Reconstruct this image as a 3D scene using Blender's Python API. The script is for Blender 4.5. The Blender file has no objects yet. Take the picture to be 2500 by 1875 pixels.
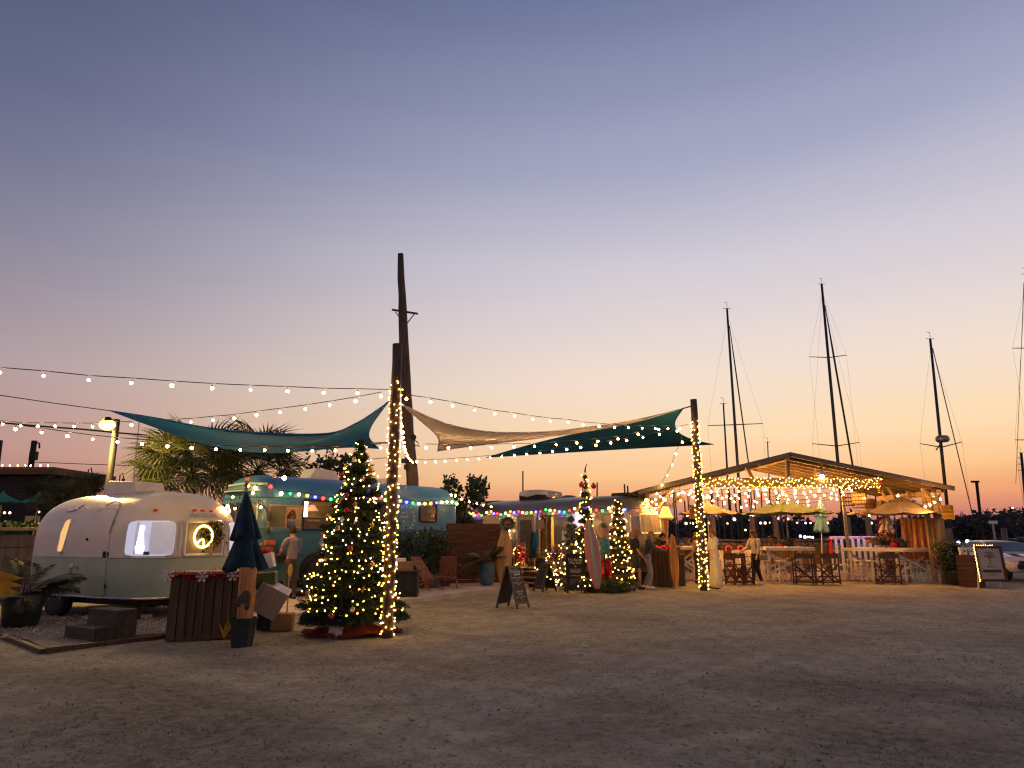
import bpy, math, random
from mathutils import Vector, Matrix, noise
V = Vector
R = random.Random(7)
sc = bpy.context.scene
COL = sc.collection
PI = math.pi
rad = math.radians

# ------------------------------------------------------------------ camera
CAMZ, PITCH, FPX = 1.5, rad(12.6), 1666.67
cd = bpy.data.cameras.new('camera'); cam = bpy.data.objects.new('camera', cd); COL.objects.link(cam)
cd.sensor_width = 36; cd.lens = 24; cd.clip_start = .05; cd.clip_end = 3000
cam.location = (0, 0, CAMZ); cam.rotation_euler = (PI/2 + PITCH, 0, 0)
sc.camera = cam

# ------------------------------------------------------------------ world: dusk sky
def lin(c):
    return tuple((x/255/12.92 if x/255 <= .04045 else ((x/255+.055)/1.055)**2.4) for x in c) + (1,)
w = bpy.data.worlds.new('World'); sc.world = w; w.use_nodes = True
nt = w.node_tree; N = nt.nodes; LK = nt.links; N.clear()
def ramp(stops):
    n = N.new('ShaderNodeValToRGB'); e = n.color_ramp.elements
    while len(e) > 1: e.remove(e[-1])
    e[0].position = stops[0][0]; e[0].color = lin(stops[0][1])
    for p, c in stops[1:]:
        k = e.new(p); k.color = lin(c)
    return n
tc = N.new('ShaderNodeTexCoord'); sep = N.new('ShaderNodeSeparateXYZ'); LK.new(tc.outputs['Generated'], sep.inputs[0])
nrm = N.new('ShaderNodeVectorMath'); nrm.operation = 'MULTIPLY'; nrm.inputs[1].default_value = (1, 1, 0); LK.new(tc.outputs['Generated'], nrm.inputs[0])
nr2 = N.new('ShaderNodeVectorMath'); nr2.operation = 'NORMALIZE'; LK.new(nrm.outputs[0], nr2.inputs[0])
dt = N.new('ShaderNodeVectorMath'); dt.operation = 'DOT_PRODUCT'; LK.new(nr2.outputs[0], dt.inputs[0])
dt.inputs[1].default_value = (math.sin(rad(34)), math.cos(rad(34)), 0)
mr = N.new('ShaderNodeMapRange'); mr.interpolation_type = 'SMOOTHSTEP'
mr.inputs['From Min'].default_value = .2; mr.inputs['From Max'].default_value = 1.0; LK.new(dt.outputs['Value'], mr.inputs['Value'])
SUN = ramp([(0, (196,122,108)), (.030, (205,128,112)), (.052, (242,164,116)), (.085, (255,200,142)), (.14, (255,221,178)), (.22, (245,224,206)), (.28, (232,217,213)), (.37, (212,205,215)), (.5, (166,169,196)), (.67, (112,121,158)), (1, (62,74,116))])
AWAY = ramp([(0, (150,106,106)), (.05, (172,122,118)), (.1, (188,144,138)), (.2, (176,156,160)), (.35, (132,130,152)), (.5, (100,105,136)), (.67, (70,78,110)), (1, (48,57,92))])
hz = N.new('ShaderNodeTexNoise'); hz.inputs['Scale'].default_value = 2.2; hz.inputs['Detail'].default_value = 4     # faint uneven haze bands
hm = N.new('ShaderNodeMapping'); hm.inputs['Scale'].default_value = (1, 1, 9); LK.new(tc.outputs['Generated'], hm.inputs[0]); LK.new(hm.outputs[0], hz.inputs[0])
ha = N.new('ShaderNodeMath'); ha.operation = 'MULTIPLY_ADD'; ha.inputs[1].default_value = .030; ha.inputs[2].default_value = -.015; LK.new(hz.outputs['Fac'], ha.inputs[0])
hs = N.new('ShaderNodeMath'); hs.operation = 'ADD'; LK.new(sep.outputs['Z'], hs.inputs[0]); LK.new(ha.outputs[0], hs.inputs[1])
for r_ in (SUN, AWAY): LK.new(hs.outputs[0], r_.inputs[0])
mx = N.new('ShaderNodeMix'); mx.data_type = 'RGBA'
LK.new(mr.outputs[0], mx.inputs[0]); LK.new(AWAY.outputs[0], mx.inputs[6]); LK.new(SUN.outputs[0], mx.inputs[7])
bg = N.new('ShaderNodeBackground'); bg.inputs[1].default_value = 1.0
LK.new(mx.outputs[2], bg.inputs[0]); ow = N.new('ShaderNodeOutputWorld'); LK.new(bg.outputs[0], ow.inputs[0])

sc.view_settings.view_transform = 'Standard'; sc.view_settings.look = 'None'
sc.view_settings.exposure = 0; sc.view_settings.gamma = 1; sc.view_settings.use_curve_mapping = False
sc.cycles.use_denoising = True; sc.cycles.sample_clamp_indirect = 3; sc.cycles.max_bounces = 6
sc.cycles.transparent_max_bounces = 8; sc.cycles.filter_width = 1.25
sc.cycles.use_fast_gi = False

# ------------------------------------------------------------------ picture <-> place
cp, sp_ = math.cos(PITCH), math.sin(PITCH)
def ray(px, py):
    u, v = (px-1250)/FPX, (937.5-py)/FPX
    return V((u, cp - v*sp_, v*cp + sp_))
def at(px, py, Y):
    d = ray(px, py); t = Y/d.y
    return V((d.x*t, Y, CAMZ + d.z*t))
def gp(px, py, z=0.):
    d = ray(px, py); t = (z-CAMZ)/d.z
    return V((d.x*t, d.y*t, z))

# ------------------------------------------------------------------ materials
def mat(name, col, rough=.6, metal=0., var=.18, scale=6., bump=0., bscale=30., stretch=(1,1,1), emit=None, es=0., coat=0., spec=.4, trans=0., col2=None, tl=0.):
    m = bpy.data.materials.new(name); m.use_nodes = True
    n = m.node_tree.nodes; l = m.node_tree.links; p = n['Principled BSDF']
    p.inputs['Roughness'].default_value = rough; p.inputs['Metallic'].default_value = metal
    p.inputs['Specular IOR Level'].default_value = spec; p.inputs['Coat Weight'].default_value = coat
    p.inputs['Transmission Weight'].default_value = trans
    t = n.new('ShaderNodeTexCoord'); mp = n.new('ShaderNodeMapping'); mp.inputs['Scale'].default_value = stretch
    l.new(t.outputs['Object'], mp.inputs[0])
    if var > 0 or col2:
        nz = n.new('ShaderNodeTexNoise'); nz.inputs['Scale'].default_value = scale; nz.inputs['Detail'].default_value = 5; nz.inputs['Roughness'].default_value = .6
        l.new(mp.outputs[0], nz.inputs[0])
        cr = n.new('ShaderNodeValToRGB'); e = cr.color_ramp.elements
        a = tuple(c*(1-var) for c in col); b = col2 if col2 else tuple(min(1, c*(1+var)) for c in col)
        e[0].position = .33; e[0].color = a+(1,); e[1].position = .67; e[1].color = tuple(b)+(1,)
        l.new(nz.outputs['Fac'], cr.inputs[0]); l.new(cr.outputs[0], p.inputs['Base Color'])
    else:
        p.inputs['Base Color'].default_value = tuple(col)+(1,)
    if bump > 0:
        nb = n.new('ShaderNodeTexNoise'); nb.inputs['Scale'].default_value = bscale; nb.inputs['Detail'].default_value = 4
        l.new(mp.outputs[0], nb.inputs[0])
        bn = n.new('ShaderNodeBump'); bn.inputs['Strength'].default_value = bump; bn.inputs['Distance'].default_value = .02
        l.new(nb.outputs['Fac'], bn.inputs['Height']); l.new(bn.outputs[0], p.inputs['Normal'])
    if emit:
        p.inputs['Emission Color'].default_value = tuple(emit)+(1,); p.inputs['Emission Strength'].default_value = es
    if tl > 0:
        o = n['Material Output']; ts = n.new('ShaderNodeBsdfTranslucent'); ts.inputs[0].default_value = tuple(col)+(1,)
        ms = n.new('ShaderNodeMixShader'); ms.inputs[0].default_value = tl
        l.new(p.outputs[0], ms.inputs[1]); l.new(ts.outputs[0], ms.inputs[2]); l.new(ms.outputs[0], o.inputs[0])
    return m
def glow(name, core, rim, s):                                     # a lit frosted bulb: hot middle, deeper colour at the rim
    m = bpy.data.materials.new(name); m.use_nodes = True
    n = m.node_tree.nodes; l = m.node_tree.links; n.clear()
    lw = n.new('ShaderNodeLayerWeight'); lw.inputs[0].default_value = .4
    x = n.new('ShaderNodeMix'); x.data_type = 'RGBA'; x.inputs[6].default_value = core+(1,); x.inputs[7].default_value = rim+(1,)
    e = n.new('ShaderNodeEmission'); e.inputs[1].default_value = s; o = n.new('ShaderNodeOutputMaterial')
    l.new(lw.outputs['Facing'], x.inputs[0]); l.new(x.outputs[2], e.inputs[0]); l.new(e.outputs[0], o.inputs[0])
    return m
def wood(name, col, axis='z', **k):
    st = {'x': (.12, 2, 2), 'y': (2, .12, 2), 'z': (2, 2, .12)}[axis]
    k.setdefault('rough', .7); k.setdefault('var', .4); k.setdefault('bump', .25)
    return mat(name, col, scale=9, stretch=st, bscale=14, **k)

# ------------------------------------------------------------------ mesh building
class MB:
    def __init__(s): s.v = []; s.f = []; s.m = []; s.mi = 0
    def add(s, vs, fs):
        o = len(s.v); s.v += [tuple(v) for v in vs]
        for f in fs: s.f.append(tuple(i+o for i in f)); s.m.append(s.mi)
        return s
    def box(s, c, d, rot=None):
        h = [x/2 for x in d]; c = V(c)
        vs = [V((x*h[0], y*h[1], z*h[2])) for z in (-1, 1) for y in (-1, 1) for x in (-1, 1)]
        if rot is not None:
            M = rot if isinstance(rot, Matrix) else Matrix.Rotation(rot, 3, 'Z')
            vs = [M @ v for v in vs]
        return s.add([v+c for v in vs], [(0,2,3,1), (4,5,7,6), (0,1,5,4), (2,6,7,3), (0,4,6,2), (1,3,7,5)])
    def beam(s, a, b, wd, ht, up=(0,0,1)):
        a, b = V(a), V(b); d = (b-a); L = d.length; d.normalize(); up = V(up)
        sd = d.cross(up)
        if sd.length < 1e-4: sd = d.cross(V((0,1,0)))
        sd.normalize(); u = sd.cross(d)
        M = Matrix((d, sd, u)).transposed()
        return s.box((a+b)/2, (L, wd, ht), M)
    def tube(s, pts, r, n=6, closed=False, cap=True):
        P = [V(p) for p in pts]; k = len(P); rs = r if isinstance(r, (list, tuple)) else [r]*k
        vs = []; ref = None
        for i in range(k):
            if closed: d = P[(i+1) % k]-P[i-1]
            else: d = P[min(i+1, k-1)]-P[max(i-1, 0)]
            if d.length < 1e-9: d = V((0,0,1))
            d.normalize()
            if ref is None: ref = V((0,0,1)) if abs(d.z) < .9 else V((1,0,0))
            a = d.cross(ref); 
            if a.length < 1e-3: a = d.orthogonal()
            a.normalize(); b = a.cross(d); ref = b
            for j in range(n):
                t = 2*PI*j/n; vs.append(P[i]+rs[i]*(math.cos(t)*a+math.sin(t)*b))
        fs = []
        for i in range(k if closed else k-1):
            for j in range(n):
                A = i*n; B = ((i+1) % k)*n
                fs.append((A+j, A+(j+1) % n, B+(j+1) % n, B+j))
        if cap and not closed: fs += [tuple(range(n))[::-1], tuple((k-1)*n+j for j in range(n))]
        return s.add(vs, fs)
    def lathe(s, prof, n=16, c=(0,0,0), M=None, wob=None):
        vs = []
        for i, (r, z) in enumerate(prof):
            for j in range(n):
                t = 2*PI*j/n; q = r*(wob(t, z) if wob else 1)
                vs.append(V((q*math.cos(t), q*math.sin(t), z)))
        if M is not None: vs = [M @ v for v in vs]
        fs = [(i*n+j, i*n+(j+1) % n, (i+1)*n+(j+1) % n, (i+1)*n+j) for i in range(len(prof)-1) for j in range(n)]
        fs += [tuple(range(n))[::-1], tuple((len(prof)-1)*n+j for j in range(n))]
        return s.add([v+V(c) for v in vs], fs)
    def ball(s, c, r, nu=10, nv=6, M=None):
        rr = r if isinstance(r, (tuple, list)) else (r, r, r); vs = []
        for i in range(nv+1):
            p = PI*i/nv
            for j in range(nu):
                t = 2*PI*j/nu; q = V((rr[0]*math.sin(p)*math.cos(t), rr[1]*math.sin(p)*math.sin(t), rr[2]*math.cos(p)))
                vs.append((M @ q if M is not None else q)+V(c))
        return s.add(vs, [(i*nu+j, (i+1)*nu+j, (i+1)*nu+(j+1) % nu, i*nu+(j+1) % nu) for i in range(nv) for j in range(nu)])
    def grid(s, fn, nu, nv, cu=False):
        vs = [fn(i/nu, j/nv) for j in range(nv+1) for i in range(nu if cu else nu+1)]
        wd = nu if cu else nu+1
        return s.add(vs, [(j*wd+i, j*wd+(i+1) % wd, (j+1)*wd+(i+1) % wd, (j+1)*wd+i) for j in range(nv) for i in range(nu)])
    def sheet(s, fn, nu, nv, th):                                   # a curved cloth with real thickness
        P = [[V(fn(i/nu, j/nv)) for i in range(nu+1)] for j in range(nv+1)]
        vs = []; W = nu+1
        for k in (0, 1):
            for j in range(nv+1):
                for i in range(W):
                    a = P[j][min(i+1, nu)]-P[j][max(i-1, 0)]; b = P[min(j+1, nv)][i]-P[max(j-1, 0)][i]
                    nn = a.cross(b); nn = nn.normalized() if nn.length > 1e-9 else V((0,0,1))
                    vs.append(P[j][i]+nn*(th/2 if k == 0 else -th/2))
        o = W*(nv+1); fs = []
        for j in range(nv):
            for i in range(nu):
                q = (j*W+i, j*W+i+1, (j+1)*W+i+1, (j+1)*W+i); fs += [q, tuple(x+o for x in q[::-1])]
        ed = [i for i in range(W)]+[j*W+nu for j in range(1, nv+1)]+[nv*W+i for i in range(nu-1, -1, -1)]+[j*W for j in range(nv-1, 0, -1)]
        for i in range(len(ed)):
            a, b = ed[i], ed[(i+1) % len(ed)]; fs.append((b, a, a+o, b+o))
        return s.add(vs, fs)
    def prism(s, poly, h, M=None):                                  # polygon in xy, thickness h along z
        n = len(poly); vs = [V((p[0], p[1], z)) for z in (-h/2, h/2) for p in poly]
        if M is not None: vs = [M @ v for v in vs]
        return s.add(vs, [tuple(range(n))[::-1], tuple(range(n, 2*n))]+[(i, (i+1) % n, n+(i+1) % n, n+i) for i in range(n)])
    def mesh(s, name, mats, smooth=False):
        me = bpy.data.meshes.new(name); me.from_pydata(s.v, [], s.f); me.validate(clean_customdata=False)
        mats = mats if isinstance(mats, (list, tuple)) else [mats]
        for m in mats: me.materials.append(m)
        if len(mats) > 1 and len(me.polygons) == len(s.m): me.polygons.foreach_set('material_index', s.m)
        if smooth: me.polygons.foreach_set('use_smooth', [True]*len(me.polygons))
        me.update(); return me
    def build(s, name, mats, parent=None, smooth=False, loc=None, bevel=0.):
        o = obj(name, s.mesh(name, mats, smooth), parent)
        if loc is not None: o.location = loc
        if bevel:
            b = o.modifiers.new('bevel', 'BEVEL'); b.width = bevel; b.segments = 2; b.limit_method = 'ANGLE'
        return o
def obj(name, data, parent=None, loc=None):
    o = bpy.data.objects.new(name, data); COL.objects.link(o)
    if parent is not None: o.parent = parent
    if loc is not None: o.location = loc
    return o
def tag(o, label, cat, group=None, kind=None):
    if label: o['label'] = label
    if cat: o['category'] = cat
    if group: o['group'] = group
    if kind: o['kind'] = kind
    return o
def thing(name, label, cat, loc=(0,0,0), rz=0., group=None):
    o = obj(name, None); o.location = loc; o.rotation_euler = (0, 0, rz); o.empty_display_size = .2
    return tag(o, label, cat, group)
def dup(root, loc, rz=0., label=None, group=None, scale=None):
    def cpy(o, par):
        c = o.copy(); COL.objects.link(c); c.parent = par
        for ch in [x for x in o.children]: cpy(ch, c)
        return c
    r = cpy(root, None); r.location = loc; r.rotation_euler = (0, 0, rz)
    if label: r['label'] = label
    if group: r['group'] = group
    if scale: r.scale = (scale,)*3
    return r
def text(body, size, M, m, parent=None, name='lettering', ext=.002, sp=1.0):
    c = bpy.data.curves.new(name, 'FONT'); c.body = body; c.size = size; c.align_x = 'CENTER'; c.align_y = 'CENTER'; c.extrude = ext; c.space_character = sp
    c.materials.append(m); c.resolution_u = 2
    tmp = bpy.data.objects.new('tmp', c); me = bpy.data.meshes.new_from_object(tmp); bpy.data.objects.remove(tmp); bpy.data.curves.remove(c)
    me.materials.clear(); me.materials.append(m); me.name = name
    o = obj(name, me, parent); o.matrix_local = M; return o
def TM(loc, rx=PI/2, ry=0., rz=0.):
    return Matrix.Translation(V(loc)) @ Matrix.Rotation(rz, 4, 'Z') @ Matrix.Rotation(rx, 4, 'X') @ Matrix.Rotation(ry, 4, 'Y')
def E3(rx, ry, rz):
    return (Matrix.Rotation(rz, 3, 'Z') @ Matrix.Rotation(ry, 3, 'Y') @ Matrix.Rotation(rx, 3, 'X'))

# ------------------------------------------------------------------ material library
WARM, RIMW = (1, .60, .20), (1, .34, .04)
m_bulb = glow('bulb_warm', WARM, RIMW, 150)
m_bulbf = glow('bulb_warm_far', WARM, RIMW, 130)
m_bulbp = glow('bulb_warm_pavilion', (1, .47, .11), (1, .28, .02), 560)
m_mini = glow('mini_warm', (1, .56, .10), (1, .38, .03), 44)
m_dim = glow('mini_far', (1, .72, .4), (1, .5, .2), 8)
m_red_b = glow('bulb_red', (1, .05, .03), (1, .01, .01), 6)
m_green_b = glow('bulb_green', (.06, 1, .20), (.01, .8, .08), 4.5)
m_blue_b = glow('bulb_blue', (.10, .13, 1), (.02, .03, 1), 9)
m_amber_b = glow('bulb_amber', (1, .30, .03), (1, .16, .005), 7)
m_white_b = glow('bulb_white', (1, .66, .3), (1, .45, .1), 14)
m_cool = glow('cool_lamp', (.78, .84, 1), (.5, .6, 1), 9)
m_neon = glow('neon_yellow', (1, .75, .22), (1, .5, .05), 9)
m_violet = glow('violet_strip', (.55, .3, 1), (.4, .2, 1), 9)
m_street = glow('street_lamp_glass', (1, .76, .16), (1, .5, .03), 12)
m_palmd = mat('shaded_palm_frond', (.028, .032, .016), .6, var=.4, scale=2)  # darker copy of the palm frond, shade put into its colour for silhouettes
m_cord = mat('cord_black', (.02, .02, .02), .6, var=0)
m_dark = mat('dark_rubber', (.018, .018, .018), .7, var=.2)
m_black = mat('black_paint', (.02, .02, .021), .55, var=.25)
m_metal = mat('brushed_metal', (.6, .6, .58), .3, 1., var=.1)
m_gmetal = mat('galvanised_metal', (.35, .35, .34), .45, .9, var=.2)
m_alu = mat('polished_aluminium', (.30, .265, .215), .36, .6, var=.06, scale=2, bump=.06, bscale=3)
m_cream = mat('cream_paint', (.70, .665, .61), .35, var=.06, scale=2.5, coat=.2, bump=.03, bscale=3)
m_sage = mat('sage_paint', (.37, .46, .37), .4, var=.09, scale=2.5, coat=.15, bump=.03, bscale=3)
m_white = mat('white_paint', (.72, .71, .68), .5, var=.08)
m_offw = mat('off_white_plastic', (.62, .6, .55), .5, var=.08)
m_busblue = mat('bus_blue_paint', (.050, .185, .32), .42, var=.10, scale=2.5, coat=.08, bump=.03, bscale=3)
m_buslow = mat('bus_teal_paint', (.038, .14, .23), .38, var=.1, scale=3, coat=.2)
m_trimg = mat('pale_green_trim', (.46, .58, .42), .35, var=.06)
m_redlens = mat('red_lens', (.45, .03, .02), .25, var=.05, emit=(1, .05, .02), es=.12)
m_glassd = mat('dark_window_glass', (.02, .022, .025), .14, var=0, spec=.7)
m_warmwin = mat('warm_lit_interior', (.25, .15, .07), .6, var=.5, scale=4, emit=(1, .56, .2), es=.9)
m_softwin = mat('soft_lit_curtain', (.3, .2, .1), .7, var=.5, scale=9, stretch=(1, 1, .2), emit=(1, .58, .24), es=.12)
m_dimwin = mat('dim_lit_interior', (.10, .06, .03), .5, var=.6, scale=4, emit=(.9, .5, .2), es=.10)
m_coolwin = mat('cool_lit_interior', (.5, .5, .55), .6, var=.1, emit=(.72, .74, 1), es=.55)
m_pole = wood('old_pole_wood', (.085, .06, .042), 'z', var=.45)
m_pile = wood('weathered_timber', (.16, .12, .09), 'z')
m_plank = wood('dark_plank', (.092, .052, .025), 'z', var=.45)
m_plankx = wood('cedar_plank', (.085, .034, .017), 'x', var=.4)
m_deck = wood('deck_board', (.30, .20, .13), 'x', var=.3)
m_tan = wood('tan_timber', (.34, .23, .14), 'x', var=.25)
m_brown = wood('brown_chair_wood', (.085, .042, .022), 'z', var=.4)
m_gold = wood('golden_log', (.48, .21, .06), 'z', var=.45)
m_whitew = wood('white_painted_wood', (.72, .66, .55), 'x', var=.12, bump=.12)
m_teal = mat('teal_sail_cloth', (.007, .215, .52), .85, var=.12, scale=1.2, bump=.1, bscale=160, tl=.4)
m_teal2 = mat('muted_teal_sail_cloth', (.020, .195, .36), .85, var=.12, scale=1.2, bump=.1, bscale=160, tl=.25)
m_beige = mat('beige_sail_cloth', (.86, .78, .74), .9, var=.05, scale=1.2, bump=.1, bscale=160, tl=.30)
m_navy = mat('navy_umbrella_cloth', (.012, .040, .058), .9, var=.25, bump=.25, bscale=120)
m_ucream = mat('cream_umbrella_cloth', (.31, .25, .19), .9, var=.08, bump=.1, bscale=120, tl=.2)
m_ugreen = mat('sage_umbrella_cloth', (.10, .128, .07), .9, var=.1, bump=.1, bscale=120, tl=.2)
m_uteal = mat('green_umbrella_cloth', (.02, .14, .11), .9, var=.1, bump=.1, bscale=120)
m_ublue = mat('pale_blue_umbrella_cloth', (.10, .25, .44), .9, var=.1, bump=.2, bscale=100)
m_uwhite = mat('white_umbrella_cloth', (.62, .58, .57), .9, var=.1, bump=.2, bscale=100)
m_needle = mat('fir_needles', (.014, .034, .014), .7, var=.5, scale=2)
m_needle2 = mat('flocked_needles', (.03, .05, .045), .8, var=.5, scale=3, col2=(.18, .2, .2))
m_leaf = mat('shrub_leaf', (.032, .055, .014), .55, var=.5, scale=2)
m_palm = mat('palm_frond', (.065, .080, .02), .5, var=.4, scale=2)
m_fart = mat('hazed_foliage', (.060, .058, .047), .9, var=.5, scale=.15)  # lifted to grey brown: distance haze put into the leaf colour
m_bark = wood('bark', (.08, .055, .04), 'z', var=.5, bump=.6)
m_yleaf = mat('yellow_leaf', (.5, .27, .02), .5, var=.3)
m_bluepot = mat('blue_glazed_pot', (.05, .13, .19), .3, var=.25, coat=.3)
m_dkpot = mat('dark_green_pot', (.018, .026, .022), .5, var=.3)
m_redtin = mat('red_tinsel', (.45, .012, .02), .25, var=.5, scale=20, metal=.4)
m_burlap = mat('burlap_curtain', (.78, .36, .11), .95, var=.2, scale=10, bump=.5, bscale=220, tl=.25)
m_kraft = mat('brown_cardboard', (.30, .17, .09), .8, var=.12)
m_skin = mat('skin', (.45, .25, .17), .5, var=.08)
m_yel = mat('yellow_sign_paint', (.34, .21, .008), .5, var=.12)
m_conc = mat('path_concrete', (.55, .46, .36), .9, var=.14, scale=1.6, bump=.3, bscale=40)
m_chalkb = mat('chalkboard', (.022, .024, .024), .7, var=.3)
m_chalk = mat('chalk_lettering', (.62, .6, .56), .9, var=.1)
m_print = mat('dark_print', (.09, .05, .04), .8, var=.1)
# ------------------------------------------------------------------ ground, water, far shore
def sst(a, b, x):
    t = max(0, min(1, (x-a)/(b-a))); return t*t*(3-2*t)
def gz(x, y):
    near = 1-sst(30, 40, max(abs(x), y))
    h = (noise.noise(V((x*.35, y*.35, 0)))*.03 + noise.noise(V((x*1.3, y*1.3, 4)))*.014 + noise.noise(V((x*4, y*4, 9)))*.009)*near
    h -= .012*near
    # shallow tyre ruts curving through the foreground
    for k in (0, 1.55):
        xr = -5.2+k + (y-3)*-.42 + .05*(y-6)**2*.4
        h -= .035*math.exp(-((x-xr)/.22)**2)*near*(1-sst(7, 10, y))
    hb = sst(33.5, 36, y-.0*x)*sst(1.0, 5.0, x)*(1-sst(150, 165, y))   # harbour basin
    h -= 2.6*hb
    h += sst(158, 230, y)*3.0
    return h
def axis(lo, hi, st, far):
    a = []; x = lo
    while x <= hi+1e-6: a.append(x); x += st
    g = st; y = hi
    while y < far: g *= 1.35; y += g; a.append(y)
    g = st; y = lo
    while y > -far: g *= 1.35; y -= g; a.insert(0, y)
    return a
xs, ys = axis(-13, 17, .13, 1500), axis(2.5, 26, .12, 1500)
g = MB(); nx = len(xs)
g.v = [(x, y, gz(x, y)) for y in ys for x in xs]
g.f = [(j*nx+i, j*nx+i+1, (j+1)*nx+i+1, (j+1)*nx+i) for j in range(len(ys)-1) for i in range(nx-1)]
g.m = [0]*len(g.f)
m_ground = bpy.data.materials.new('sandy_gravel'); m_ground.use_nodes = True
def _():
    n = m_ground.node_tree.nodes; l = m_ground.node_tree.links; p = n['Principled BSDF']; p.inputs['Roughness'].default_value = .95; p.inputs['Specular IOR Level'].default_value = .15
    t = n.new('ShaderNodeTexCoord')
    def nz(s, d, r=.6, st=None):
        k = n.new('ShaderNodeTexNoise'); k.inputs['Scale'].default_value = s; k.inputs['Detail'].default_value = d; k.inputs['Roughness'].default_value = r
        if st:
            mp = n.new('ShaderNodeMapping'); mp.inputs['Scale'].default_value = st; mp.inputs['Rotation'].default_value = (0, 0, .35); l.new(t.outputs['Object'], mp.inputs[0]); l.new(mp.outputs[0], k.inputs[0])
        else: l.new(t.outputs['Object'], k.inputs[0])
        return k
    def cr(src, stops):
        k = n.new('ShaderNodeValToRGB'); e = k.color_ramp.elements
        e[0].position, e[0].color = stops[0][0], stops[0][1]+(1,); e[1].position, e[1].color = stops[1][0], stops[1][1]+(1,)
        for q, c in stops[2:]:
            z = e.new(q); z.color = c+(1,)
        l.new(src.outputs['Fac'], k.inputs[0]); return k
    def mix(f, a, b, mode='MIX'):
        k = n.new('ShaderNodeMix'); k.data_type = 'RGBA'; k.blend_type = mode
        if isinstance(f, float): k.inputs[0].default_value = f
        else: l.new(f.outputs[0], k.inputs[0])
        l.new(a.outputs[2] if a.type == 'MIX' else a.outputs[0], k.inputs[6]); l.new(b.outputs[2] if b.type == 'MIX' else b.outputs[0], k.inputs[7]); return k
    sand = cr(nz(3.2, 10, .8), [(.32, (.27, .252, .180)), (.68, (.60, .55, .405))])
    dark = cr(nz(7, 10, .82), [(.35, (.092, .085, .060)), (.66, (.43, .375, .265))])
    patch = cr(nz(.42, 9, .74), [(.45, (0, 0, 0)), (.63, (1, 1, 1))])
    wa = n.new('ShaderNodeAttribute'); wa.attribute_name = 'wear'
    fm = n.new('ShaderNodeMath'); fm.operation = 'MULTIPLY_ADD'; fm.inputs[1].default_value = .10; l.new(wa.outputs['Fac'], fm.inputs[0]); l.new(nz(.42, 9, .74).outputs['Fac'], fm.inputs[2])
    for k_ in list(patch.inputs[0].links): l.remove(k_)
    l.new(fm.outputs[0], patch.inputs[0])
    a = mix(patch, sand, dark)
    worn = cr(nz(1.5, 10, .8), [(.46, (0, 0, 0)), (.66, (.7, .7, .7))])
    dark2 = cr(nz(11, 8, .8), [(.35, (.14, .125, .088)), (.68, (.52, .45, .32))])
    b = mix(worn, a, dark2)
    speck = cr(nz(15, 8, .88), [(.53, (0, 0, 0)), (.64, (.85, .85, .85))])
    dk = n.new('ShaderNodeRGB'); dk.outputs[0].default_value = (.05, .042, .03, 1)
    c = mix(speck, b, dk)
    sp2 = cr(nz(34, 5, .85), [(.60, (0, 0, 0)), (.7, (.75, .75, .75))])
    lt = n.new('ShaderNodeRGB'); lt.outputs[0].default_value = (.80, .69, .52, 1)
    d = mix(sp2, c, lt)
    l.new(d.outputs[2], p.inputs['Base Color'])
    bn = n.new('ShaderNodeBump'); bn.inputs['Strength'].default_value = .9; bn.inputs['Distance'].default_value = .03
    l.new(nz(22, 8, .75).outputs['Fac'], bn.inputs['Height']); l.new(bn.outputs[0], p.inputs['Normal'])
_()
go = g.build('ground', m_ground, None, True); go['kind'] = 'structure'
# worn wheel lines (pale, -) and damp dark turf lines (+) as a per-point wear value
def pl(seq): return [gp(*p) for p in seq]
WEAR = [(pl([(-300, 1625), (60, 1640), (300, 1662), (520, 1705), (720, 1775), (880, 1870)]), .42, 1.0), (pl([(-300, 1780), (100, 1760), (350, 1775), (560, 1830), (640, 1880)]), .50, .7),
        (pl([(-200, 1690), (200, 1705), (450, 1740), (640, 1810), (760, 1890)]), .28, .6),
        (pl([(150, 1600), (480, 1640), (760, 1700), (1000, 1790), (1150, 1880)]), .40, -.9), (pl([(700, 1650), (1200, 1690), (1800, 1650), (2300, 1560), (2600, 1500)]), .55, -.7), (pl([(1000, 1560), (1500, 1540), (2000, 1530), (2500, 1480)]), 1.0, -.45),
        (pl([(1550, 1700), (1900, 1660), (2300, 1690), (2600, 1760)]), .55, .8), (pl([(1350, 1800), (1750, 1760), (2200, 1800), (2600, 1860)]), .55, .7), (pl([(1000, 1620), (1300, 1640), (1600, 1610)]), .5, .5), (pl([(2340, 1440), (2380, 1475), (2520, 1520)]), .5, .5), (pl([(820, 1590), (1150, 1600)]), .6, -.4)]
def segd(x, y, a, b):
    dx, dy = b.x-a.x, b.y-a.y; t = max(0, min(1, ((x-a.x)*dx+(y-a.y)*dy)/(dx*dx+dy*dy))); return math.hypot(x-a.x-t*dx, y-a.y-t*dy)
at_ = go.data.attributes.new('wear', 'FLOAT', 'POINT'); vals = [0.]*len(g.v)
for i, (x, y, z) in enumerate(g.v):
    if 2 < y < 28 and -14 < x < 18:
        v = 0; wob = .22*noise.noise(V((x*.9, y*.9, 7)))
        for P_, w_, s in WEAR:
            d = min(segd(x, y, P_[k], P_[k+1]) for k in range(len(P_)-1))+wob
            if d < w_*2.5: v += s*math.exp(-(max(0, d)/w_)**2)
        vals[i] = max(-1, min(1, v))
at_.data.foreach_set('value', vals)

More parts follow.
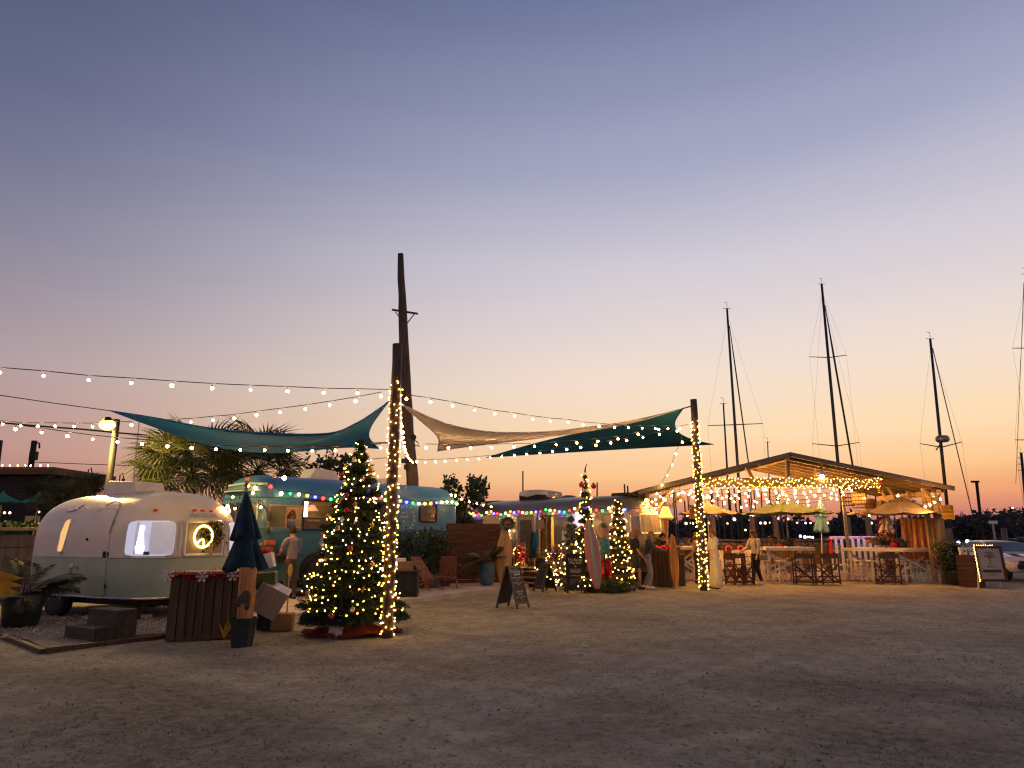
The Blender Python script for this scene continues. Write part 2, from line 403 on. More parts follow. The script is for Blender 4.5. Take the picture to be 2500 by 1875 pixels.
# loose litter on the ground: pebbles and dry grass bits, one stuff object each
pb = MB()
for i in range(5200):
    y = 3.2+ (R.random()**1.6)*17; x = R.uniform(-.85, .85)*y; r = R.uniform(.006, .020)*(1 if R.random() < .97 else 1.8)
    z = gz(x, y); a = R.random()*6
    vs = [V((r*math.cos(a+k*PI/2)*R.uniform(.7, 1.3), r*math.sin(a+k*PI/2)*R.uniform(.7, 1.3), 0))+V((x, y, z)) for k in range(4)]+[V((x, y, z+r*.7))]
    pb.add(vs, [(0,1,4), (1,2,4), (2,3,4), (3,0,4)])
tag(pb.build('pebbles', mat('pebble_stone', (.30, .25, .19), .9, var=.5, scale=3)), None, None, kind='stuff')
gs = MB()
for i in range(11000):
    y = 3.4+(R.random()**1.5)*18; x = R.uniform(-.85, .85)*y
    if noise.noise(V((x*.6, y*.6, 3))) < -.12: continue
    z = gz(x, y)
    for k in range(R.randint(3, 6)):
        a = R.random()*6.28; L = R.uniform(.015, .06); b = V((x+R.gauss(0, .03), y+R.gauss(0, .03), z-.004)); d = V((math.cos(a), math.sin(a), R.uniform(.15, .7)))*L; s = V((-math.sin(a), math.cos(a), 0))*.004
        gs.add([b-s, b+s, b+d], [(0,1,2)])
tag(gs.build('dry_grass', mat('dry_grass_blade', (.115, .10, .058), .9, var=.6, scale=4)), None, None, kind='stuff')

wm = mat('harbour_water', (.02, .028, .035), .12, var=0, bump=.35, bscale=1.2, spec=.5)
wt = MB(); wt.add([(0, 33, -.75), (900, 33, -.75), (900, 170, -.75), (0, 170, -.75)], [(0,1,2,3)])
tag(wt.build('water', wm), None, None, kind='structure')

# pale walk in front of the bus and the silver trailer
pp = [gp(560, 1520), gp(690, 1508), gp(850, 1482), gp(960, 1467), gp(960, 1438), gp(840, 1450), gp(700, 1464), gp(590, 1478)]
pw = MB(); pw.prism([(p.x, p.y) for p in pp], .09); 
o = pw.build('walkway', m_conc, None, False, (0, 0, -.005)); o['kind'] = 'structure'

tq = [gp(895, 1475, .1), gp(1000, 1462, .1), gp(1120, 1447, .1), gp(1230, 1434, .1), gp(1290, 1426, .1), gp(1290, 1405, .1), gp(1080, 1405, .1), gp(930, 1425, .1)]
te = MB(); te.prism([(p.x, p.y) for p in tq], .24); o = te.build('walkway', m_conc, None, False, (0, 0, -.02)); o['kind'] = 'structure'

# white shell bed under the little trailer with timber edging
bed = [gp(-120, 1500), gp(0, 1545), gp(60, 1562), gp(108, 1586), gp(220, 1570), gp(330, 1555), gp(430, 1545), gp(430, 1470), gp(120, 1460), gp(-100, 1450)]
bm_ = MB(); bm_.prism([(p.x, p.y) for p in bed], .05)
o = bm_.build('shell_bed', mat('shell_grit', (.22, .20, .175), .95, var=.5, scale=25, bump=.8, bscale=60)); o['kind'] = 'structure'
st = MB()
for i in range(1500):
    u = R.random(); v = R.random(); p = gp(-60+u*480, 1500+v*70-abs(u-.35)*30)
    r = R.uniform(.012, .03); a = R.random()*6
    vs = [p+V((r*math.cos(a+k*2.1), r*math.sin(a+k*2.1), .033)) for k in range(3)]+[p+V((0, 0, .035+r*.7))]
    st.add(vs, [(0,1,3), (1,2,3), (2,0,3)])
tag(st.build('shell_chips', mat('shell_chip', (.33, .30, .26), .9, var=.3, scale=4)), None, None, kind='stuff')
for i, (a, b, lb) in enumerate([((-60, 1530), (104, 1592), 'timber edging beam at the left of the shell bed, running to its front corner'), ((112, 1592), (400, 1556), 'timber edging beam along the front of the shell bed before the steps')]):
    t = MB(); t.beam(gp(*a)+V((0, 0, .02)), gp(*b)+V((0, 0, .0)), .08, .08)
    tag(t.build('timber_edging', m_plank, bevel=.01), lb, 'timber edging', 'timber edging round the shell bed')

# ------------------------------------------------------------------ far woods and far shore trees
fw = MB()
def crown(mb, c, r, n, q, rr):
    for i in range(n):
        d = V((rr.gauss(0, 1), rr.gauss(0, 1), rr.gauss(0, 1))).normalized()*rr.uniform(.55, 1.0)
        p = V(c)+V((d.x*r[0], d.y*r[1], d.z*r[2])); a = V((rr.gauss(0, 1), rr.gauss(0, 1), rr.gauss(0, 1))).normalized(); b = a.orthogonal().normalized(); s = q*rr.uniform(.6, 1.3)
        mb.add([p+a*s, p+b*s*.6, p-a*s, p-b*s*.6], [(0,1,2,3)])
rr = random.Random(3)
for i in range(270):
    y = rr.uniform(168, 215); px = rr.uniform(900, 2650)
    x = (px-1250)/FPX*y*1.02
    hgt = 6.2+ (1.8 if px < 1300 else 0)+3.0*sst(2280, 2480, px)+2.0*noise.noise(V((px*.012, 0, 0)))+rr.uniform(-1.6, 1.0)
    crown(fw, (x, y, hgt*.55), (rr.uniform(3, 5.5), 4, hgt*.5), 95, .85, rr)
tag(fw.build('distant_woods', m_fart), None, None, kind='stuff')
# low bank of undergrowth behind the yard on the left (dark mass under the trees)
ub = MB()
for i in range(60):
    px = rr.uniform(-250, 1180); y = rr.uniform(27, 34)
    crown(ub, (at(px, 1310, y).x, y, 1.0), (1.4, 1.0, 1.15), 60, .22, rr)
tag(ub.build('undergrowth', m_leaf), None, None, kind='stuff')

def leafy_tree(label, px, Y, base, top, wpx, n, trunk=True, rs=1, lobes=14, leaf=.11):
    rr = random.Random(rs); b = at(px, base, Y); b.z = 0; tp = at(px, top, Y); h = tp.z; wd = wpx/FPX*Y
    t = thing('tree', label, 'tree', b)
    tr = MB(); tr.tube([(0,0,-.1), (.05,0,h*.3), (0,.05,h*.55), (.02,0,h*.8)], [.16,.12,.08,.03], 8)
    for i in range(9):
        a = rr.random()*6.28; z0 = h*rr.uniform(.3, .65); L = wd*rr.uniform(.25, .48)
        tr.tube([(0,0,z0), (math.cos(a)*L*.5, math.sin(a)*L*.5, z0+L*.4), (math.cos(a)*L, math.sin(a)*L, z0+L*.8)], [.05,.03,.01], 5)
    tr.build('trunk', m_bark, t)
    c = MB()
    for i in range(lobes):
        a = rr.random()*6.28; q = rr.uniform(.1, .36)*wd; z = h*rr.uniform(.45, .88); s = rr.uniform(.12, .24)*wd
        crown(c, (math.cos(a)*q, math.sin(a)*q, z), (s, s, s*1.25), n//lobes, leaf, rr)
    for i in range(5):                                             # thin sprays that break the outline
        a = rr.random()*6.28; q = rr.uniform(.1, .42)*wd
        for k in range(14): crown(c, (math.cos(a)*q+rr.gauss(0, .05), math.sin(a)*q, h*(.7+.022*k)), (.1, .1, .06), 4, leaf*.7, rr)
    c.build('crown', m_leaf, t)
    return t
leafy_tree('dark loose leafy tree rising behind the blue bus beside the big christmas tree', 800, 27, 1400, 1085, 170, 1500, rs=4)
leafy_tree('small dark bushy tree in the gap between the blue bus and the silver trailer', 1135, 27, 1400, 1158, 125, 1900, rs=9)
# ------------------------------------------------------------------ rounded vehicle shells
class Shell:
    def __init__(s, L, W, z0, zc, z1, n=4., p=2.3, e=1.0, tuck=.05):
        s.a, s.b, s.z0, s.zc, s.z1, s.n, s.p, s.e, s.tuck = L/2, W/2, z0, zc, z1, n, p, e, tuck
        K = 1600; pts = [s._o(2*PI*i/K, s.a, s.b) for i in range(K+1)]
        s.K = K; s.cum = [0]
        for i in range(K): s.cum.append(s.cum[-1]+math.hypot(pts[i+1][0]-pts[i][0], pts[i+1][1]-pts[i][1]))
        s.P = s.cum[-1]
    def _o(s, t, a, b):
        c, q = math.cos(t), math.sin(t); k = 2/s.n
        return (a*math.copysign(abs(c)**k, c), b*math.copysign(abs(q)**k, q))
    def theta(s, d):
        d %= s.P; lo, hi = 0, s.K
        while hi-lo > 1:
            m = (lo+hi)//2
            if s.cum[m] <= d: lo = m
            else: hi = m
        return 2*PI*(lo+(d-s.cum[lo])/max(1e-9, s.cum[hi]-s.cum[lo]))/s.K
    def ab(s, z):
        if z <= s.zc:
            k = s.tuck*max(0, (s.zc-.35-z)/max(.01, s.zc-.35-s.z0))**2
            return s.a-k, s.b-k
        t = min(1, (z-s.zc)/(s.z1-s.zc)); f = (max(0, 1-t**s.p))**(1/s.p)
        return s.a-s.e*(1-f), s.b*f
    def pt(s, d, z):
        a, b = s.ab(z); x, y = s._o(s.theta(d), a, b); return V((x, y, z))
    def nrm(s, d, z):
        u = s.pt(d+.01, z)-s.pt(d-.01, z); v = s.pt(d, z+.01)-s.pt(d, z-.01); n = u.cross(v); n.normalize(); return n
    def at(s, d, z, off=0): return s.pt(d, z)+s.nrm(d, z)*off
    def s_side(s, x):                                              # arc position of local x on the -y side
        lo, hi = s.P*.5, s.P
        for _ in range(50):
            m = (lo+hi)/2
            if s.pt(m, s.zc-.3).x < x: lo = m
            else: hi = m
        return lo
    def band(s, z0, z1, nz, nu=320, top=False, holes=()):         # holes: (s0, s1, z0, z1) real openings
        m = MB(); zs = [z0+(z1-z0)*math.sin(PI/2*i/nz) if top else z0+(z1-z0)*i/nz for i in range(nz+1)]
        if top: zs[-1] = z1-1e-4
        ss = [i*s.P/nu for i in range(nu)]
        for h in holes: ss += [h[0], h[1]]; zs += [z for z in h[2:] if z0 < z < z1]
        ss = sorted(ss); zs = sorted(zs); k = len(ss)
        vs = [s.pt(a, z) for z in zs for a in ss]; fs = []
        for j in range(len(zs)-1):
            for i in range(k):
                a, b = ss[i], ss[i+1] if i+1 < k else s.P; mz = (zs[j]+zs[j+1])/2
                if any(h[0] < (a+b)/2 < h[1] and h[2] < mz < h[3] for h in holes): continue
                fs.append((j*k+i, j*k+(i+1) % k, (j+1)*k+(i+1) % k, (j+1)*k+i))
        return m.add(vs, fs)
    def loop(s, d, z, w, h, r, off=.012, n=5, lean=0):
        o = []
        for cx, cz, a0 in ((w/2-r, h/2-r, 0), (-w/2+r, h/2-r, PI/2), (-w/2+r, -h/2+r, PI), (w/2-r, -h/2+r, 1.5*PI)):
            for i in range(n):
                t = a0+PI/2*i/(n-1); q = cz+r*math.sin(t); o.append(s.at(d+cx+r*math.cos(t)+lean*q, z+q, off))
        return o
    def patch(s, d, z, w, h, r, off=.01, nu=8, nv=14, lean=0):
        m = MB()
        def fn(u, v):
            q = -h/2+h*v; e = abs(q)-(h/2-r); ww = w
            if e > 0: ww = w-2*r+2*math.sqrt(max(0, r*r-e*e))
            return s.at(d+(u-.5)*ww+lean*q, z+q, off)
        return m.grid(fn, nu, nv)
def window(par, S, d, z, w, h, r, m, fm, fr=.016, name='window', lean=0, off=.014):
    f = S.patch(d, z, w, h, r, off, lean=lean).build(name, m, par, True)
    k = MB(); k.tube(S.loop(d, z, w, h, r, off+.006, lean=lean), fr, 6, closed=True); k.build('frame', fm, f); return f
def wheel(par, loc, r, wd, hub, rz=0):
    M = Matrix.Rotation(PI/2, 3, 'X')
    t = MB(); t.lathe([(r*.62, -wd/2), (r*.93, -wd/2), (r, -wd*.3), (r, wd*.3), (r*.93, wd/2), (r*.62, wd/2)], 24, M=M)
    o = t.build('wheel', m_dark, par, True, loc)
    k = MB(); k.lathe([(.02, wd*.42), (r*.2, wd*.5), (r*.3, wd*.42), (r*.6, wd*.46), (r*.63, wd*.38)], 18, M=M)
    for i in range(6):
        a = i*PI/3; k.lathe([(.018, wd*.40), (.018, wd*.5)], 6, (r*.45*math.cos(a), 0, r*.45*math.sin(a)), M)
    k.build('hub', hub, o, True); return o

# ------------------------------------------------------------------ little cream and sage trailer
TL, TW = 4.15, 2.4
S = Shell(TL, TW, .40, 1.42, 2.36, 3.8, 2.45, .90, .08)
c = V((-7.75, 14.4, 0)); trz = rad(-27)
t = thing('camping_trailer', 'small rounded trailer, cream above and pale sage below, with lit windows', 'trailer', c, trz)
S.band(1.12, 2.36, 26, top=True).build('upper_shell', m_cream, t, True)
S.band(.40, 1.12, 8).build('lower_shell', m_sage, t, True)
b = MB(); b.tube([S.at(S.P*i/120, 1.12, .004) for i in range(120)], .012, 5, closed=True); b.build('belt_rail', m_sage, t)
b = MB(); b.tube([S.at(S.P*i/120, .41, .004) for i in range(120)], .02, 5, closed=True); b.build('lower_rail', m_metal, t)
b = MB(); b.box((0, 0, .34), (2.9, 1.7, .16)); b.box((0, 0, .25), (2.6, .12, .1)); b.build('chassis', m_dark, t)
sE = 0.0
# rear end: three windows, the two outer ones wrap the corners
window(t, S, -1.06, 1.47, .88, .62, .09, m_coolwin, m_cream)
window(t, S, -.02, 1.47, .84, .62, .03, m_dimwin, m_cream, .03)
window(t, S, .98, 1.47, .78, .62, .09, m_coolwin, m_cream)
for k in (-.53, .49):
    q = MB(); q.tube([S.at(k, z, .012) for z in (1.14, 1.3, 1.5, 1.7, 1.8)], .025, 5); q.build('mullion', m_cream, t)
q = MB(); q.grid(lambda u, v: S.at(-1.20+(u-.5)*(.07+.05*math.sin(PI*min(1, v*1.6))+.05*(v < .25)), 1.21+v*.48, .022), 4, 14); q.build('lit_lamp', m_cool, t, True)
q = MB(); q.grid(lambda u, v: S.at(-1.04+u*.40, 1.185+v*.57, .020), 6, 6); q.build('blind', mat('lit_blind', (.6, .58, .56), .8, var=.12, scale=3, emit=(.78, .76, .9), es=.28), t, True)
q = MB(); q.grid(lambda u, v: S.at(-1.31+u*.05, 1.185+v*.57, .020), 2, 6); q.build('blind', bpy.data.materials['lit_blind'], t, True)
q = MB(); q.grid(lambda u, v: S.at(-1.12+u*.10, 1.175+v*.06, .021), 2, 2); q.build('sticker', mat('green_sticker', (.03, .12, .08), .5, var=.1), t)
for k in (-.24, -.02, .20):
    q = MB(); q.ball(S.at(k, 1.985, .01), (.03, .055, .022), 10, 6); q.build('marker_light', m_redlens, t, True)
q = MB(); q.ball(S.at(-1.04, 1.97, .01), (.04, .05, .03), 10, 6); q.build('marker_light', m_redlens, t, True)
text('AIRSTREAM', .115, TM(S.at(-.02, 1.885, .02), PI/2-.22, 0, PI/2), m_gmetal, t, ext=.004)
# door side
sd = S.s_side
def seam(x0, x1, z0, z1, r, rr=.007, name='door_seam', m=m_gmetal):
    k = MB(); k.tube(S.loop((sd(x0)+sd(x1))/2, (z0+z1)/2, sd(x1)-sd(x0), z1-z0, r, .004, 6), rr, 5, closed=True); return k
d = S.patch((sd(.28)+sd(.98))/2, 1.20, .70, 1.62, .16, .008, nu=8, nv=24).build('door', m_cream, t, True)
S.patch((sd(.28)+sd(.98))/2, .78, .685, .70, .05, .012, nu=8, nv=10).build('lower_panel', m_sage, d, True)
seam(.28, .98, .39, 2.01, .16).build('seal', m_gmetal, d)
q = MB(); q.box(S.at(sd(.92), 1.18, .03), (.05, .03, .11)); q.build('handle', m_dark, d)
for z in (.62, 1.18, 1.75):
    q = MB(); q.tube([S.at(sd(.99), z-.04, .012), S.at(sd(.99), z+.04, .012)], .014, 6); q.build('hinge', m_dark, d)
q = MB(); q.box(S.at(sd(.36), 1.45, .02), (.03, .03, .05)); q.build('latch', m_dark, d)
q = MB(); q.tube([S.at(sd(x), z, .03) for x, z in ((.5, 2.06), (.66, 2.14), (.86, 2.11), (.98, 2.02), (1.0, 1.8), (.97, 1.55))], .011, 6); q.build('awning_trim', m_gmetal, t)
window(t, S, sd(-.42), 1.52, .20, .62, .07, m_warmwin, m_cream, .014, lean=.10)
q = MB(); q.tube([S.at(sd(-.7), 1.98, .012), S.at(sd(-.5), 1.98, .012), S.at(sd(-.35), 2.10, .012)], .01, 5); q.build('rain_gutter', m_gmetal, t)
q = MB(); q.ball(S.at(sd(-.02), .96, .01), (.06, .025, .05), 10, 6); q.build('water_inlet', m_offw, t, True)
q = MB(); q.tube([S.at(sd(-.02), .95, .02), S.at(sd(-.03), .8, .025), S.at(sd(.03), .7, .02), S.at(sd(0), .52, .02)], .012, 5); q.build('hose', m_gmetal, t)
q = MB(); q.box(S.at(sd(-.4), 1.18, .01), (.06, .02, .04)); q.build('outlet_cover', m_gmetal, t); q = MB(); q.box(S.at(sd(.14), .92, .01), (.05, .02, .05)); q.build('outlet_cover', m_gmetal, t)
q = S.patch(sd(-.60), .50, .50, .30, .13, .012).build('wheel_well', m_dark, t, True)
q = MB(); q.tube(S.loop(sd(-.60), .50, .50, .30, .13, .012), .015, 5, closed=True); q.build('trim', m_sage, t)
wheel(t, (-.58, -1.03, .33), .33, .2, m_offw); wheel(t, (-.58, 1.0, .33), .33, .2, m_offw)
q = MB(); q.tube([(-1.6, -.4, .36), (-2.6, 0, .38)], .04, 6); q.tube([(-1.6, .4, .36), (-2.6, 0, .38)], .04, 6); q.tube([(-2.5, 0, 0), (-2.5, 0, .5)], .035, 8); q.build('tow_hitch', m_dark, t)
for yj in (-.7, .7):
    q = MB(); q.lathe([(.1, 0), (.1, .03), (.03, .05), (.03, .3)], 8, (1.35, yj, 0)); q.build('jack_stand', m_dark, t)
# roof air conditioner with a louvred end
ac = MB(); ac.prism([(-.52, 0), (.46, 0), (.50, .06), (.40, .27), (-.42, .30), (-.52, .24)], .68, Matrix.Rotation(PI/2, 3, 'X'))
a = ac.build('air_conditioner', m_offw, t, False, (-.1, -.05, 2.33), bevel=.03)
for i in range(6):
    q = MB(); q.box((-.535, 0, .045+i*.038), (.03, .6, .014)); q.build('louvre', m_metal, a)
q = MB(); q.box((.62, 0, 2.38), (.36, .5, .06)); q.build('roof_vent', m_offw, t, bevel=.015)

# neon peace ring and dressed wreath hanging in the middle rear window
Wn = c+Matrix.Rotation(trz, 3, 'Z') @ S.at(-.10, 1.50, .07)
n_ = thing('neon_ring', 'glowing yellow neon ring with a forked stroke hanging in the trailer window', 'neon sign', Wn, trz)
q = MB(); q.tube([(0, .20*math.cos(i*PI/16), .20*math.sin(i*PI/16)) for i in range(32)], .021, 6, closed=True); q.build('ring_tube', m_neon, n_, True)
q = MB(); q.tube([(0, -.13, -.13), (0, -.06, -.065), (0, 0, -.05), (0, .025, -.11), (0, .025, -.19)], .018, 6); q.build('inner_tube', m_neon, n_, True)
Wq = c+Matrix.Rotation(trz, 3, 'Z') @ S.at(.10, 1.52, .045)
wr = thing('window_wreath', 'dark dressed wreath with gold leaves hung behind the neon ring', 'wreath', Wq, trz)
q = MB(); rr = random.Random(5)
for i in range(700):
    a = rr.random()*6.28; r = rr.gauss(.17, .055); p = V((rr.uniform(-.02, .04), r*math.cos(a), r*math.sin(a))); dd = V((rr.gauss(0, .3), rr.gauss(0, 1), rr.gauss(0, 1))).normalized()*.06; s = dd.orthogonal().normalized()*.016
    q.mi = 0 if i % 4 else 1; q.add([p-s, p+s, p+dd], [(0,1,2)])
q.build('foliage', [m_needle, m_yleaf], wr)
q = MB(); q.prism([(-.05, .02), (.05, .02), (.035, -.22), (-.03, -.2)], .01, E3(0, PI/2, 0) @ Matrix.Rotation(PI/2, 3, 'Z')); q.build('ribbon', mat('gold_ribbon', (.5, .3, .08), .5), wr, False, (.05, -.02, -.16))

# ------------------------------------------------------------------ blue bus
BL, BW = 6.9, 2.4; BZ = 3.08
Bs = Shell(BL, BW, .42, 2.30, BZ, 7.5, 2.5, .55, .06)
brz = rad(48.2); A = V((-6.15, 16.95, 0)); dx, dn = V((math.cos(brz), math.sin(brz), 0)), V((math.sin(brz), -math.cos(brz), 0))
bc = A+dx*BL/2-dn*BW/2
t = thing('bus', 'vintage pale blue bus with a rounded roof used as a kiosk', 'bus', bc, brz)
S = Bs; sd = S.s_side; bus = t; X = lambda l: l-BL/2
S.band(2.42, BZ, 18, top=True).build('roof', m_busblue, t, True)
S.band(1.66, 2.42, 6, holes=[(sd(X(.72)), sd(X(1.13)), 1.69, 2.25), (sd(X(1.17)), sd(X(2.07)), 1.98, 2.41)]).build('upper_body', m_busblue, t, True)
S.band(.42, 1.66, 8).build('lower_body', m_buslow, t, True)
for z, r in ((2.47, .022), (1.70, .02), (1.62, .014)):
    q = MB(); q.tube([S.at(S.P*i/140, z, .006) for i in range(140)], r, 5, closed=True); q.build('side_moulding', m_busblue, t)
for i in range(7):
    z = .95+i*.07; q = MB(); q.tube([S.at(sd(X(1.9)+k*.4), z, .004) for k in range(13)], .012, 5); q.build('fluting', m_buslow, t)
q = MB(); q.box((0, 0, .38), (BL-.6, BW-.5, .3)); q.build('chassis', m_dark, t)
# front: visor, windscreen, lamps
sF = S.P/2
window(t, S, sF, 1.98, 1.85, .74, .14, m_glassd, m_busblue, .025, 'windscreen')
q = MB(); q.tube([S.at(sF, 1.6, .02), S.at(sF, 2.36, .02)], .025, 6); q.build('windscreen_pillar', m_busblue, t)
q = MB(); q.grid(lambda u, v: S.at(sF+(u-.5)*2.0, 2.66, .01)+V((-.20*math.sin(PI*u)*v, 0, -.05*v)), 20, 3); o = q.build('visor', m_trimg, t, True); o.modifiers.new('s', 'SOLIDIFY').thickness = .02
q = MB(); q.tube([S.at(sF+(u/20-.5)*2.3, 2.78+.04*math.sin(PI*u/20), .015) for u in range(21)], .035, 6); q.build('roof_trim', m_trimg, t, True)
for k in (-.22, -.06, .10):
    q = MB(); q.ball(S.at(sF+k+.25, 2.93, .02), (.045, .045, .05), 8, 6); q.build('marker_light', mat('amber_lens', (.5, .1, .02), .3, var=0, emit=(1, .2, .03), es=.25) if k < -.2 else bpy.data.materials['amber_lens'], t, True)
for k in (-.85, .85):
    q = MB(); q.ball(S.at(sF+k, 1.05, .02), (.05, .11, .11), 12, 8); q.build('headlight', m_metal, t, True)
q = MB(); q.tube([S.at(sF+(u/20-.5)*2.5, .5, .06) for u in range(21)], .08, 6); q.build('bumper', m_gmetal, t, True)
# door opening and mirror at the near corner
window(t, S, sd(X(.02)), 1.86, .30, .98, .05, m_dimwin, m_gmetal, .02, 'door_window')
q = MB(); q.ball(S.at(sd(X(.28)), 1.98, .22), (.05, .085, .13), 10, 8); q.tube([S.at(sd(X(.1)), 2.3, 0), S.at(sd(X(.2)), 2.2, .2), S.at(sd(X(.28)), 2.0, .22)], .012, 5); q.ball(S.at(sd(X(.28)), 1.66, .22), (.045, .075, .09), 10, 8); q.build('mirror', m_dark, t, True)
# serving window, framed timber
wv = S.patch(sd(X(.52)), 1.97, .40, .56, .01, .008).build('serving_window', m_dimwin, t, True)
q = MB(); q.tube(S.loop(sd(X(.72)), 1.97, .86, .58, .02, .012), .026, 6, closed=True); q.build('frame', m_tan, wv)
q = MB(); q.box((X(1.7), .15, 1.75), (3.2, .03, 1.7)); q.build('interior_wall', m_tan, t)
q = MB(); q.box((X(1.7), -.35, 1.62), (3.1, .9, .04)); q.build('interior_counter', m_plank, t)
for lx in (.75, 1.9):
    q = MB(); q.ball((X(lx), -.55, 2.5), .06, 10, 6); q.build('interior_lamp', m_bulbf, t, True)
q = MB(); q.tube([S.at(sd(X(.72)), 1.69, .02), S.at(sd(X(.72)), 2.25, .02)], .018, 6); q.build('mullion', m_tan, wv)
q = MB(); q.grid(lambda u, v: S.at(sd(X(.32)+u*.38), 1.70+v*.54, .012), 3, 3); q.build('pane', mat('grey_pane', (.12, .13, .09), .3, var=.1), wv)
# second window: lit strip at left, menu board below
wv = S.patch(sd(X(1.62)), 1.83, .90, .29, .03, .008).build('lower_pane', m_glassd, t, True)
q = MB(); q.tube(S.loop(sd(X(1.62)), 2.05, .92, .74, .06, .014), .03, 6, closed=True); q.build('frame', m_dark, wv)
q = MB(); q.grid(lambda u, v: S.at(sd(X(1.20)+u*.10), 2.0+v*.38, .012), 2, 6); q.build('lit_strip', m_cool, wv)
q = MB(); q.grid(lambda u, v: S.at(sd(X(1.22)+u*.80), 1.72+v*.24, .018), 4, 2); q.build('menu_board', mat('menu_board_brown', (.10, .06, .045), .6, var=.2), wv)
pz = S.at(sd(X(1.62)), 1.90, .026)
text('FOOD SERVICE', .055, TM((X(1.50), pz.y, 1.905)), m_chalk, wv)
q = MB(); q.lathe([(.03, .16), (.06, .15), (.17, 0)], 14, (X(1.72), -BW/2+.45, 2.17)); q.build('pendant_shade', mat('lit_shade', (.6, .3, .12), .6, emit=(1, .5, .2), es=.7), wv, True)
window(t, S, sd(X(2.75)), 2.12, .70, .62, .07, m_warmwin, m_dark, .03)
window(t, S, sd(X(3.75)), 2.14, .62, .56, .07, m_glassd, m_dark, .03)
wv = window(t, S, sd(X(5.42)), 2.22, .66, .56, .08, m_glassd, m_dark, .03)
q = MB(); q.grid(lambda u, v: S.at(sd(X(5.15)+u*.52), 2.24+v*.07, .012), 3, 1); q.build('pane_reflection_strip', mat('amber_reflection_glow', (.25, .16, .06), .5, emit=(1, .6, .2), es=.12), wv)  # amber reflection put on the glass as a faintly glowing strip
# painted lettering ring
ycl = -BW/2-.006
for i, (ch, ang) in enumerate(zip('PAGOYSUNSETLIFE', [128, 111, 95, 79, 60, 33, 13, -7, -28, -46, -62, -78, -90, -103, -116])):
    a = rad(ang); x, z = X(4.52)+.36*math.cos(a), 2.0+.36*math.sin(a)
    text(ch, .105 if i < 11 else .12, TM((x, S.at(sd(x), z, .006).y, z), PI/2, 0, 0) @ Matrix.Rotation(a-PI/2 if ang > -50 else a+PI/2, 4, 'Z'), m_white, t, 'painted_letter')
for ln, dz in (('EAST', .12), ('COAST', .0), ('FL', -.12)):
    text(ln, .085, TM((X(4.50), S.at(sd(X(4.5)), 2.05, .006).y, 2.06+dz)), m_white, t, 'painted_lettering', sp=1.15)
# wheels and arch
for x in (X(1.75), X(5.6)):
    a = S.patch(sd(x), .62, 1.16, 1.0, .49, .014, nu=10, nv=16).build('wheel_arch', m_dark, t, True)
    wheel(t, (x, -BW/2+.08, .47), .47, .28, m_busblue)
q = MB(); q.box((X(.62), -BW/2-.14, 1.05), (.95, .30, .04)); q.box((X(.62), -BW/2-.10, .95), (.05, .2, .18)); q.build('counter_shelf', m_plank, t)
# roof kit
q = MB(); q.lathe([(.28, 0), (.30, .06), (.26, .30), (.22, .36), (.02, .38)], 16, (X(3.8), .1, BZ-.03)); q.build('roof_exhaust', m_gmetal, t, True)
q = MB(); q.prism([(-.5, 0), (.5, 0), (.38, .30), (-.30, .34)], .6, Matrix.Rotation(PI/2, 3, 'X')); q.build('roof_hatch', m_offw, t, False, (X(2.4), .1, BZ-.04), bevel=.03)
q = MB(); q.prism([(-.55, 0), (.45, 0), (.62, .26), (-.3, .16)], .7, Matrix.Rotation(PI/2, 3, 'X')); q.build('roof_hatch', m_offw, t, False, (X(4.45), .1, BZ-.05), bevel=.03)

# ------------------------------------------------------------------ long silver trailer
SL, SW, SZ = 7.0, 2.4, 2.68
S = Shell(SL, SW, .55, 1.75, SZ, 4.2, 2.3, 1.05, .08); sd = S.s_side
srz = rad(-44.4); sx, sn = V((math.cos(srz), math.sin(srz), 0)), V((math.sin(srz), -math.cos(srz), 0))
SK = 1.15; sc_ = V((1.599, 25.31, -.225))                          # drawn 7 m long, built 8 m long
t = thing('silver_trailer', 'long polished silver trailer with its door open, strung with coloured bulbs', 'trailer', sc_, srz); silver = t; Y_ = lambda l: l-SL/2; t.scale = (SK,)*3
DH = (sd(Y_(3.83)), sd(Y_(4.45)), .58, 2.12)
S.band(1.78, SZ, 24, top=True, holes=[DH]).build('roof_shell', m_alu, t, True)
S.band(.55, 1.78, 8, holes=[DH]).build('side_shell', m_alu, t, True)
for z in (1.05, 2.06):
    q = MB(); q.tube([S.at(S.P*i/140, z, .003) for i in range(140)], .012, 5, closed=True); q.build('panel_seam', m_metal, t)
for k in range(9):
    q = MB(); q.tube([S.at(sd(Y_(.55+k*.72)), z, .002) for z in (.6, 1., 1.4, 1.78, 2.1, 2.35, 2.5, 2.6)], .006, 4); q.build('panel_seam', m_metal, t)
q = MB(); q.box((0, 0, .42), (SL-.8, SW-.4, .28)); q.build('chassis', m_dark, t)
window(t, S, sd(Y_(1.75)), 1.93, .74, .46, .08, m_softwin, m_metal, .022)
q = MB(); q.tube(S.loop(sd(Y_(4.14)), 1.35, .62, 1.55, .03, .006), .028, 6, closed=True); dw = q.build('doorway', m_metal, t)
q = MB(); q.box((Y_(4.14), .3, 1.45), (2.2, .03, 1.9)); q.build('interior_wall', mat('cream_interior', (.55, .42, .26), .8, var=.1), t); q = MB(); q.box((Y_(4.14), -.3, .56), (2.2, 1.4, .04)); q.build('interior_floor', m_tan, t)
for z in (.92, 1.22, 1.5):
    q = MB(); q.box((Y_(4.2), .14, z), (1.3, .28, .035)); q.build('shelf', m_tan, t)
for i in range(16):
    q = MB(); h_ = R.uniform(.07, .17); q.lathe([(.05, 0), (.06, h_*.5), (.03, h_)], 8, (Y_(3.72+.055*i), .08, R.choice((.94, 1.24, 1.52)))); q.build('goods', R.choice((m_redtin, m_white, m_leaf, m_tan, m_bluepot)), t, True)
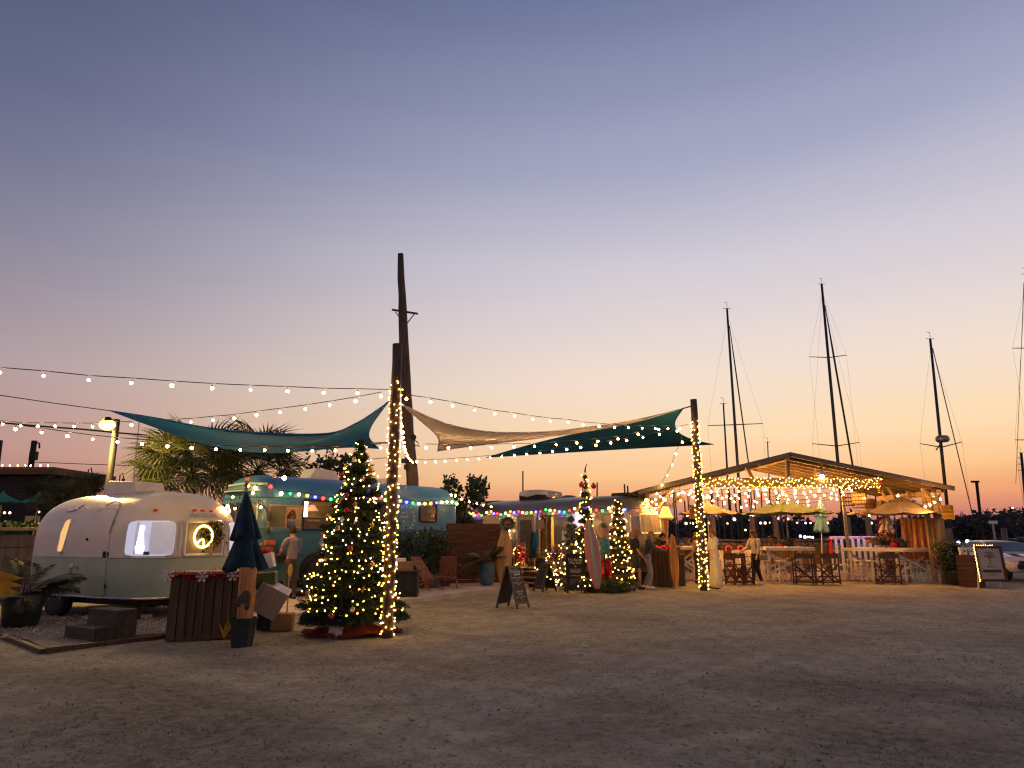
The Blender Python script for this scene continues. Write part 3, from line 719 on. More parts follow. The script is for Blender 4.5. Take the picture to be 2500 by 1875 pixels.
for lx in (3.75, 4.5):
    q = MB(); q.ball((Y_(lx), -.45, 2.25), .08, 10, 6); q.build('interior_lamp', m_bulbp, t, True)
# open door leaf swung towards the yard at the left jamb
hp = S.at(sd(Y_(3.80)), 1.35, .02)
Md = E3(0, 0, rad(-118))                                           # leaf direction from the hinge
def leaf(u, v): return V((hp.x, hp.y, .58+1.52*v)) + V((-.60*u, -.24*u, 0)) + V((0, .05*(1 if v > .72 else 0)*(v-.72)*4, 0))
q = MB()
pl = []
for cx, cz, a0 in ((.49, 1.41, 0), (.11, 1.41, PI/2), (.06, .06, PI), (.54, .06, 1.5*PI)):
    for i in range(5):
        r = .11 if cz > 1 else .06; a = a0+PI/8*i; pl.append((cx+r*math.cos(a), cz+r*math.sin(a)))
LM = Matrix.Translation(V((hp.x-.62, hp.y-.20, .60))) @ Matrix.Rotation(rad(16), 4, 'Z') @ Matrix.Rotation(PI/2, 4, 'X')
q.prism(pl, .05, LM.to_3x3()); dl = q.build('door', m_alu, t, False, LM.translation)
wpl = [(x*.66+.105, .72+z*.44) for x, z in pl]
q = MB(); q.prism(wpl, .012, LM.to_3x3()); q.build('door_window', mat('hazy_glass', (.10, .09, .085), .15, var=.3, scale=3), dl, False, LM.to_3x3() @ V((0, 0, .03)))
q = MB(); q.tube([LM.to_3x3() @ V((x, z, .03)) for x, z in pl], .018, 5, closed=True); q.build('door_rim', m_metal, dl)
q = MB(); q.box(LM.to_3x3() @ V((.52, .62, .05)), (.04, .04, .12)); q.build('handle', m_metal, dl)
window(t, S, sd(Y_(5.35)), 1.92, .58, .46, .08, m_coolwin, m_metal, .022)
window(t, S, sd(Y_(6.35)), 1.80, .40, .62, .08, m_softwin, m_tan, .022)
window(t, S, .0, 1.85, 1.0, .52, .08, m_softwin, m_metal, .022)
window(t, S, -1.05, 1.85, .5, .52, .08, m_softwin, m_metal, .022)
q = MB(); q.ball(S.at(sd(Y_(5.45)), 1.98, .07), (.10, .10, .10), 12, 8); q.build('porch_lamp', m_cool, t, True)
for x in (Y_(2.9), Y_(3.9)): wheel(t, (x, -SW/2+.1, .55), .36, .24, m_metal)
q = MB(); q.prism([(-.62, .10), (-.50, .0), (.55, 0), (.66, .12), (.62, .25), (.2, .32), (-.45, .32), (-.62, .25)], .75, Matrix.Rotation(PI/2, 3, 'X')); a = q.build('air_conditioner', m_offw, t, False, (Y_(2.75), .1, SZ-.02), bevel=.04)
q = MB(); q.prism([(-.58, .0), (.60, 0), (.60, .13), (.2, .16), (-.2, .10), (-.58, .16)], .78, Matrix.Rotation(PI/2, 3, 'X')); q.build('lower_grille', m_dark, a, False, (0, 0, .0))
q = MB(); q.ball((Y_(3.95), .1, SZ-.02), (.30, .3, .12), 16, 8); q.build('roof_dome', m_gmetal, t, True)
q = MB(); q.box((Y_(6.1), .1, SZ+.02), (.62, .55, .09)); q.build('roof_vent', m_dark, t, bevel=.03)
q = MB(); q.box((Y_(.75), .1, SZ-.02), (.7, .55, .08)); q.build('roof_vent', m_dark, t, bevel=.03)
# ------------------------------------------------------------------ bulbs and strings
def bulb_mesh(name, r, m, cap=True):
    b = MB()
    b.ball((0, 0, -r*.2), r, 8, 6)
    if cap: b.mi = 1; b.lathe([(r*.45, r*.7), (r*.5, r*1.5), (r*.2, r*1.8)], 6)
    return b.mesh(name, [m, m_cord] if cap else [m], True)
def mini_mesh(name, r, m):
    b = MB(); b.ball((0, 0, 0), r, 6, 4); return b.mesh(name, [m], True)
BULB = bulb_mesh('globe_bulb', .0235, m_bulb); BULBS = bulb_mesh('small_globe_bulb', .028, m_bulbf); BULBP = bulb_mesh('pavilion_globe_bulb', .030, m_bulbp)
MINI = mini_mesh('mini_bulb', .0090, m_mini); MINI2 = mini_mesh('mini_bulb_far', .0122, m_mini)
CLR = {k: bulb_mesh('colour_bulb_'+n, .045, m) for k, n, m in (('r', 'red', m_red_b), ('g', 'green', m_green_b), ('b', 'blue', m_blue_b), ('o', 'amber', m_amber_b), ('w', 'white', m_white_b))}
def cord(pts, par, r=.007, m=None, name='cord'):
    q = MB(); q.tube(pts, r, 4); return q.build(name, m or m_cord, par)
def string_lights(name, label, pts, meshes=None, group=None, drop=.07, cat='string lights', r=.007):
    p0 = V(pts[0]); t = thing(name, label, cat, p0, 0, group); P = [V(p)-p0 for p in pts]
    if r: cord([p+V((0, 0, drop)) for p in P], t, r)
    for i, p in enumerate(P):
        m = meshes[i % len(meshes)] if meshes else BULB
        if m is None: continue
        o = obj('bulb', m, t, p); o.rotation_euler = (R.gauss(0, .25), R.gauss(0, .25), 0); o.scale = (R.uniform(.85, 1.15),)*3
    return t
def pix(seq, Y0, Y1):
    n = len(seq)-1; return [at(x, y, Y0+(Y1-Y0)*i/n) for i, (x, y) in enumerate(seq)]

# ------------------------------------------------------------------ the two wrapped posts and the tall utility pole
def post(label, px, pyb, pytop, r, group):
    b = gp(px[0], pyb); top = at(px[1], pytop, b.y+.05)
    t = thing('timber_post', label, 'post', (b.x, b.y, gz(b.x, b.y)-.05), 0, group)
    q = MB(); d = top-V((b.x, b.y, -.05)); n = 14
    q.tube([d*(i/n)+V((noise.noise(V((i*.5, 1, 2)))*.012, 0, 0)) for i in range(n+1)], [r*(1.06-.12*i/n) for i in range(n+1)], 14)
    q.build('shaft', m_pole, t, True)
    return t, b, d
PL, bL, dL = post('tall dark timber post wrapped in fairy lights beside the big christmas tree', (945, 970), 1556, 840, .085, 'timber posts holding the shade sails')
PR, bR, dR = post('timber post wrapped in fairy lights standing left of the open pavilion', (1719, 1693), 1441, 975, .105, 'timber posts holding the shade sails')
def wrap(label, b, d, r, f0, f1, n, mesh, turns, seed):
    rr = random.Random(seed); t = thing('fairy_lights', label, 'fairy lights', b, 0, 'fairy lights wound round the posts')
    c = []
    for i in range(int(turns*14)):
        f = f0+(f1-f0)*i/(turns*14); a = 2*PI*i/14; c.append(d*f+V(((r+.012)*math.cos(a), (r+.012)*math.sin(a), 0)))
    cord(c, t, .004, mat('red_brown_cord', (.16, .03, .02), .6, var=0) if 'red_brown_cord' not in bpy.data.materials else bpy.data.materials['red_brown_cord'])
    for i in range(n):
        f = f0+(f1-f0)*(i+rr.random())/n; a = 2*PI*turns*i/n+rr.gauss(0, .35); q = r+.02
        obj('bulb', mesh, t, d*f+V((q*math.cos(a), q*math.sin(a), rr.gauss(0, .02))))
    return t
wrap('warm fairy lights wound thickly round the taller post beside the big christmas tree', bL, dL, .09, .003, .845, 235, MINI, 34, 1)
wrap('warm fairy lights wound thickly round the post next to the woman in the cream jumpsuit', bR, dR, .11, .003, .87, 235, MINI2, 38, 2)

ub_ = at(1014, 1300, 22.5); U = V((ub_.x, 22.5, 0)); tp = at(978, 620, 22.5); lo = at(1010, 1165, 22.5)
t = thing('utility_pole', 'very tall leaning wooden utility pole behind the wrapped post, with a short crossarm', 'utility pole', U)
def ux(py, px): p = at(px, py, 22.5); return p-U
q = MB(); kp = [ux(620, 978), ux(680, 979), ux(720, 982), ux(760, 983), ux(840, 986), ux(930, 991), ux(1020, 994), ux(1100, 1001), ux(1168, 1007)]
kp = [V((kp[-1].x+.12, 0, -.3))]+kp[::-1]
q.tube(kp, [.20, .20, .185, .175, .17, .165, .15, .13, .125, .10], 12); q.build('shaft', m_pole, t, True)
q = MB(); a, b = ux(756, 957), ux(766, 1020); q.beam(a, b, .06, .06); q.build('crossarm', m_pole, t)
for x0, y0, x1, y1 in ((965, 761, 979, 780), (1011, 767, 992, 792)):
    q = MB(); q.beam(ux(y0, x0), ux(y1, x1), .03, .03); q.build('brace', m_pole, t)
q = MB(); q.ball(ux(1070, 1012)+V((0, -.2, 0)), (.09, .09, .1), 10, 8); q.tube([ux(1075, 1012)+V((0,-.2,0)), ux(1082, 1022)+V((0,-.25,0)), ux(1092, 1026)+V((0,-.25,0)), ux(1088, 1012)+V((0,-.2,0))], .018, 5); q.build('flood_lamp_bracket', m_dark, t)
q = MB(); p = ux(1127, 991)+V((0, -.22, 0)); q.box(p, (.22, .12, .14)); q.box(p+V((.03, .02, -.2)), (.1, .1, .16)); q.build('service_box', m_dark, t)
q = MB(); q.tube([ux(y, x)+V((.05, -.2, 0)) for x, y in ((1003, 975), (1006, 1010), (1008, 1070))], .012, 4); q.build('riser_cable', m_cord, t)

# ------------------------------------------------------------------ shade sails
def spl(pts, u):                                                   # Catmull-Rom along points with depth
    n = len(pts)-1; f = min(n-1e-6, max(0, u*n)); i = int(f); t = f-i
    p = [pts[max(0, i-1)], pts[i], pts[i+1], pts[min(n, i+2)]]
    return .5*((2*p[1])+(p[2]-p[0])*t+(2*p[0]-5*p[1]+4*p[2]-p[3])*t*t+(3*p[1]-p[0]-3*p[2]+p[3])*t**3)
def sail(label, top, bot, right, m, cat='shade sail', belly=.12, group='shade sails'):
    A = top[0]
    def fn(u, v):
        T, B, Rr = spl(top, u), spl(bot, u), spl(right, v)
        e = u**4
        base = T.lerp(B, v); ed = top[-1].lerp(bot[-1], v)
        p = base+(Rr-ed)*e
        return p-A+V((0, belly*math.sin(PI*v)*math.sin(PI*u), -belly*.3*math.sin(PI*v)*math.sin(PI*u)))
    q = MB(); q.sheet(fn, 44, 14, .006); t = thing('shade_sail', label, cat, A, 0, group)
    o = q.build('cloth', m, t, True)
    e = MB(); e.tube([fn(i/40, 0) for i in range(41)], .012, 5); e.tube([fn(i/40, 1) for i in range(41)], .012, 5); e.tube([fn(1, i/20) for i in range(21)], .012, 5); e.build('hem', m, t, True)
    return t
def P3(l): return [at(x, y, Y) for x, y, Y in l]
cT = sail('long teal shade sail stretched from the far left to the tall wrapped post', P3([(270, 1003, 12.4), (385, 1021, 12.2), (500, 1043, 12), (640, 1057, 11.8), (800, 1058, 11.6), (870, 1033, 11.5), (915, 1005, 11.4), (950, 979, 11.2)]),
     P3([(270, 1003, 12.4), (370, 1040, 13.2), (470, 1075, 14), (560, 1096, 14.5), (660, 1106, 15), (750, 1100, 15.2), (850, 1092, 15.4), (925, 1095, 15.5)]), P3([(950, 979, 11.2), (925, 1012, 12.2), (904, 1045, 13.4), (902, 1070, 14.6), (925, 1095, 15.5)]), m_teal)
sail('sand coloured shade sail slung between the two wrapped posts', P3([(1664, 998, 20.4), (1560, 1024, 19.2), (1450, 1041, 17.8), (1330, 1054, 16.2), (1200, 1054, 14.4), (1090, 1034, 12.8), (984, 989, 11.3)]),
     P3([(1664, 998, 20.4), (1560, 1028, 19.6), (1450, 1050, 18.8), (1330, 1068, 18), (1230, 1080, 17.2), (1140, 1091, 16.6), (1068, 1101, 16)]), P3([(984, 989, 11.3), (1030, 1030, 12.6), (1060, 1056, 13.9), (1071, 1076, 15), (1068, 1101, 16)]), m_beige)
sail('teal triangular shade sail reaching the wrapped post by the pavilion', P3([(1187, 1117, 27), (1300, 1084, 25.6), (1420, 1055, 24), (1540, 1028, 22.2), (1668, 998, 20.4)]),
     P3([(1187, 1117, 27), (1330, 1108, 26.5), (1480, 1099, 26), (1620, 1091, 25.4), (1742, 1085, 25)]), P3([(1668, 998, 20.4), (1648, 1030, 21.4), (1656, 1055, 22.6), (1690, 1073, 23.8), (1742, 1085, 25)]), m_teal2)
def cable(label, pts, r=.008, cat='cable', group=None):
    p0 = V(pts[0]); q = MB(); q.tube([V(p)-p0 for p in pts], r, 5)
    return tag(q.build('cable', m_cord, None, False, p0), label, cat, group)
cable('thin stay cable from the left edge of the view to the teal sail corner', pix([(-60, 957), (0, 965), (130, 984), (270, 1003)], 10.5, 12.4), .008)
cable('short shackle cable from the teal sail tip to the top of the pavilion post', pix([(1665, 998), (1690, 991)], 20.4, 20.5), .02)
cable('short cable from the teal sail corner to the wrapped post', pix([(905, 1082), (952, 1081)], 13, 11.4), .014)
cable('thick black overhead cable crossing low on the left behind the street lamp', pix([(-80, 1022), (0, 1032), (90, 1040), (200, 1048), (290, 1057), (400, 1066), (520, 1071)], 21, 25), .03)
cable('thin overhead wire low on the left above the dark palms', pix([(85, 1128), (230, 1134), (400, 1139)], 40, 34), .02)
cable('thin slack wire from the utility pole towards the palm', pix([(720, 1135), (850, 1126), (960, 1116)], 30, 24), .012)

string_lights('bulb_string', 'highest bulb string running from the left edge to the tall wrapped post', pix([(-95, 897), (0, 909), (107, 917), (216, 928), (321, 934), (420, 941), (518, 947), (612, 951), (702, 954), (790, 958), (873, 959), (955, 961)], 9.2, 11.3), group='bulb strings overhead')
string_lights('bulb_string', 'bulb string dipping over the teal sail and rising to the tall wrapped post', pix([(-30, 1034), (7, 1035), (51, 1039), (92, 1040), (135, 1040), (181, 1041), (226, 1041), (272, 1039), (321, 1037), (372, 1036), (424, 1032), (466, 1030), (520, 1025), (572, 1021), (626, 1013), (684, 1006), (745, 998), (805, 989), (868, 979), (931, 967)], 15.5, 11.2), group='bulb strings overhead')
string_lights('bulb_string', 'lowest bulb string on the left passing below the teal sail and behind the big tree', pix([(-22, 1039), (38, 1047), (102, 1055), (164, 1064), (226, 1072), (287, 1078), (347, 1083), (409, 1089), (468, 1093), (527, 1096), (587, 1098), (646, 1099), (703, 1100), (762, 1100), (819, 1099), (875, 1096), (930, 1093)], 11.4, 13), group='bulb strings overhead')
string_lights('bulb_string', 'bulb string sloping from the tall wrapped post down to the post by the pavilion', pix([(992, 973), (1051, 981), (1105, 990), (1158, 1001), (1208, 1010), (1256, 1016), (1301, 1023), (1344, 1028), (1387, 1031), (1424, 1037), (1463, 1040), (1500, 1043), (1534, 1044), (1568, 1045), (1600, 1046), (1631, 1046), (1660, 1046), (1688, 1040)], 11.6, 20.3), group='bulb strings overhead')
string_lights('bulb_string', 'level bulb string under the sand coloured sail', pix([(1040, 1092), (1095, 1093), (1149, 1093), (1200, 1092), (1255, 1090), (1305, 1089), (1358, 1085), (1408, 1081), (1460, 1077), (1509, 1071), (1558, 1060), (1608, 1048)], 14, 20), [BULBS], group='bulb strings overhead')
string_lights('bulb_string', 'bulb string from the utility pole rising across the teal triangular sail', pix([(1017, 1127), (1038, 1128), (1063, 1127), (1087, 1126), (1115, 1124), (1141, 1122), (1169, 1120), (1197, 1117), (1225, 1115), (1256, 1112), (1286, 1109), (1318, 1106), (1349, 1102), (1384, 1097), (1418, 1092), (1455, 1087), (1491, 1081), (1530, 1075), (1570, 1068), (1610, 1060), (1653, 1052)], 21, 20.4), [BULBS], group='bulb strings overhead')
string_lights('bulb_string', 'short bulb string dropping from the sail corner to the pavilion eave', pix([(1653, 1052), (1666, 1079), (1650, 1108), (1641, 1135), (1629, 1160), (1616, 1184)], 20.4, 22.3), [BULBS], group='bulb strings overhead')
string_lights('bulb_string', 'bunched glowing rope of bulbs draped from the wrapped post to the utility pole', pix([(981, 1040), (983, 1055), (984, 1068), (986, 1080), (987, 1090), (989, 1098), (991, 1105), (994, 1112), (998, 1118), (1003, 1124), (1008, 1128)], 12.2, 21.5), [BULBS], drop=.0, group='bulb strings overhead')

# coloured strings on bus and silver trailer
def on_shell(S, root, rz, s, z, off, k=1.):
    return V(root)+Matrix.Rotation(rz, 3, 'Z') @ (S.at(s, z, off)*k)
cyc = {k: CLR[k] for k in CLR}
seq = 'wrwgwobrggwowbwrgwobgwwobwwwgwobw'
pts = []; ms = []
for i in range(30):
    l = .05+i*.235; sag = .045*math.sin(l*2.2)
    pts.append(on_shell(Bs, bc, brz, Bs.s_side(l-BL/2), 2.50-.0*l+sag+(.16 if l < .3 else 0), .09)); ms.append(CLR[seq[i]])
string_lights('coloured_bulb_string', 'string of big coloured bulbs hung along the side of the blue bus', pts, ms, 'coloured bulb strings', .05)
S = Shell(SL, SW, .55, 1.75, SZ, 4.2, 2.3, 1.05, .08)
seq = 'rgwobrgwobrgwobrwgobrgwobgrwobw'; pts = []; ms = []
for i in range(38):
    l = .12+i*.19; pts.append(on_shell(S, sc_, srz, S.s_side(l-SL/2), 2.20+.035*math.sin(l*5)+(R.gauss(0, .02)), .09, SK)); ms.append(CLR[seq[i % len(seq)]])
string_lights('coloured_bulb_string', 'string of big coloured bulbs hung along the silver trailer', pts, ms, 'coloured bulb strings', .05)
pts = [on_shell(S, sc_, srz, s, z, .10, SK) for s, z in [(S.s_side(2.6-SL/2+.12*math.sin(i*2.)), 2.12-i*.11) for i in range(7)]]
string_lights('bulb_string', 'short cluster of warm bulbs hanging beside the trailer door', pts, [CLR['w']], 'bulb strings overhead', .04)
string_lights('bulb_string', 'warm bulbs linking the bus roof edge to the silver trailer', pix([(1102, 1208), (1112, 1210), (1127, 1218), (1146, 1225), (1164, 1229), (1180, 1233), (1199, 1237)], 21.2, 24), [BULBS], 'bulb strings overhead')
string_lights('bulb_string', 'few warm bulbs between the little trailer roof and the bus front', pix([(548, 1243), (556, 1236), (560, 1246), (568, 1213), (573, 1241), (606, 1186), (617, 1202), (637, 1238)], 14, 16.4), [BULBP, BULBP, BULBP, BULB, BULB, BULB], 'bulb strings overhead')
for x, y, Y in ((669, 1163, 16.4), (693, 1166, 16.5)): pass
q = MB(); a, b = at(669, 1163, 16.6), at(694, 1167, 16.5); q.tube([V((0,0,0)), b-a], .02, 6); q.ball((0, 0, 0), .05, 8, 6); q.mi = 1; q.ball(b-a, .05, 8, 6)
tag(q.build('roof_lamp', [m_tan, m_bulb], None, True, a), 'small two ended lamp with one lit bulb on the bus roof edge', 'lamp')

# ------------------------------------------------------------------ street lamp, utility poles and the dark left background
sb = at(272, 1175, 17.5); s0 = V((sb.x, 17.5, 0)); stp = at(286, 1024, 17.5)
t = thing('street_lamp', 'lit yellow street lamp on a dark wooden pole behind the little trailer', 'street lamp', s0)
q = MB(); q.tube([(-.06, 0, -.2), stp-s0], [.10, .075], 10); q.build('pole', m_dark, t, True)
h = at(262, 1037, 17.3)-s0
q = MB(); q.tube([stp-s0+V((0, -.05, -.08)), h+V((.25, 0, .12)), h+V((.1, 0, .1))], .03, 6); q.lathe([(.05, .2), (.12, .14), (.14, .08)], 12, h); q.build('lamp_arm', m_dark, t)
q = MB(); q.ball(h+V((0, 0, .0)), (.20, .16, .14), 14, 10); q.build('lamp_glass', m_street, t, True)
ld = bpy.data.lights.new('street_light', 'POINT'); ld.energy = 900; ld.color = (1, .62, .16); ld.shadow_soft_size = .1; obj('street_light', ld, t, h+V((-.25, -.25, -.16)))
t = thing('utility_pole', 'dark utility pole with a transformer beside the building at the left', 'utility pole', V((at(78, 1150, 40).x, 40, 0)))
b = V((at(78, 1150, 40).x, 40, 0)); q = MB(); q.tube([(0, 0, -.3), at(84, 1076, 40)-b], [.2, .15], 8); q.build('shaft', m_dark, t)
q = MB(); p = at(86, 1080, 40)-b; q.tube([p, p+V((.25, 0, -.05)), p+V((.3, 0, -.35))], .05, 6); q.box(p+V((.1, -.1, -.8)), (.35, .3, .5)); q.build('transformer', m_dark, t)
b = V((at(-3, 1150, 40).x, 40, 0)); q = MB(); q.tube([V((0, 0, -.3)), at(0, 1075, 40)-b], [.2, .15], 8); tag(q.build('utility_pole', m_dark, None, False, b), 'dark utility pole at the very left edge of the view', 'utility pole')
b = V((at(332, 1170, 30).x, 30, 0)); q = MB(); q.tube([V((0, 0, -.3)), at(340, 1028, 30)-b], [.04, .02], 6); tag(q.build('antenna_mast', m_gmetal, None, False, b), 'thin bare antenna mast right of the street lamp', 'mast')
for i, (x, y) in enumerate(((216, 1147), (293, 1160), (371, 1152))):
    b = V((at(x, 1180, 34).x, 34, 0)); tpp = at(x, y, 34)-b; q = MB(); q.tube([V((0, 0, -.2)), tpp, tpp+V((.12, 0, .1)), tpp+V((.2, 0, -.15))], .03, 6); q.ball(tpp+V((.2, 0, -.25)), .09, 8, 6)
    tag(q.build('hook_lamp', m_dark, None, False, b), ['unlit hooked yard lamp between the two dark palms and the street lamp', 'unlit hooked yard lamp just right of the street lamp pole', 'unlit hooked yard lamp beside the big palm'][i], 'yard lamp', 'hooked yard lamps behind the little trailer')

t = thing('bar_building', 'dark flat roofed bar building with a row of lights along its roof edge', 'building', V((at(-10, 1300, 30).x, 31, 0)))
b = V((at(-10, 1300, 30).x, 31, 0)); tz = at(0, 1135, 30).z
q = MB(); q.box((-1.5, 2, tz/2-.2), (5.2, 4, tz-.4)); q.build('wall', m_dark, t)
q = MB(); q.prism([(-5, -.5), (1.75, -.5), (1.75, 4.4), (-5, 4.4)], .32); q.build('roof', m_plank, t, False, (0, 0, tz-.2))
for i in range(8):
    o = obj('roof_bulb', BULB, t, V((-.9+i*.34-(.1 if i == 5 else 0), -.5, tz+.03)))
q = MB(); q.box((.9, -.03, 1.5), (.8, .06, 1.8)); q.build('window', m_dimwin, t)
for i in range(3):
    q = MB(); p = at(-2+i*13, 1252, 29)-b; q.ball(p, .05, 6, 4); q.build('porch_bulb', m_dim, t, True)
q = MB(); p = at(95, 1250, 29)-b; q.ball(p, .05, 6, 4); q.build('porch_bulb', m_dim, t, True)

def patio_umbrella(label, loc, R0, z1, ztop, m, polem, group, ribs=8, vent=True, rot=.3, zf=0):
    t = thing('patio_umbrella', label, 'umbrella', loc, rot, group)
    def cw(u, v, r0, r1, za, zb):
        k = u*ribs; i = int(k) % ribs; f = k-int(k)
        a0, a1 = 2*PI*i/ribs, 2*PI*(i+1)/ribs; r = r0+(r1-r0)*v; z = za+(zb-za)*(v+.10*math.sin(PI*v))
        e = V((r*math.cos(a0), r*math.sin(a0), z)).lerp(V((r*math.cos(a1), r*math.sin(a1), z)), f)
        e.z -= .06*math.sin(PI*f)*v; return e
    q = MB(); q.sheet(lambda u, v: cw(min(u, 1-1e-6), v, R0*.22, R0, ztop-.09, z1), ribs*4, 6, .006); c = q.build('canopy', m, t)
    q = MB(); q.sheet(lambda u, v: cw(min(u, 1-1e-6), v, .03, R0*.36, ztop+.02, ztop-.13), ribs*4, 3, .006); q.build('vent_cap', m, c)
    q = MB(); q.tube([(0, 0, zf-loc[2] if zf else 0), (0, 0, ztop+.06)], .025, 8); q.build('pole', polem, t, True)
    for i in range(ribs):
        a = 2*PI*i/ribs; q = MB(); q.tube([(.03*math.cos(a), .03*math.sin(a), ztop-.08), (R0*.97*math.cos(a), R0*.97*math.sin(a), z1-.02)], .010, 4); q.build('rib', polem, t)
    return t
def um(label, px, pyt, pye, wpx, Y, m, polem, group, **k):
    T, E = at(px, pyt, Y), at(px, pye, Y)
    return patio_umbrella(label, (T.x, Y, k.pop('zb', 0)), wpx/2/FPX*Y*.985, E.z-k.get('zo', 0), T.z, m, polem, group, rot=k.get('rot', .3))
um('open green patio umbrella at the left edge of the view', 8, 1203, 1224, 90, 24, m_uteal, m_tan, 'green umbrellas left of the little trailer')
um('open green patio umbrella between the dark building and the little trailer', 96, 1206, 1226, 84, 24, m_uteal, m_tan, 'green umbrellas left of the little trailer')
# garden counter with ledge of succulents at the left
p = gp(75, 1405); b = V((at(60, 1400, 16.5).x, 16.5, 0))
t = thing('timber_bin', 'grey weathered timber counter with a ledge left of the little trailer', 'counter', b)
h_ = at(60, 1290, 16.5).z
q = MB(); q.box((-.2, .5, h_/2-.08), (1.7, 1.0, h_-.16)); q.build('cladding', m_pile, t)
for i in range(5):
    q = MB(); q.box((-.2, -.02, .16+i*.31), (1.72, .03, .29)); q.build('board', m_pile, t, bevel=.005)
q = MB(); q.box((-.3, .45, h_-.02), (2.1, 1.3, .07)); q.build('ledge', m_tan, t, bevel=.008)
q = MB(); rr = random.Random(8)
for i in range(14): crown(q, (-1.3+i*.16, .2, h_+.09), (.11, .1, .08), 30, .05, rr)
tag(q.build('ledge_plants', m_leaf, None, False, b), None, None, kind='stuff')

# ------------------------------------------------------------------ palms
def fan_frond(name, n, L, rr, m=m_palm, pet=.9):
    q = MB(); q.tube([(0, 0, 0), (pet*.6, 0, .08), (pet, 0, .04)], [.014, .012, .010], 4)
    for i in range(n):
        a = (i/(n-1)-.5)*rad(250); l = L*(.75+.25*math.cos(a*.6))*rr.uniform(.88, 1.06)
        d = V((math.cos(a), math.sin(a), 0)); s = V((-d.y, d.x, 0)); b = V((pet, 0, .04)); md = b+d*l*.55+V((0, 0, .06*rr.uniform(.3, 1.4))); e = b+d*l+V((0, 0, -l*rr.uniform(.12, .42)))
        q.add([b, md+s*.026, md-s*.026, e, md+V((0, 0, -.02))], [(0, 1, 4), (0, 4, 2), (1, 3, 4), (4, 3, 2)])
    return q.mesh(name, m)
def fan_palm(label, px, py, Y, scale, nf, seed, lo=-.5, hi=1.3, m=m_palm, tr=.16):
    rr = random.Random(seed); c = at(px, py, Y); b = V((c.x, Y, 0)); t = thing('palm_tree', label, 'palm tree', b)
    q = MB(); q.tube([(0, 0, -.2), (.05, 0, c.z*.5), (0, 0, c.z)], [tr*1.2, tr, tr*.9], 10); q.build('trunk', m_dark, t, True)
    fr = [fan_frond('fan_frond', 26, .95, rr, m) for _ in range(3)]
    for i in range(nf):
        o = obj('frond', fr[i % 3], t, (0, 0, c.z)); o.scale = (scale*rr.uniform(.8, 1.1),)*3
        o.rotation_euler = (rr.gauss(0, .5), -rr.uniform(lo, hi), i*2.4+rr.gauss(0, .3))
    return t
fan_palm('broad fan palm lit gold by the street lamp between the little trailer and the bus', 468, 1158, 20.2, 1.12, 46, 3, -.65, 1.3)
fan_palm('dark fan palm whose stiff leaves show behind the front roof of the bus', 630, 1150, 22.5, 1.12, 34, 14, -.6, 1.2)
fan_palm('low dark fan palm next to the transformer pole', 115, 1210, 27, .62, 26, 5, -.5, 1.2, m_palmd)
fan_palm('low dark fan palm just left of the street lamp pole', 205, 1207, 26, .58, 26, 6, -.5, 1.2, m_palmd)
fan_palm('small dark fan palm between the street lamp and the broad palm', 370, 1185, 25, .55, 22, 7, -.5, 1.2, m_palmd)
fan_palm('dark fan palm low behind the left end of the little trailer', 160, 1235, 24, .65, 22, 8, -.5, 1.2, m_palmd)
def pinnate(name, L, n, rr, m=m_palm, droop=.55):
    q = MB(); sp = [V((L*f, 0, L*(.75*f-droop*1.25*f*f))) for f in [i/10 for i in range(11)]]
    q.tube(sp, [.009-.0007*i for i in range(11)], 4)
    for i in range(n):
        f = .2+.78*i/n; k = f*10; j = min(9, int(k)); p = sp[j].lerp(sp[j+1], k-j); l = L*.38*math.sin(PI*(.12+.8*f))*rr.uniform(.85, 1.1)
        for sg in (-1, 1):
            e = p+V((l*.55, sg*l*.8, -l*.35)); md = p.lerp(e, .5)+V((0, 0, l*.08)); s = V((.014, -sg*.008, 0)); q.add([p, md+s, e, md-s], [(0,1,2,3)])
    return q.mesh(name, m)
def potted_palm(label, b, z0, L, nf, pot, seed, m=m_palm, cat='potted plant', group=None):
    rr = random.Random(seed); t = thing('potted_palm', label, cat, b, 0, group)
    o = pot(t); fr = [pinnate('frond_leaf', L, 22, rr, m) for _ in range(2)]
    for i in range(nf):
        o = obj('frond', fr[i % 2], t, (R.gauss(0, .03), R.gauss(0, .03), z0)); o.scale = (rr.uniform(.75, 1.1),)*3; o.rotation_euler = (rr.gauss(0, .2), -rr.uniform(-.35, .75), i*2.4+rr.gauss(0, .4))
    return t
def pot_of(prof, m, n=18):
    def f(t):
        q = MB(); q.lathe(prof, n); o = q.build('pot', m, t, True); r, z = prof[-1]
        k = MB(); k.lathe([(r*.86, z-.05), (r*.5, z-.03), (.01, z-.02)], n); k.build('soil', m_dark, o); return o
    return f
potted_palm('big dark palm in a dark pot before the left end of the little trailer', gp(48, 1533), .50, .85, 15, pot_of([(.20, 0), (.26, .05), (.31, .45), (.34, .52), (.30, .53)], m_dkpot), 3, m_palmd)
q = MB(); b = at(14, 1420, 10.8)
for k in range(3): q.add([(-.55, 0, .02-k*.05), (-.1, -.02, .16-k*.09), (.27, 0, .05-k*.11), (-.1, .03, -.02-k*.09)], [(0,1,2,3)])
q.tube([(-.6, 0, .0), (-.75, 0, -.5), (-.8, 0, -b.z)], .015, 5)
tag(q.build('banana_leaf', m_yleaf, None, False, b), 'bright yellow drooping leaf plant at the left edge of the view', 'plant')
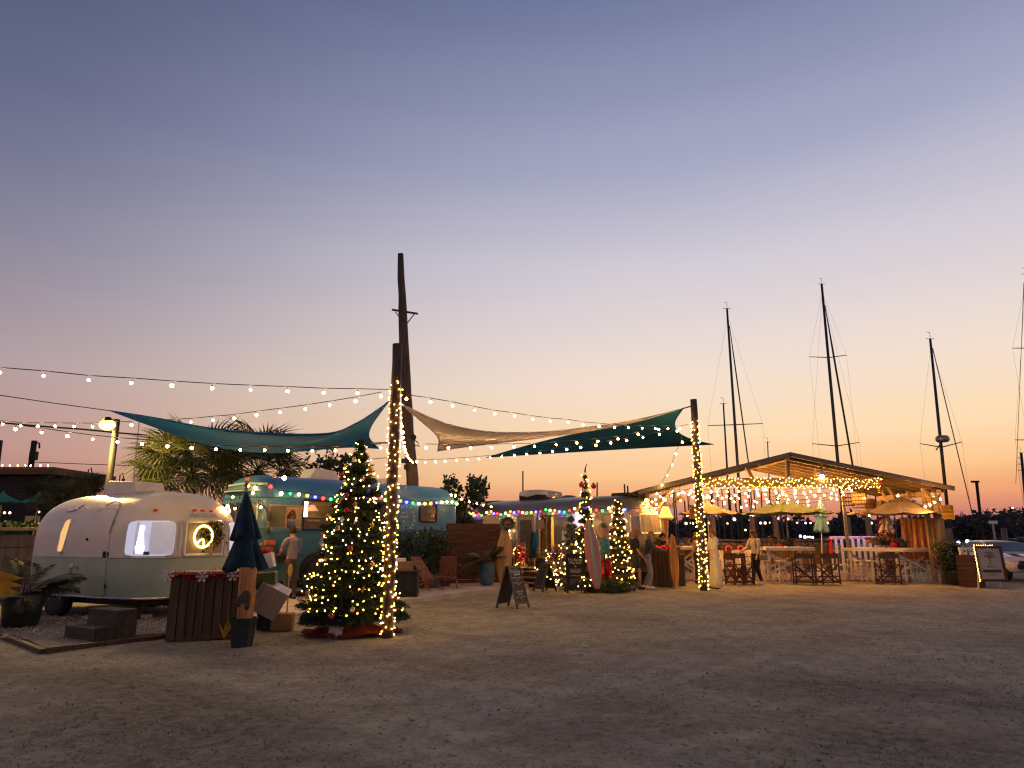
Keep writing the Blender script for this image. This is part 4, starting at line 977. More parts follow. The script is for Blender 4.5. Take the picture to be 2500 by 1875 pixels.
# ------------------------------------------------------------------ by the little trailer: steps, plank bar, umbrella, gifts
m_stepw = wood('dull_step_wood', (.065, .052, .04), 'x'); c = gp(190, 1566); t = thing('wooden_steps', 'two grey timber steps below the door of the little trailer', 'steps', c, rad(-27))
for i, (w_, y0, z) in enumerate(((.72, 0, .20), (.72, .32, .42))):
    for k in range(2):
        q = MB(); q.box((0, y0+.08+k*.165, z-.02), (w_, .155, .04)); q.build('tread', m_stepw, t, bevel=.004)
    q = MB(); q.box((0, y0+.02, z/2-.02), (w_-.02, .03, z-.04)); q.build('riser', m_stepw, t)
    for s in (-1, 1):
        q = MB(); q.box((s*(w_/2-.03), y0+.18, z/2-.02), (.04, .32, z-.04)); q.build('side_board', m_stepw, t)
q = MB(); rr = random.Random(2); b = gp(275, 1515)
for i in range(9): q.ball((rr.uniform(-.5, .6), rr.uniform(-.1, .2), .05), (.09, .06, .05), 7, 5)
tag(q.build('stones', mat('pale_stone', (.42, .36, .28), .8, var=.4), None, False, b), None, None, kind='stuff')

bl, br = gp(404, 1566), gp(578, 1560); d = (br-bl).normalized(); L = (br-bl).length; ang = math.atan2(d.y, d.x)
hz = at(405, 1398, bl.y).z
t = thing('plank_bar', 'dark vertical plank bar counter in front of the little trailer rear end', 'bar counter', bl, ang)
n = 8
for i in range(n):
    w_ = L/n; q = MB(); q.box((w_*(i+.5), R.uniform(-.006, .006), hz/2-.03+R.uniform(-.01, .01)), (w_-.012, .03, hz-.07)); q.build('plank', m_plank, t, bevel=.004)
for i in range(4):
    q = MB(); q.box((0, .1+.17*i, hz/2-.03), (.03, .155, hz-.07)); q.build('plank', m_plank, t, bevel=.004)
q = MB(); q.box((L/2, .3, hz/2), (L-.04, .5, hz-.1)); q.build('carcass', m_dark, t)
q = MB(); q.box((L/2, .28, hz-.01), (L+.08, .68, .04)); q.build('top_board', m_tan, t, bevel=.006)
gr = thing('red_garland', 'red tinsel garland along the front top edge of the plank bar', 'garland', bl+V((0, 0, hz)), ang)
q = MB(); rr = random.Random(4)
for i in range(700):
    x = rr.uniform(-.05, L+.05); p = V((x, -.05+rr.gauss(0, .03), -.045+.015*math.sin(x*12)+rr.gauss(0, .03))); e = V((rr.gauss(0, 1), rr.gauss(0, 1), rr.gauss(0, 1))).normalized()*.05; s = e.orthogonal().normalized()*.007
    q.add([p-s, p+s, p+e], [(0,1,2)])
q.build('tinsel', m_redtin, gr)
def snowflake(label, loc, s, rz):
    q = MB(); M = E3(PI/2, 0, 0)
    for k in range(6):
        a = k*PI/3; dv = V((math.cos(a), 0, math.sin(a)))
        q.beam(V((0,0,0)), dv*s, .014, .012, (0, 1, 0))
        for f in (.5, .75):
            for g_ in (-1, 1):
                b = a+g_*.9; q.beam(dv*s*f, dv*s*f+V((math.cos(b), 0, math.sin(b)))*s*.3, .011, .010, (0, 1, 0))
    o = q.build('snowflake', m_white, None, False, loc); o.rotation_euler = (0, 0, rz); return tag(o, label, 'ornament', 'white snowflakes on the plank bar')
for x, z, lb in ((-.04, -.04, 'white snowflake ornament at the left corner of the plank bar'), (.43, -.055, 'white snowflake ornament on the garland, second from the corner of the plank bar'), (.86, -.05, 'white snowflake ornament on the garland nearest the dark umbrella')):
    snowflake(lb, bl+Matrix.Rotation(ang, 3, 'Z') @ V((x, -.10, hz+z)), .085, ang)

# carved log post in a dark pot, closed navy umbrella leaning over it
pb_ = gp(590, 1578); 
t = thing('flower_pot', 'dark square sided pot at the foot of the golden log post', 'pot', pb_)
q = MB(); q.lathe([(.15, 0), (.175, .27), (.195, .36), (.20, .385), (.175, .385), (.16, .34)], 8); q.build('pot', m_dkpot, t); q = MB(); q.lathe([(.16, .345), (.01, .35)], 8); q.build('soil', m_dark, t)
lg = pb_+V((-.03, .10, 0)); lgt = at(586, 1385, lg.y).z
t = thing('log_post', 'golden brown split log post rising behind the dark pot and plank bar', 'post', lg)
q = MB(); q.lathe([(.115*k, z*lgt) for k, z in ((1, 0), (1.02, .2), (.97, .45), (1.05, .6), (1.0, .8), (1.06, .97), (.9, 1.0))], 14, wob=lambda a, z: 1+.06*math.sin(3*a+z*2)+.03*math.sin(7*a)); q.build('log', m_gold, t, True)
q = MB(); q.ball((.02, -.095, lgt*.62), (.085, .04, .10), 9, 6); q.ball((-.05, -.09, lgt*.56), (.07, .04, .08), 9, 6); q.ball((.05, -.085, lgt*.52), (.05, .035, .08), 9, 6); q.build('bark_patch', m_bark, t, True)
q = MB(); b = gp(548, 1562)
rr = random.Random(4)
for i in range(9):
    a = rr.uniform(0, 6.28); L_ = rr.uniform(.22, .42); dd = V((math.cos(a)*.4, math.sin(a)*.25, 1)).normalized(); s = V((.018, 0, 0)); q.add([-s*.4, dd*L_*.5-s+V((0,0,0)), dd*L_, dd*L_*.5+s], [(0,1,2,3)])
tag(q.build('grass_plant', m_yleaf, None, False, b), 'small yellow green spiky plant beside the dark pot', 'plant')

def closed_umbrella(label, foot, apex, edge_z, Rm, m, polem, tiers, group=None, fold=7):
    t = thing('closed_umbrella', label, 'umbrella', foot, 0, group); ax = apex-foot; H = ax.length
    M = Matrix.Identity(3) if abs(ax.normalized().z) > .9999 else V((0,0,1)).rotation_difference(ax).to_matrix()
    q = MB(); q.tube([(0, 0, 0), ax*1.02], .022, 8); q.lathe([(.03, 0), (.035, .03), (.01, .08)], 8, ax, M); q.build('pole', polem, t, True)
    for i, (z0, z1, r0, r1) in enumerate(tiers):
        q = MB()
        def fn(u, v):
            a = 2*PI*u; r = (r0+(r1-r0)*(v**.85))*Rm; z = H*(z0+(z1-z0)*v)
            r *= 1+(.30*v+.08)*math.sin(fold*a+i+.6*math.sin(2*a)); z -= .035*Rm*4*v*math.cos(fold*a+i)
            return M @ V((r*math.cos(a), r*math.sin(a), z))
        q.sheet(fn, 56, 9, .008); q.build('canopy_tier', m, t, True)
    return t
ft = at(596, 1560, pb_.y+.30); ft.z = 0
ap = at(602, 1187, ft.y-.05); H = (ap-ft).length
def zf(y): return (at(600, y, ft.y-.03).z)/ap.z
closed_umbrella('closed navy blue garden umbrella with two hanging tiers by the little trailer', ft, ap, 0, .265, m_navy, m_tan, [(zf(1200), zf(1314), .05, .62), (zf(1300), zf(1389), .38, .92)], fold=6)

def gift(name, label, loc, size, rot, m, rib=None, rm=None, bow=True):
    t = thing(name, label, 'gift box', loc); t.rotation_euler = rot
    q = MB(); q.box((0, 0, 0), size); q.build('box', m, t, bevel=.008)
    if rib:
        q = MB(); e = .004; q.box((0, 0, 0), (rib, size[1]+e, size[2]+e)); q.box((0, 0, 0), (size[0]+e, rib, size[2]+e)); q.build('ribbon', rm, t)
    return t
Yg = gp(690, 1540).y
m_silver = mat('silver_striped_wrap', (.42, .37, .33), .35, metal=.35, var=.25, scale=14, stretch=(6, .2, .2))
m_greenwrap = mat('green_glitter_wrap', (.07, .12, .03), .5, var=.6, scale=60)
gift('gift_box', 'large silver striped gift box tilted on its corner by the dark pot', at(660, 1462, Yg), (.47, .40, .47), (rad(10), rad(28), rad(14)), m_silver)
gift('gift_box', 'green glittery gift box balanced above the tilted silver box', at(648, 1412, Yg), (.36, .34, .19), (rad(0), rad(-5), rad(10)), m_greenwrap)
g3 = gift('gift_box', 'tilted white gift box with a big red bow atop the gift stack', at(645, 1371, Yg), (.31, .3, .24), (0, rad(-14), rad(10)), m_white)
q = MB()
for i in range(10):
    a = i*.7; p = V((.04+.07*math.cos(a), .02+.07*math.sin(a), .16+.02*math.sin(3*a))); q.ball(p, (.06, .035, .04), 8, 5, E3(.5*math.sin(a), 0, a))
q.build('bow', mat('red_bow', (.55, .01, .02), .35, var=.2), g3, True)
q = MB(); q.tube([(-.02, -.16, .0), (-.06, -.17, .14), (-.05, -.12, .28), (.02, -.05, .3), (.0, 0, .22)], .02, 6); q.build('ribbon_loop', mat('pink_ribbon', (.55, .34, .3), .5), g3, True)
gift('cardboard_box', 'brown cardboard box on the ground below the silver gift box', gp(682, 1540)+V((.0, .14, .13)), (.34, .28, .26), (0, 0, rad(8)), m_kraft)
gift('cardboard_box', 'dark blue box on the ground between the dark pot and cardboard box', gp(640, 1540)+V((0, .2, .15)), (.24, .28, .30), (0, 0, rad(-6)), mat('dark_blue_wrap', (.03, .04, .06), .5))
t = thing('stand_pole', 'thin pole with a small yellow oval board standing behind the gift boxes', 'pole', gp(700, 1500))
b = gp(700, 1500); q = MB(); q.tube([(0,0,0), (0, 0, at(703, 1378, b.y).z)], .015, 6); q.build('pole', m_tan, t)
q = MB(); q.ball((.02, -.03, at(703, 1392, b.y).z), (.05, .015, .13), 12, 8); q.build('oval_board', mat('yellow_board', (.6, .42, .12), .5), t, True)

# ------------------------------------------------------------------ christmas trees
def fir(name, label, base, H, Rb, seed, n, m, ndl=.06, bare=.10, cone=None, lean=(0, 0), layers=0, per=11):
    rr = random.Random(seed); t = thing(name, label, 'christmas tree', base)
    cone = cone or (lambda f: Rb*(1-f)**.88)
    L = lambda z: V((lean[0]*z/H, lean[1]*z/H, z))
    q = MB(); q.tube([L(0), L(H*.5), L(H*.97)], [.045, .03, .01], 7); q.build('trunk', m_bark, t)
    q = MB()
    for i in range(n):
        f = 1-(1-rr.random())**.62 if i > 30 else .9+.1*rr.random(); f = bare+(1-bare)*f
        if layers:
            f = bare+(1-bare)*((int((f-bare)/(1-bare)*layers)+rr.gauss(.3, .16))/layers); f = min(.995, max(bare, f))
        a = rr.random()*2*PI; k = 1+.16*math.sin(a*3+f*19)+.10*math.sin(a*7-f*31)
        r = cone((f-bare)/(1-bare))*k*(1-.55*rr.random()**2.2)
        dr = V((math.cos(a), math.sin(a), -.25+.7*f+rr.gauss(0, .2))).normalized(); p = L(H*f)+V((math.cos(a)*r, math.sin(a)*r, 0))
        tl = ndl*rr.uniform(1.6, 2.6); s0 = dr.orthogonal().normalized(); s1 = dr.cross(s0)
        for j in range(per):
            u = j/per; o = p-dr*tl*(1-u); b_ = rr.random()*6.28; rad_ = s0*math.cos(b_)+s1*math.sin(b_)
            e = o+(dr*.75+rad_*.75)*ndl; w_ = dr.cross(rad_)*ndl*.10
            q.add([o-w_, o+w_, e], [(0,1,2)])
    q.build('crown', m, t)
    return t, L, cone
def tree_lights(label, base, L, cone, H, n, mesh, seed, turns, bare=.1, lo=0., jit=.03, out=1.0):
    rr = random.Random(seed); t = thing('fairy_lights', label, 'fairy lights', base, 0, 'fairy lights on the christmas trees'); c = []
    K = turns*14
    def pos(f, a, o): r = cone(f)*(1+.16*math.sin(a*3+f*19)+.10*math.sin(a*7-f*31))*o; return L(H*(bare+(1-bare)*f))+V((r*math.cos(a), r*math.sin(a), 0))
    def dip(a): return .018*math.sin(a*5)
    for i in range(K+1):
        g_ = i/K; f = lo+(1-lo)*(1-(1-g_)**1.0); a = -PI/2+(abs((g_*turns*2) % 2-1)-.5)*4.3; c.append(pos(min(.99, max(0, f+dip(a))), a, .93*out))
    cord(c, t, .003)
    tot = [0]
    for i in range(K): tot.append(tot[-1]+(c[i+1]-c[i]).length)
    for i in range(n):
        q = tot[-1]*(i+rr.uniform(-.45, .45))/n; q = max(0, min(tot[-1]-1e-6, q)); k = max(j for j in range(K) if tot[j] <= q); p = c[k].lerp(c[k+1], (q-tot[k])/(tot[k+1]-tot[k]+1e-9))
        v = V((p.x-L(p.z).x, p.y-L(p.z).y, 0)); v = v.normalized() if v.length > 1e-5 else V((1, 0, 0))
        obj('bulb', mesh, t, p+v*rr.uniform(.0, .05)+V((0, 0, rr.gauss(0, jit))))
    return t
TB = gp(856, 1545); TB.z = 0; TH = at(856, 1066, TB.y).z
RT = 118/FPX*TB.y*.98
cone1 = lambda f: RT*(1-f)**.80*(1.0+.06*math.sin(f*40))
tree1, L1, _c = fir('christmas_tree', 'tallest christmas tree, wide and dark green, full of lights and baubles, by the wrapped post', TB, TH, RT, 11, 8200, m_needle, .070, .06, cone1, (.02, 0), layers=15, per=12)
tree_lights('warm fairy lights spiralling round the biggest christmas tree', TB, L1, cone1, TH, 300, MINI, 21, 13, .06, .05, .035, 1.02)
rr = random.Random(31)
bm = {k: (mat('bauble_'+k, c, .15, met, var=.1, coat=.5)) for k, c, met in (('red', (.5, .02, .05), .5), ('gold', (.55, .36, .08), .8), ('pearl', (.62, .56, .46), .3), ('copper', (.5, .24, .12), .6), ('blue', (.05, .06, .5), .4))}
bme = {}
for k in bm:
    q = MB(); q.ball((0, 0, 0), .042, 12, 8); q.lathe([(.012, .038), (.012, .055)], 6); bme[k] = q.mesh('bauble', bm[k], True)
kinds = ['gold']*12+['red']*8+['pearl']*7+['copper']*5+['blue']*1
for i, k in enumerate(kinds):
    f = (i*.618) % 1*.86+.03; a = -PI/2+rr.uniform(-1.35, 1.35); r = cone1(f)*(1+.16*math.sin(a*3+f*19)+.10*math.sin(a*7-f*31))*1.04
    o = obj('bauble', bme[k], None, TB+L1(TH*(.06+.94*f))+V((r*math.cos(a), r*math.sin(a), -.03)))
    lb = {'gold': 'round gold bauble hanging on the biggest christmas tree', 'red': 'round shiny red bauble hanging on the biggest christmas tree', 'pearl': 'round pale pearl bauble hanging on the biggest christmas tree', 'copper': 'round copper bauble hanging on the biggest christmas tree', 'blue': 'single blue bauble high on the biggest christmas tree'}[k]
    tag(o, lb, 'bauble', k+' baubles on the biggest christmas tree')
q = MB(); rr = random.Random(3)
def skirt(u, v):
    a = 2*PI*u; r = .10+.62*v**1.2; return V((r*math.cos(a)*1.1, r*math.sin(a)*.8-.05, .34*(1-v)**2.2+.012+.03*v*(1+math.sin(a*9+2*math.sin(a*2)))))
q.grid(skirt, 72, 10, cu=True)
tag(q.build('tree_skirt', mat('red_felt', (.20, .032, .016), .95, var=.3), None, True, TB+V((.05, -.05, .0))), 'rumpled red cloth tree skirt on the ground under the biggest christmas tree', 'tree skirt')
def toy(label, loc, s, m, rz):
    q = MB(); q.ball((0, 0, .09), (.10, .055, .065), 10, 7); q.ball((.09, 0, .15), (.05, .042, .045), 9, 6); q.ball((.135, 0, .14), (.025, .022, .02), 7, 5)
    for y in (-.022, .022): q.lathe([(.008, 0), (.017, .04), (.006, .10)], 6, (.075, y, .17), E3(0, -.25, 0))
    for x in (-.06, .06):
        for y in (-.03, .03): q.tube([(x, y, .07), (x+.01, y, 0)], [.022, .016], 6)
    q.ball((-.105, 0, .11), .022, 6, 5)
    o = q.build('toy_rabbit', m, None, True, loc); o.scale = (s,)*3; o.rotation_euler.z = rz; return tag(o, label, 'toy animal', 'toy animals under the biggest tree')
toy('white toy rabbit standing in front of the red tree skirt', gp(818, 1556), 1.25, m_white, 2.6)
toy('small pale toy animal at the left under the biggest tree', gp(793, 1540), 1.0, m_cream, .5)
gift('gift_box', 'small flat red gift with a green top lying left under the biggest tree', gp(772, 1553)+V((0, 0, .03)), (.22, .14, .06), (0, 0, .3), m_redtin, .04, m_leaf)

# slim trees in the dark planting bed and the flocked one by the trailer door
B2 = gp(1428, 1446); Hh = at(1434, 1150, B2.y).z; R2 = 32/FPX*B2.y
cone2 = lambda f: R2*(1-f)**.62*(.92+.1*math.sin(f*34))
_, L2, _c = fir('christmas_tree', 'tall pencil thin christmas tree with a crooked tip and lights by the surfboards', B2, Hh, R2, 12, 3400, m_needle, .05, .05, cone2, (.08, 0), layers=13, per=11)
q = MB(); q.tube([(0, 0, 0), (.01, 0, .12), (.06, 0, .26)], [.03, .02, .008], 6); tag(q.build('tree_tip', m_needle, None, False, B2+V((.08, 0, Hh-.04))), 'crooked bare tip on top of the pencil thin christmas tree', 'tree topper')
tree_lights('warm fairy lights on the tall pencil thin christmas tree', B2, L2, cone2, Hh, 120, MINI2, 22, 12, .05, .0, .04, 1.05)
B3 = gp(1512, 1442); H3 = at(1516, 1212, B3.y).z; R3 = 33/FPX*B3.y
cone3 = lambda f: R3*(1-f)**.6
_, L3, _c = fir('christmas_tree', 'slim medium christmas tree wound with garland and lights behind the man in shorts', B3, H3, R3, 13, 2800, m_needle, .05, .05, cone3, (.04, 0), layers=9, per=11)
tree_lights('warm fairy lights on the slim christmas tree behind the man in shorts', B3, L3, cone3, H3, 120, MINI2, 23, 11, .05, .0, .04, 1.05)
for nm, BB, HH, LL, cc, tn, lb in (('a', B2, Hh, L2, cone2, 5, 'brown burlap ribbon wound round the pencil thin christmas tree'), ('b', B3, H3, L3, cone3, 7, 'brown burlap ribbon wound round the slim christmas tree')):
    q = MB(); q.grid(lambda u, v: LL(HH*(.07+.86*u+.022*(v-.5)*3.2/HH*1.0))+V((cc(u)*.98*math.cos(u*tn*2*PI), cc(u)*.98*math.sin(u*tn*2*PI), (v-.5)*.032)), tn*16, 1)
    o = q.build('ribbon', mat('burlap_ribbon_'+nm, (.13, .065, .03), .9), None, False, BB); o.modifiers.new('s', 'SOLIDIFY').thickness = .004; tag(o, lb, 'ribbon')
for x, y in ((1420, 1184), (1449, 1187)):
    o = obj('bauble', bme['red'], None, at(x, y, B2.y-.1)); o.scale = (1.9,)*3; tag(o, 'large dark red bauble near the top of the pencil thin christmas tree', 'bauble', 'red baubles on the pencil thin tree')
B4 = gp(1398, 1440); H4 = at(1400, 1252, B4.y).z; R4 = 40/FPX*B4.y
cone4 = lambda f: R4*(1-f)**.7
_, L4, _c = fir('christmas_tree', 'bushy dark frosted christmas tree behind the standing chalkboard', B4, H4, R4, 14, 3400, m_needle2, .055, .05, cone4, (0, 0), layers=9, per=11)
tree_lights('warm fairy lights low on the frosted christmas tree', B4, L4, lambda f: cone4(f*.6), H4*.62, 60, MINI2, 24, 5, .05, .0, .04, 1.1)
rr = random.Random(9)
for i in range(12):
    f = rr.random()*.8; a = -PI/2+rr.uniform(-1.3, 1.3); o = obj('bauble', bme['pearl'], None, B4+L4(H4*(.05+.95*f))+V((cone4(f)*1.05*math.cos(a), cone4(f)*1.05*math.sin(a), 0))); o.scale = (.9,)*3
    tag(o, 'small pale bauble on the frosted christmas tree', 'bauble', 'pale baubles on the frosted tree')
# dark planting bed under the slim trees
q = MB(); rr = random.Random(6); bb = gp(1492, 1447); wv = 50/FPX*bb.y
for i in range(16):
    crown(q, (rr.uniform(-wv, wv), rr.uniform(-.1, .7), rr.uniform(.1, .28)), (.24, .22, .2), 100, .045, rr)
q.lathe([(wv*1.02, -.02), (wv*1.04, .1), (wv*.95, .24), (.01, .3)], 20, (0, .3, 0), Matrix.Diagonal((1, .45, 1)))
tag(q.build('planting_bed', m_leaf, None, False, bb+V((0, .1, 0))), 'low dark mounded planting bed at the foot of the slim trees', 'planting bed')
# ------------------------------------------------------------------ middle: screen, shrubs, loungers, surfboards, signs, rail
fb0 = V((at(1088, 1400, 21.6).x, 21.6, 0)); fb1 = V((at(1220, 1400, 22.2).x, 22.2, 0)); zt = at(1150, 1278, 21.9).z
d = fb1-fb0; L = d.length; ang = math.atan2(d.y, d.x)
t = thing('plank_screen', 'reddish cedar screen of wide horizontal planks between the bus and silver trailer', 'screen', fb0, ang)
n = 9
for i in range(n):
    h = zt/n; q = MB(); q.box((L/2, R.uniform(-.008, .008), h*(i+.5)), (L, .03, h-.010)); q.build('plank', m_plankx, t, bevel=.004)
for x in (.03, L*.5, L-.03):
    q = MB(); q.box((x, .05, zt/2), (.09, .07, zt)); q.build('post', m_plank, t)
for z in (.35, 1.0, 1.75):
    q = MB(); q.box((L*.52, -.025, z), (.05, .015, .10)); q.build('hinge', m_dark, t)

def shrub(label, b, w_, h, n, seed, leaf=.075, m=m_leaf, stems=9):
    rr = random.Random(seed); t = thing('shrub', label, 'shrub', b); q = MB(); c = MB()
    for i in range(stems):
        x, y = rr.uniform(-w_, w_)*.75, rr.uniform(-.25, .25); tp = V((x*1.25+rr.gauss(0, .06), y*1.2, h*rr.uniform(.72, 1.0)))
        q.tube([(x*.6, y*.6, 0), (x, y, tp.z*.5), tp], [.014, .010, .004], 4)
        for k in range(n//stems):
            f = rr.uniform(.12, 1.0); p = V((x, y, 0)).lerp(tp, f)+V((rr.gauss(0, .10), rr.gauss(0, .10), rr.gauss(0, .05))); dv = V((rr.gauss(0, .7), rr.gauss(0, .7), rr.uniform(-.1, 1.1))).normalized(); s = dv.orthogonal().normalized()
            s = Matrix.Rotation(rr.random()*6.28, 3, dv) @ s; l = leaf*rr.uniform(.8, 1.8)
            c.add([p, p+dv*l*.5+s*l*.26, p+dv*l, p+dv*l*.5-s*l*.26], [(0,1,2,3)])
    q.build('stem', m_bark, t); c.build('foliage', m, t); return t
sY = 20.3
for i, (px, w_, h, lb) in enumerate(((985, .42, 1286, 'tall broad leaved shrub just right of the wrapped post in front of the bus lettering'), (1030, .42, 1280, 'tall broad leaved shrub below the small right hand bus window'), (1072, .32, 1296, 'broad leaved shrub between the bus and the cedar screen'))):
    Yq = 19.6+i*.52; b = V((at(px, 1400, Yq).x, Yq, .30)); shrub(lb, b, w_, at(px, h, Yq).z-.30, 900, 40+i)
q = MB(); a, b = V((at(952, 1400, 19.3).x, 19.3, .1)), V((at(1085, 1400, 20.8).x, 20.8, .1)); q.beam(a+V((0, 0, .2)), b+V((0, 0, .2)), .5, .4); tag(q.build('planter_trough', m_plank, bevel=.01), 'long dark planter trough holding the shrubs in front of the bus', 'planter')
t = thing('small_pot', 'small dark blue glazed pot between the two slatted loungers', 'pot', V((at(1057, 1415, 19.9).x, 19.9, .1)))
q = MB(); q.lathe([(.13, 0), (.18, .18), (.17, .32), (.19, .35), (.15, .35), (.14, .30)], 16); q.build('pot', m_bluepot, t, True)
q = MB(); rr = random.Random(2)
for i in range(26):
    a = rr.random()*6.28; L_ = rr.uniform(.3, .75); dd = V((math.cos(a)*.25, math.sin(a)*.25, 1)).normalized(); s = V((.007, 0, 0)); q.add([V((0,0,.3))-s, V((0,0,.3))+s, V((0,0,.3))+dd*L_], [(0,1,2)])
q.build('grass_blades', m_leaf, t)

def slat_chair(label, b, rz, group):
    t = thing('slatted_lounger', label, 'lounge chair', b, rz, group)
    for i in range(9):
        x = -.24+i*.06; q = MB(); q.beam((x*.82, .38, .86), (x, -.16, .17), .034, .022, (0, -1, .6)); q.build('back_slat', m_redw, t)
    for i in range(8):
        x = -.21+i*.06; q = MB(); q.beam((x, .10, .24), (x*.9, -.46, .36), .034, .022); q.build('seat_slat', m_redw, t)
    for s in (-1, 1):
        q = MB(); q.beam((s*.26, -.40, .33), (s*.26, .36, .0), .035, .03); q.build('leg', m_redw, t)
        q = MB(); q.beam((s*.29, -.16, .17), (s*.29, -.36, .0), .035, .03); q.build('leg', m_redw, t)
    q = MB(); q.tube([(-.3, -.16, .2), (.3, -.16, .2)], .012, 5); q.tube([(-.22, .3, .76), (.22, .3, .76)], .012, 5); q.build('dowel', m_redw, t)
    return t
m_redw = wood('reddish_slat_wood', (.26, .115, .06), 'z')
slat_chair('slatted wooden lounger seen from its side near the wrapped post', gp(1040, 1441, .1), rad(62), 'slatted loungers by the shrubs')
slat_chair('slatted wooden lounger seen from behind beside the cedar screen', gp(1092, 1435, .1), rad(190), 'slatted loungers by the shrubs')
gift('cardboard_box', 'cardboard box on a dark stand just right of the wrapped post', at(990, 1382, 17), (.38, .3, .22), (0, 0, .15), m_kraft)
gift('box', 'white box half hidden behind the wrapped post', at(972, 1376, 17.1), (.3, .3, .26), (0, 0, -.2), m_white)
q = MB(); b = V((at(986, 1395, 17.05).x, 17.05, 0)); z = at(986, 1395, 17.05).z; q.box((0, 0, z/2), (.7, .4, z)); q.box((0, 0, z-.0), (.78, .48, .04)); q.box((.2, -.21, z*.5), (.2, .02, .3)); tag(q.build('dark_cabinet', m_dark, None, False, b, .01), 'dark low cabinet carrying boxes behind the wrapped post', 'cabinet')

potted_palm('palm in a tall blue glazed pot in front of the cedar screen', gp(1188, 1429, .1), .62, .75, 13, pot_of([(.16, 0), (.21, .10), (.245, .45), (.22, .60), (.25, .64), (.22, .64)], m_bluepot), 7)

def surfboard(label, foot, H, Wd, m, lean=(0, .12), stripe=None, rz=0, group=None, nose=.32):
    t = thing('surfboard', label, 'surfboard', foot, rz, group)
    def prof(f): return Wd/2*max(.0, math.sin(PI*min(1, max(0, f*.93+.045))))**.62*(1.0 if f < .6 else 1-.12*(f-.6))
    q = MB()
    for sg in (1,):
        def fn(u, v):
            a = 2*PI*u; w_ = prof(v)+.004; return V((w_*math.cos(a)+lean[0]*v*H, .032*math.sin(a)*min(1, w_/.1)+lean[1]*v*H, H*v))
        q.grid(fn, 16, 36, cu=True)
    q.build('board', m, t, True)
    if stripe:
        q = MB(); wd, m2, off = stripe
        q.grid(lambda u, v: V(((u-.5)*wd*2+off+lean[0]*(.03+v*.94)*H, -.037+lean[1]*(.03+v*.94)*H, H*(.03+v*.94))), 2, 30); o = q.build('stripe', m2, t, True); o.modifiers.new('s', 'SOLIDIFY').thickness = .004
    q = MB(); q.prism([(0, 0), (.10, .02), (.13, .12), (.05, .14)], .012, E3(PI/2, 0, PI/2)); q.build('fin', m_dark, t, False, (lean[0]*.1*H, .03+lean[1]*.1*H, H*.08))
    return t
m_ysurf = mat('yellow_varnished_board', (.48, .25, .06), .3, var=.2, scale=3, coat=.4, stretch=(6, 1, .3))
m_psurf = mat('pink_board', (.55, .20, .17), .35, var=.08, coat=.3); m_gsurf = mat('mint_stripe', (.33, .38, .27), .4, var=.06)
b = gp(1228, 1427, .1); surfboard('yellow wooden surfboard standing beside the blue potted palm', b, at(1226, 1292, b.y).z-.1, .50, m_ysurf, (.03, .12), (.02, m_tan, 0))
b = gp(1459, 1453); b.z = .16; surfboard('pink surfboard with a broad mint stripe leaning by the pencil thin tree', b, at(1446, 1268, b.y).z-.16, .40, m_psurf, (-.10, .12), (.055, m_gsurf, .02))
b = gp(1651, 1436); surfboard('narrow golden surfboard standing at the right end of the small wooden bar', b, at(1645, 1304, b.y).z, .26, m_gold, (-.02, .05))
q = MB(); rr = random.Random(7); wc = at(1240, 1278, 21.4)
for i in range(500):
    a = rr.random()*6.28; r = rr.gauss(.16, .035); p = V((r*math.cos(a), rr.gauss(0, .04), r*math.sin(a))); e = V((rr.gauss(0, 1), rr.gauss(0, .6), rr.gauss(0, 1))).normalized()*.055; s = e.orthogonal().normalized()*.008; q.add([p-s, p+s, p+e], [(0,1,2)])
t = thing('wreath', 'dark green wreath with a small bow fixed above the yellow surfboard', 'wreath', wc); q.build('foliage', m_leaf, t)
q = MB(); q.lathe([(.2, -.01), (.2, .01)], 20, (0, .05, 0), E3(PI/2, 0, 0)); q.build('backing', m_tan, t); q = MB(); q.tube([(0, .05, -.15), (0, .05, -wc.z+.02)], .02, 6); q.build('post', m_plank, t)
q = MB(); q.ball((0, -.05, -.03), (.05, .03, .03), 8, 6); q.build('bow', m_dark, t, True)

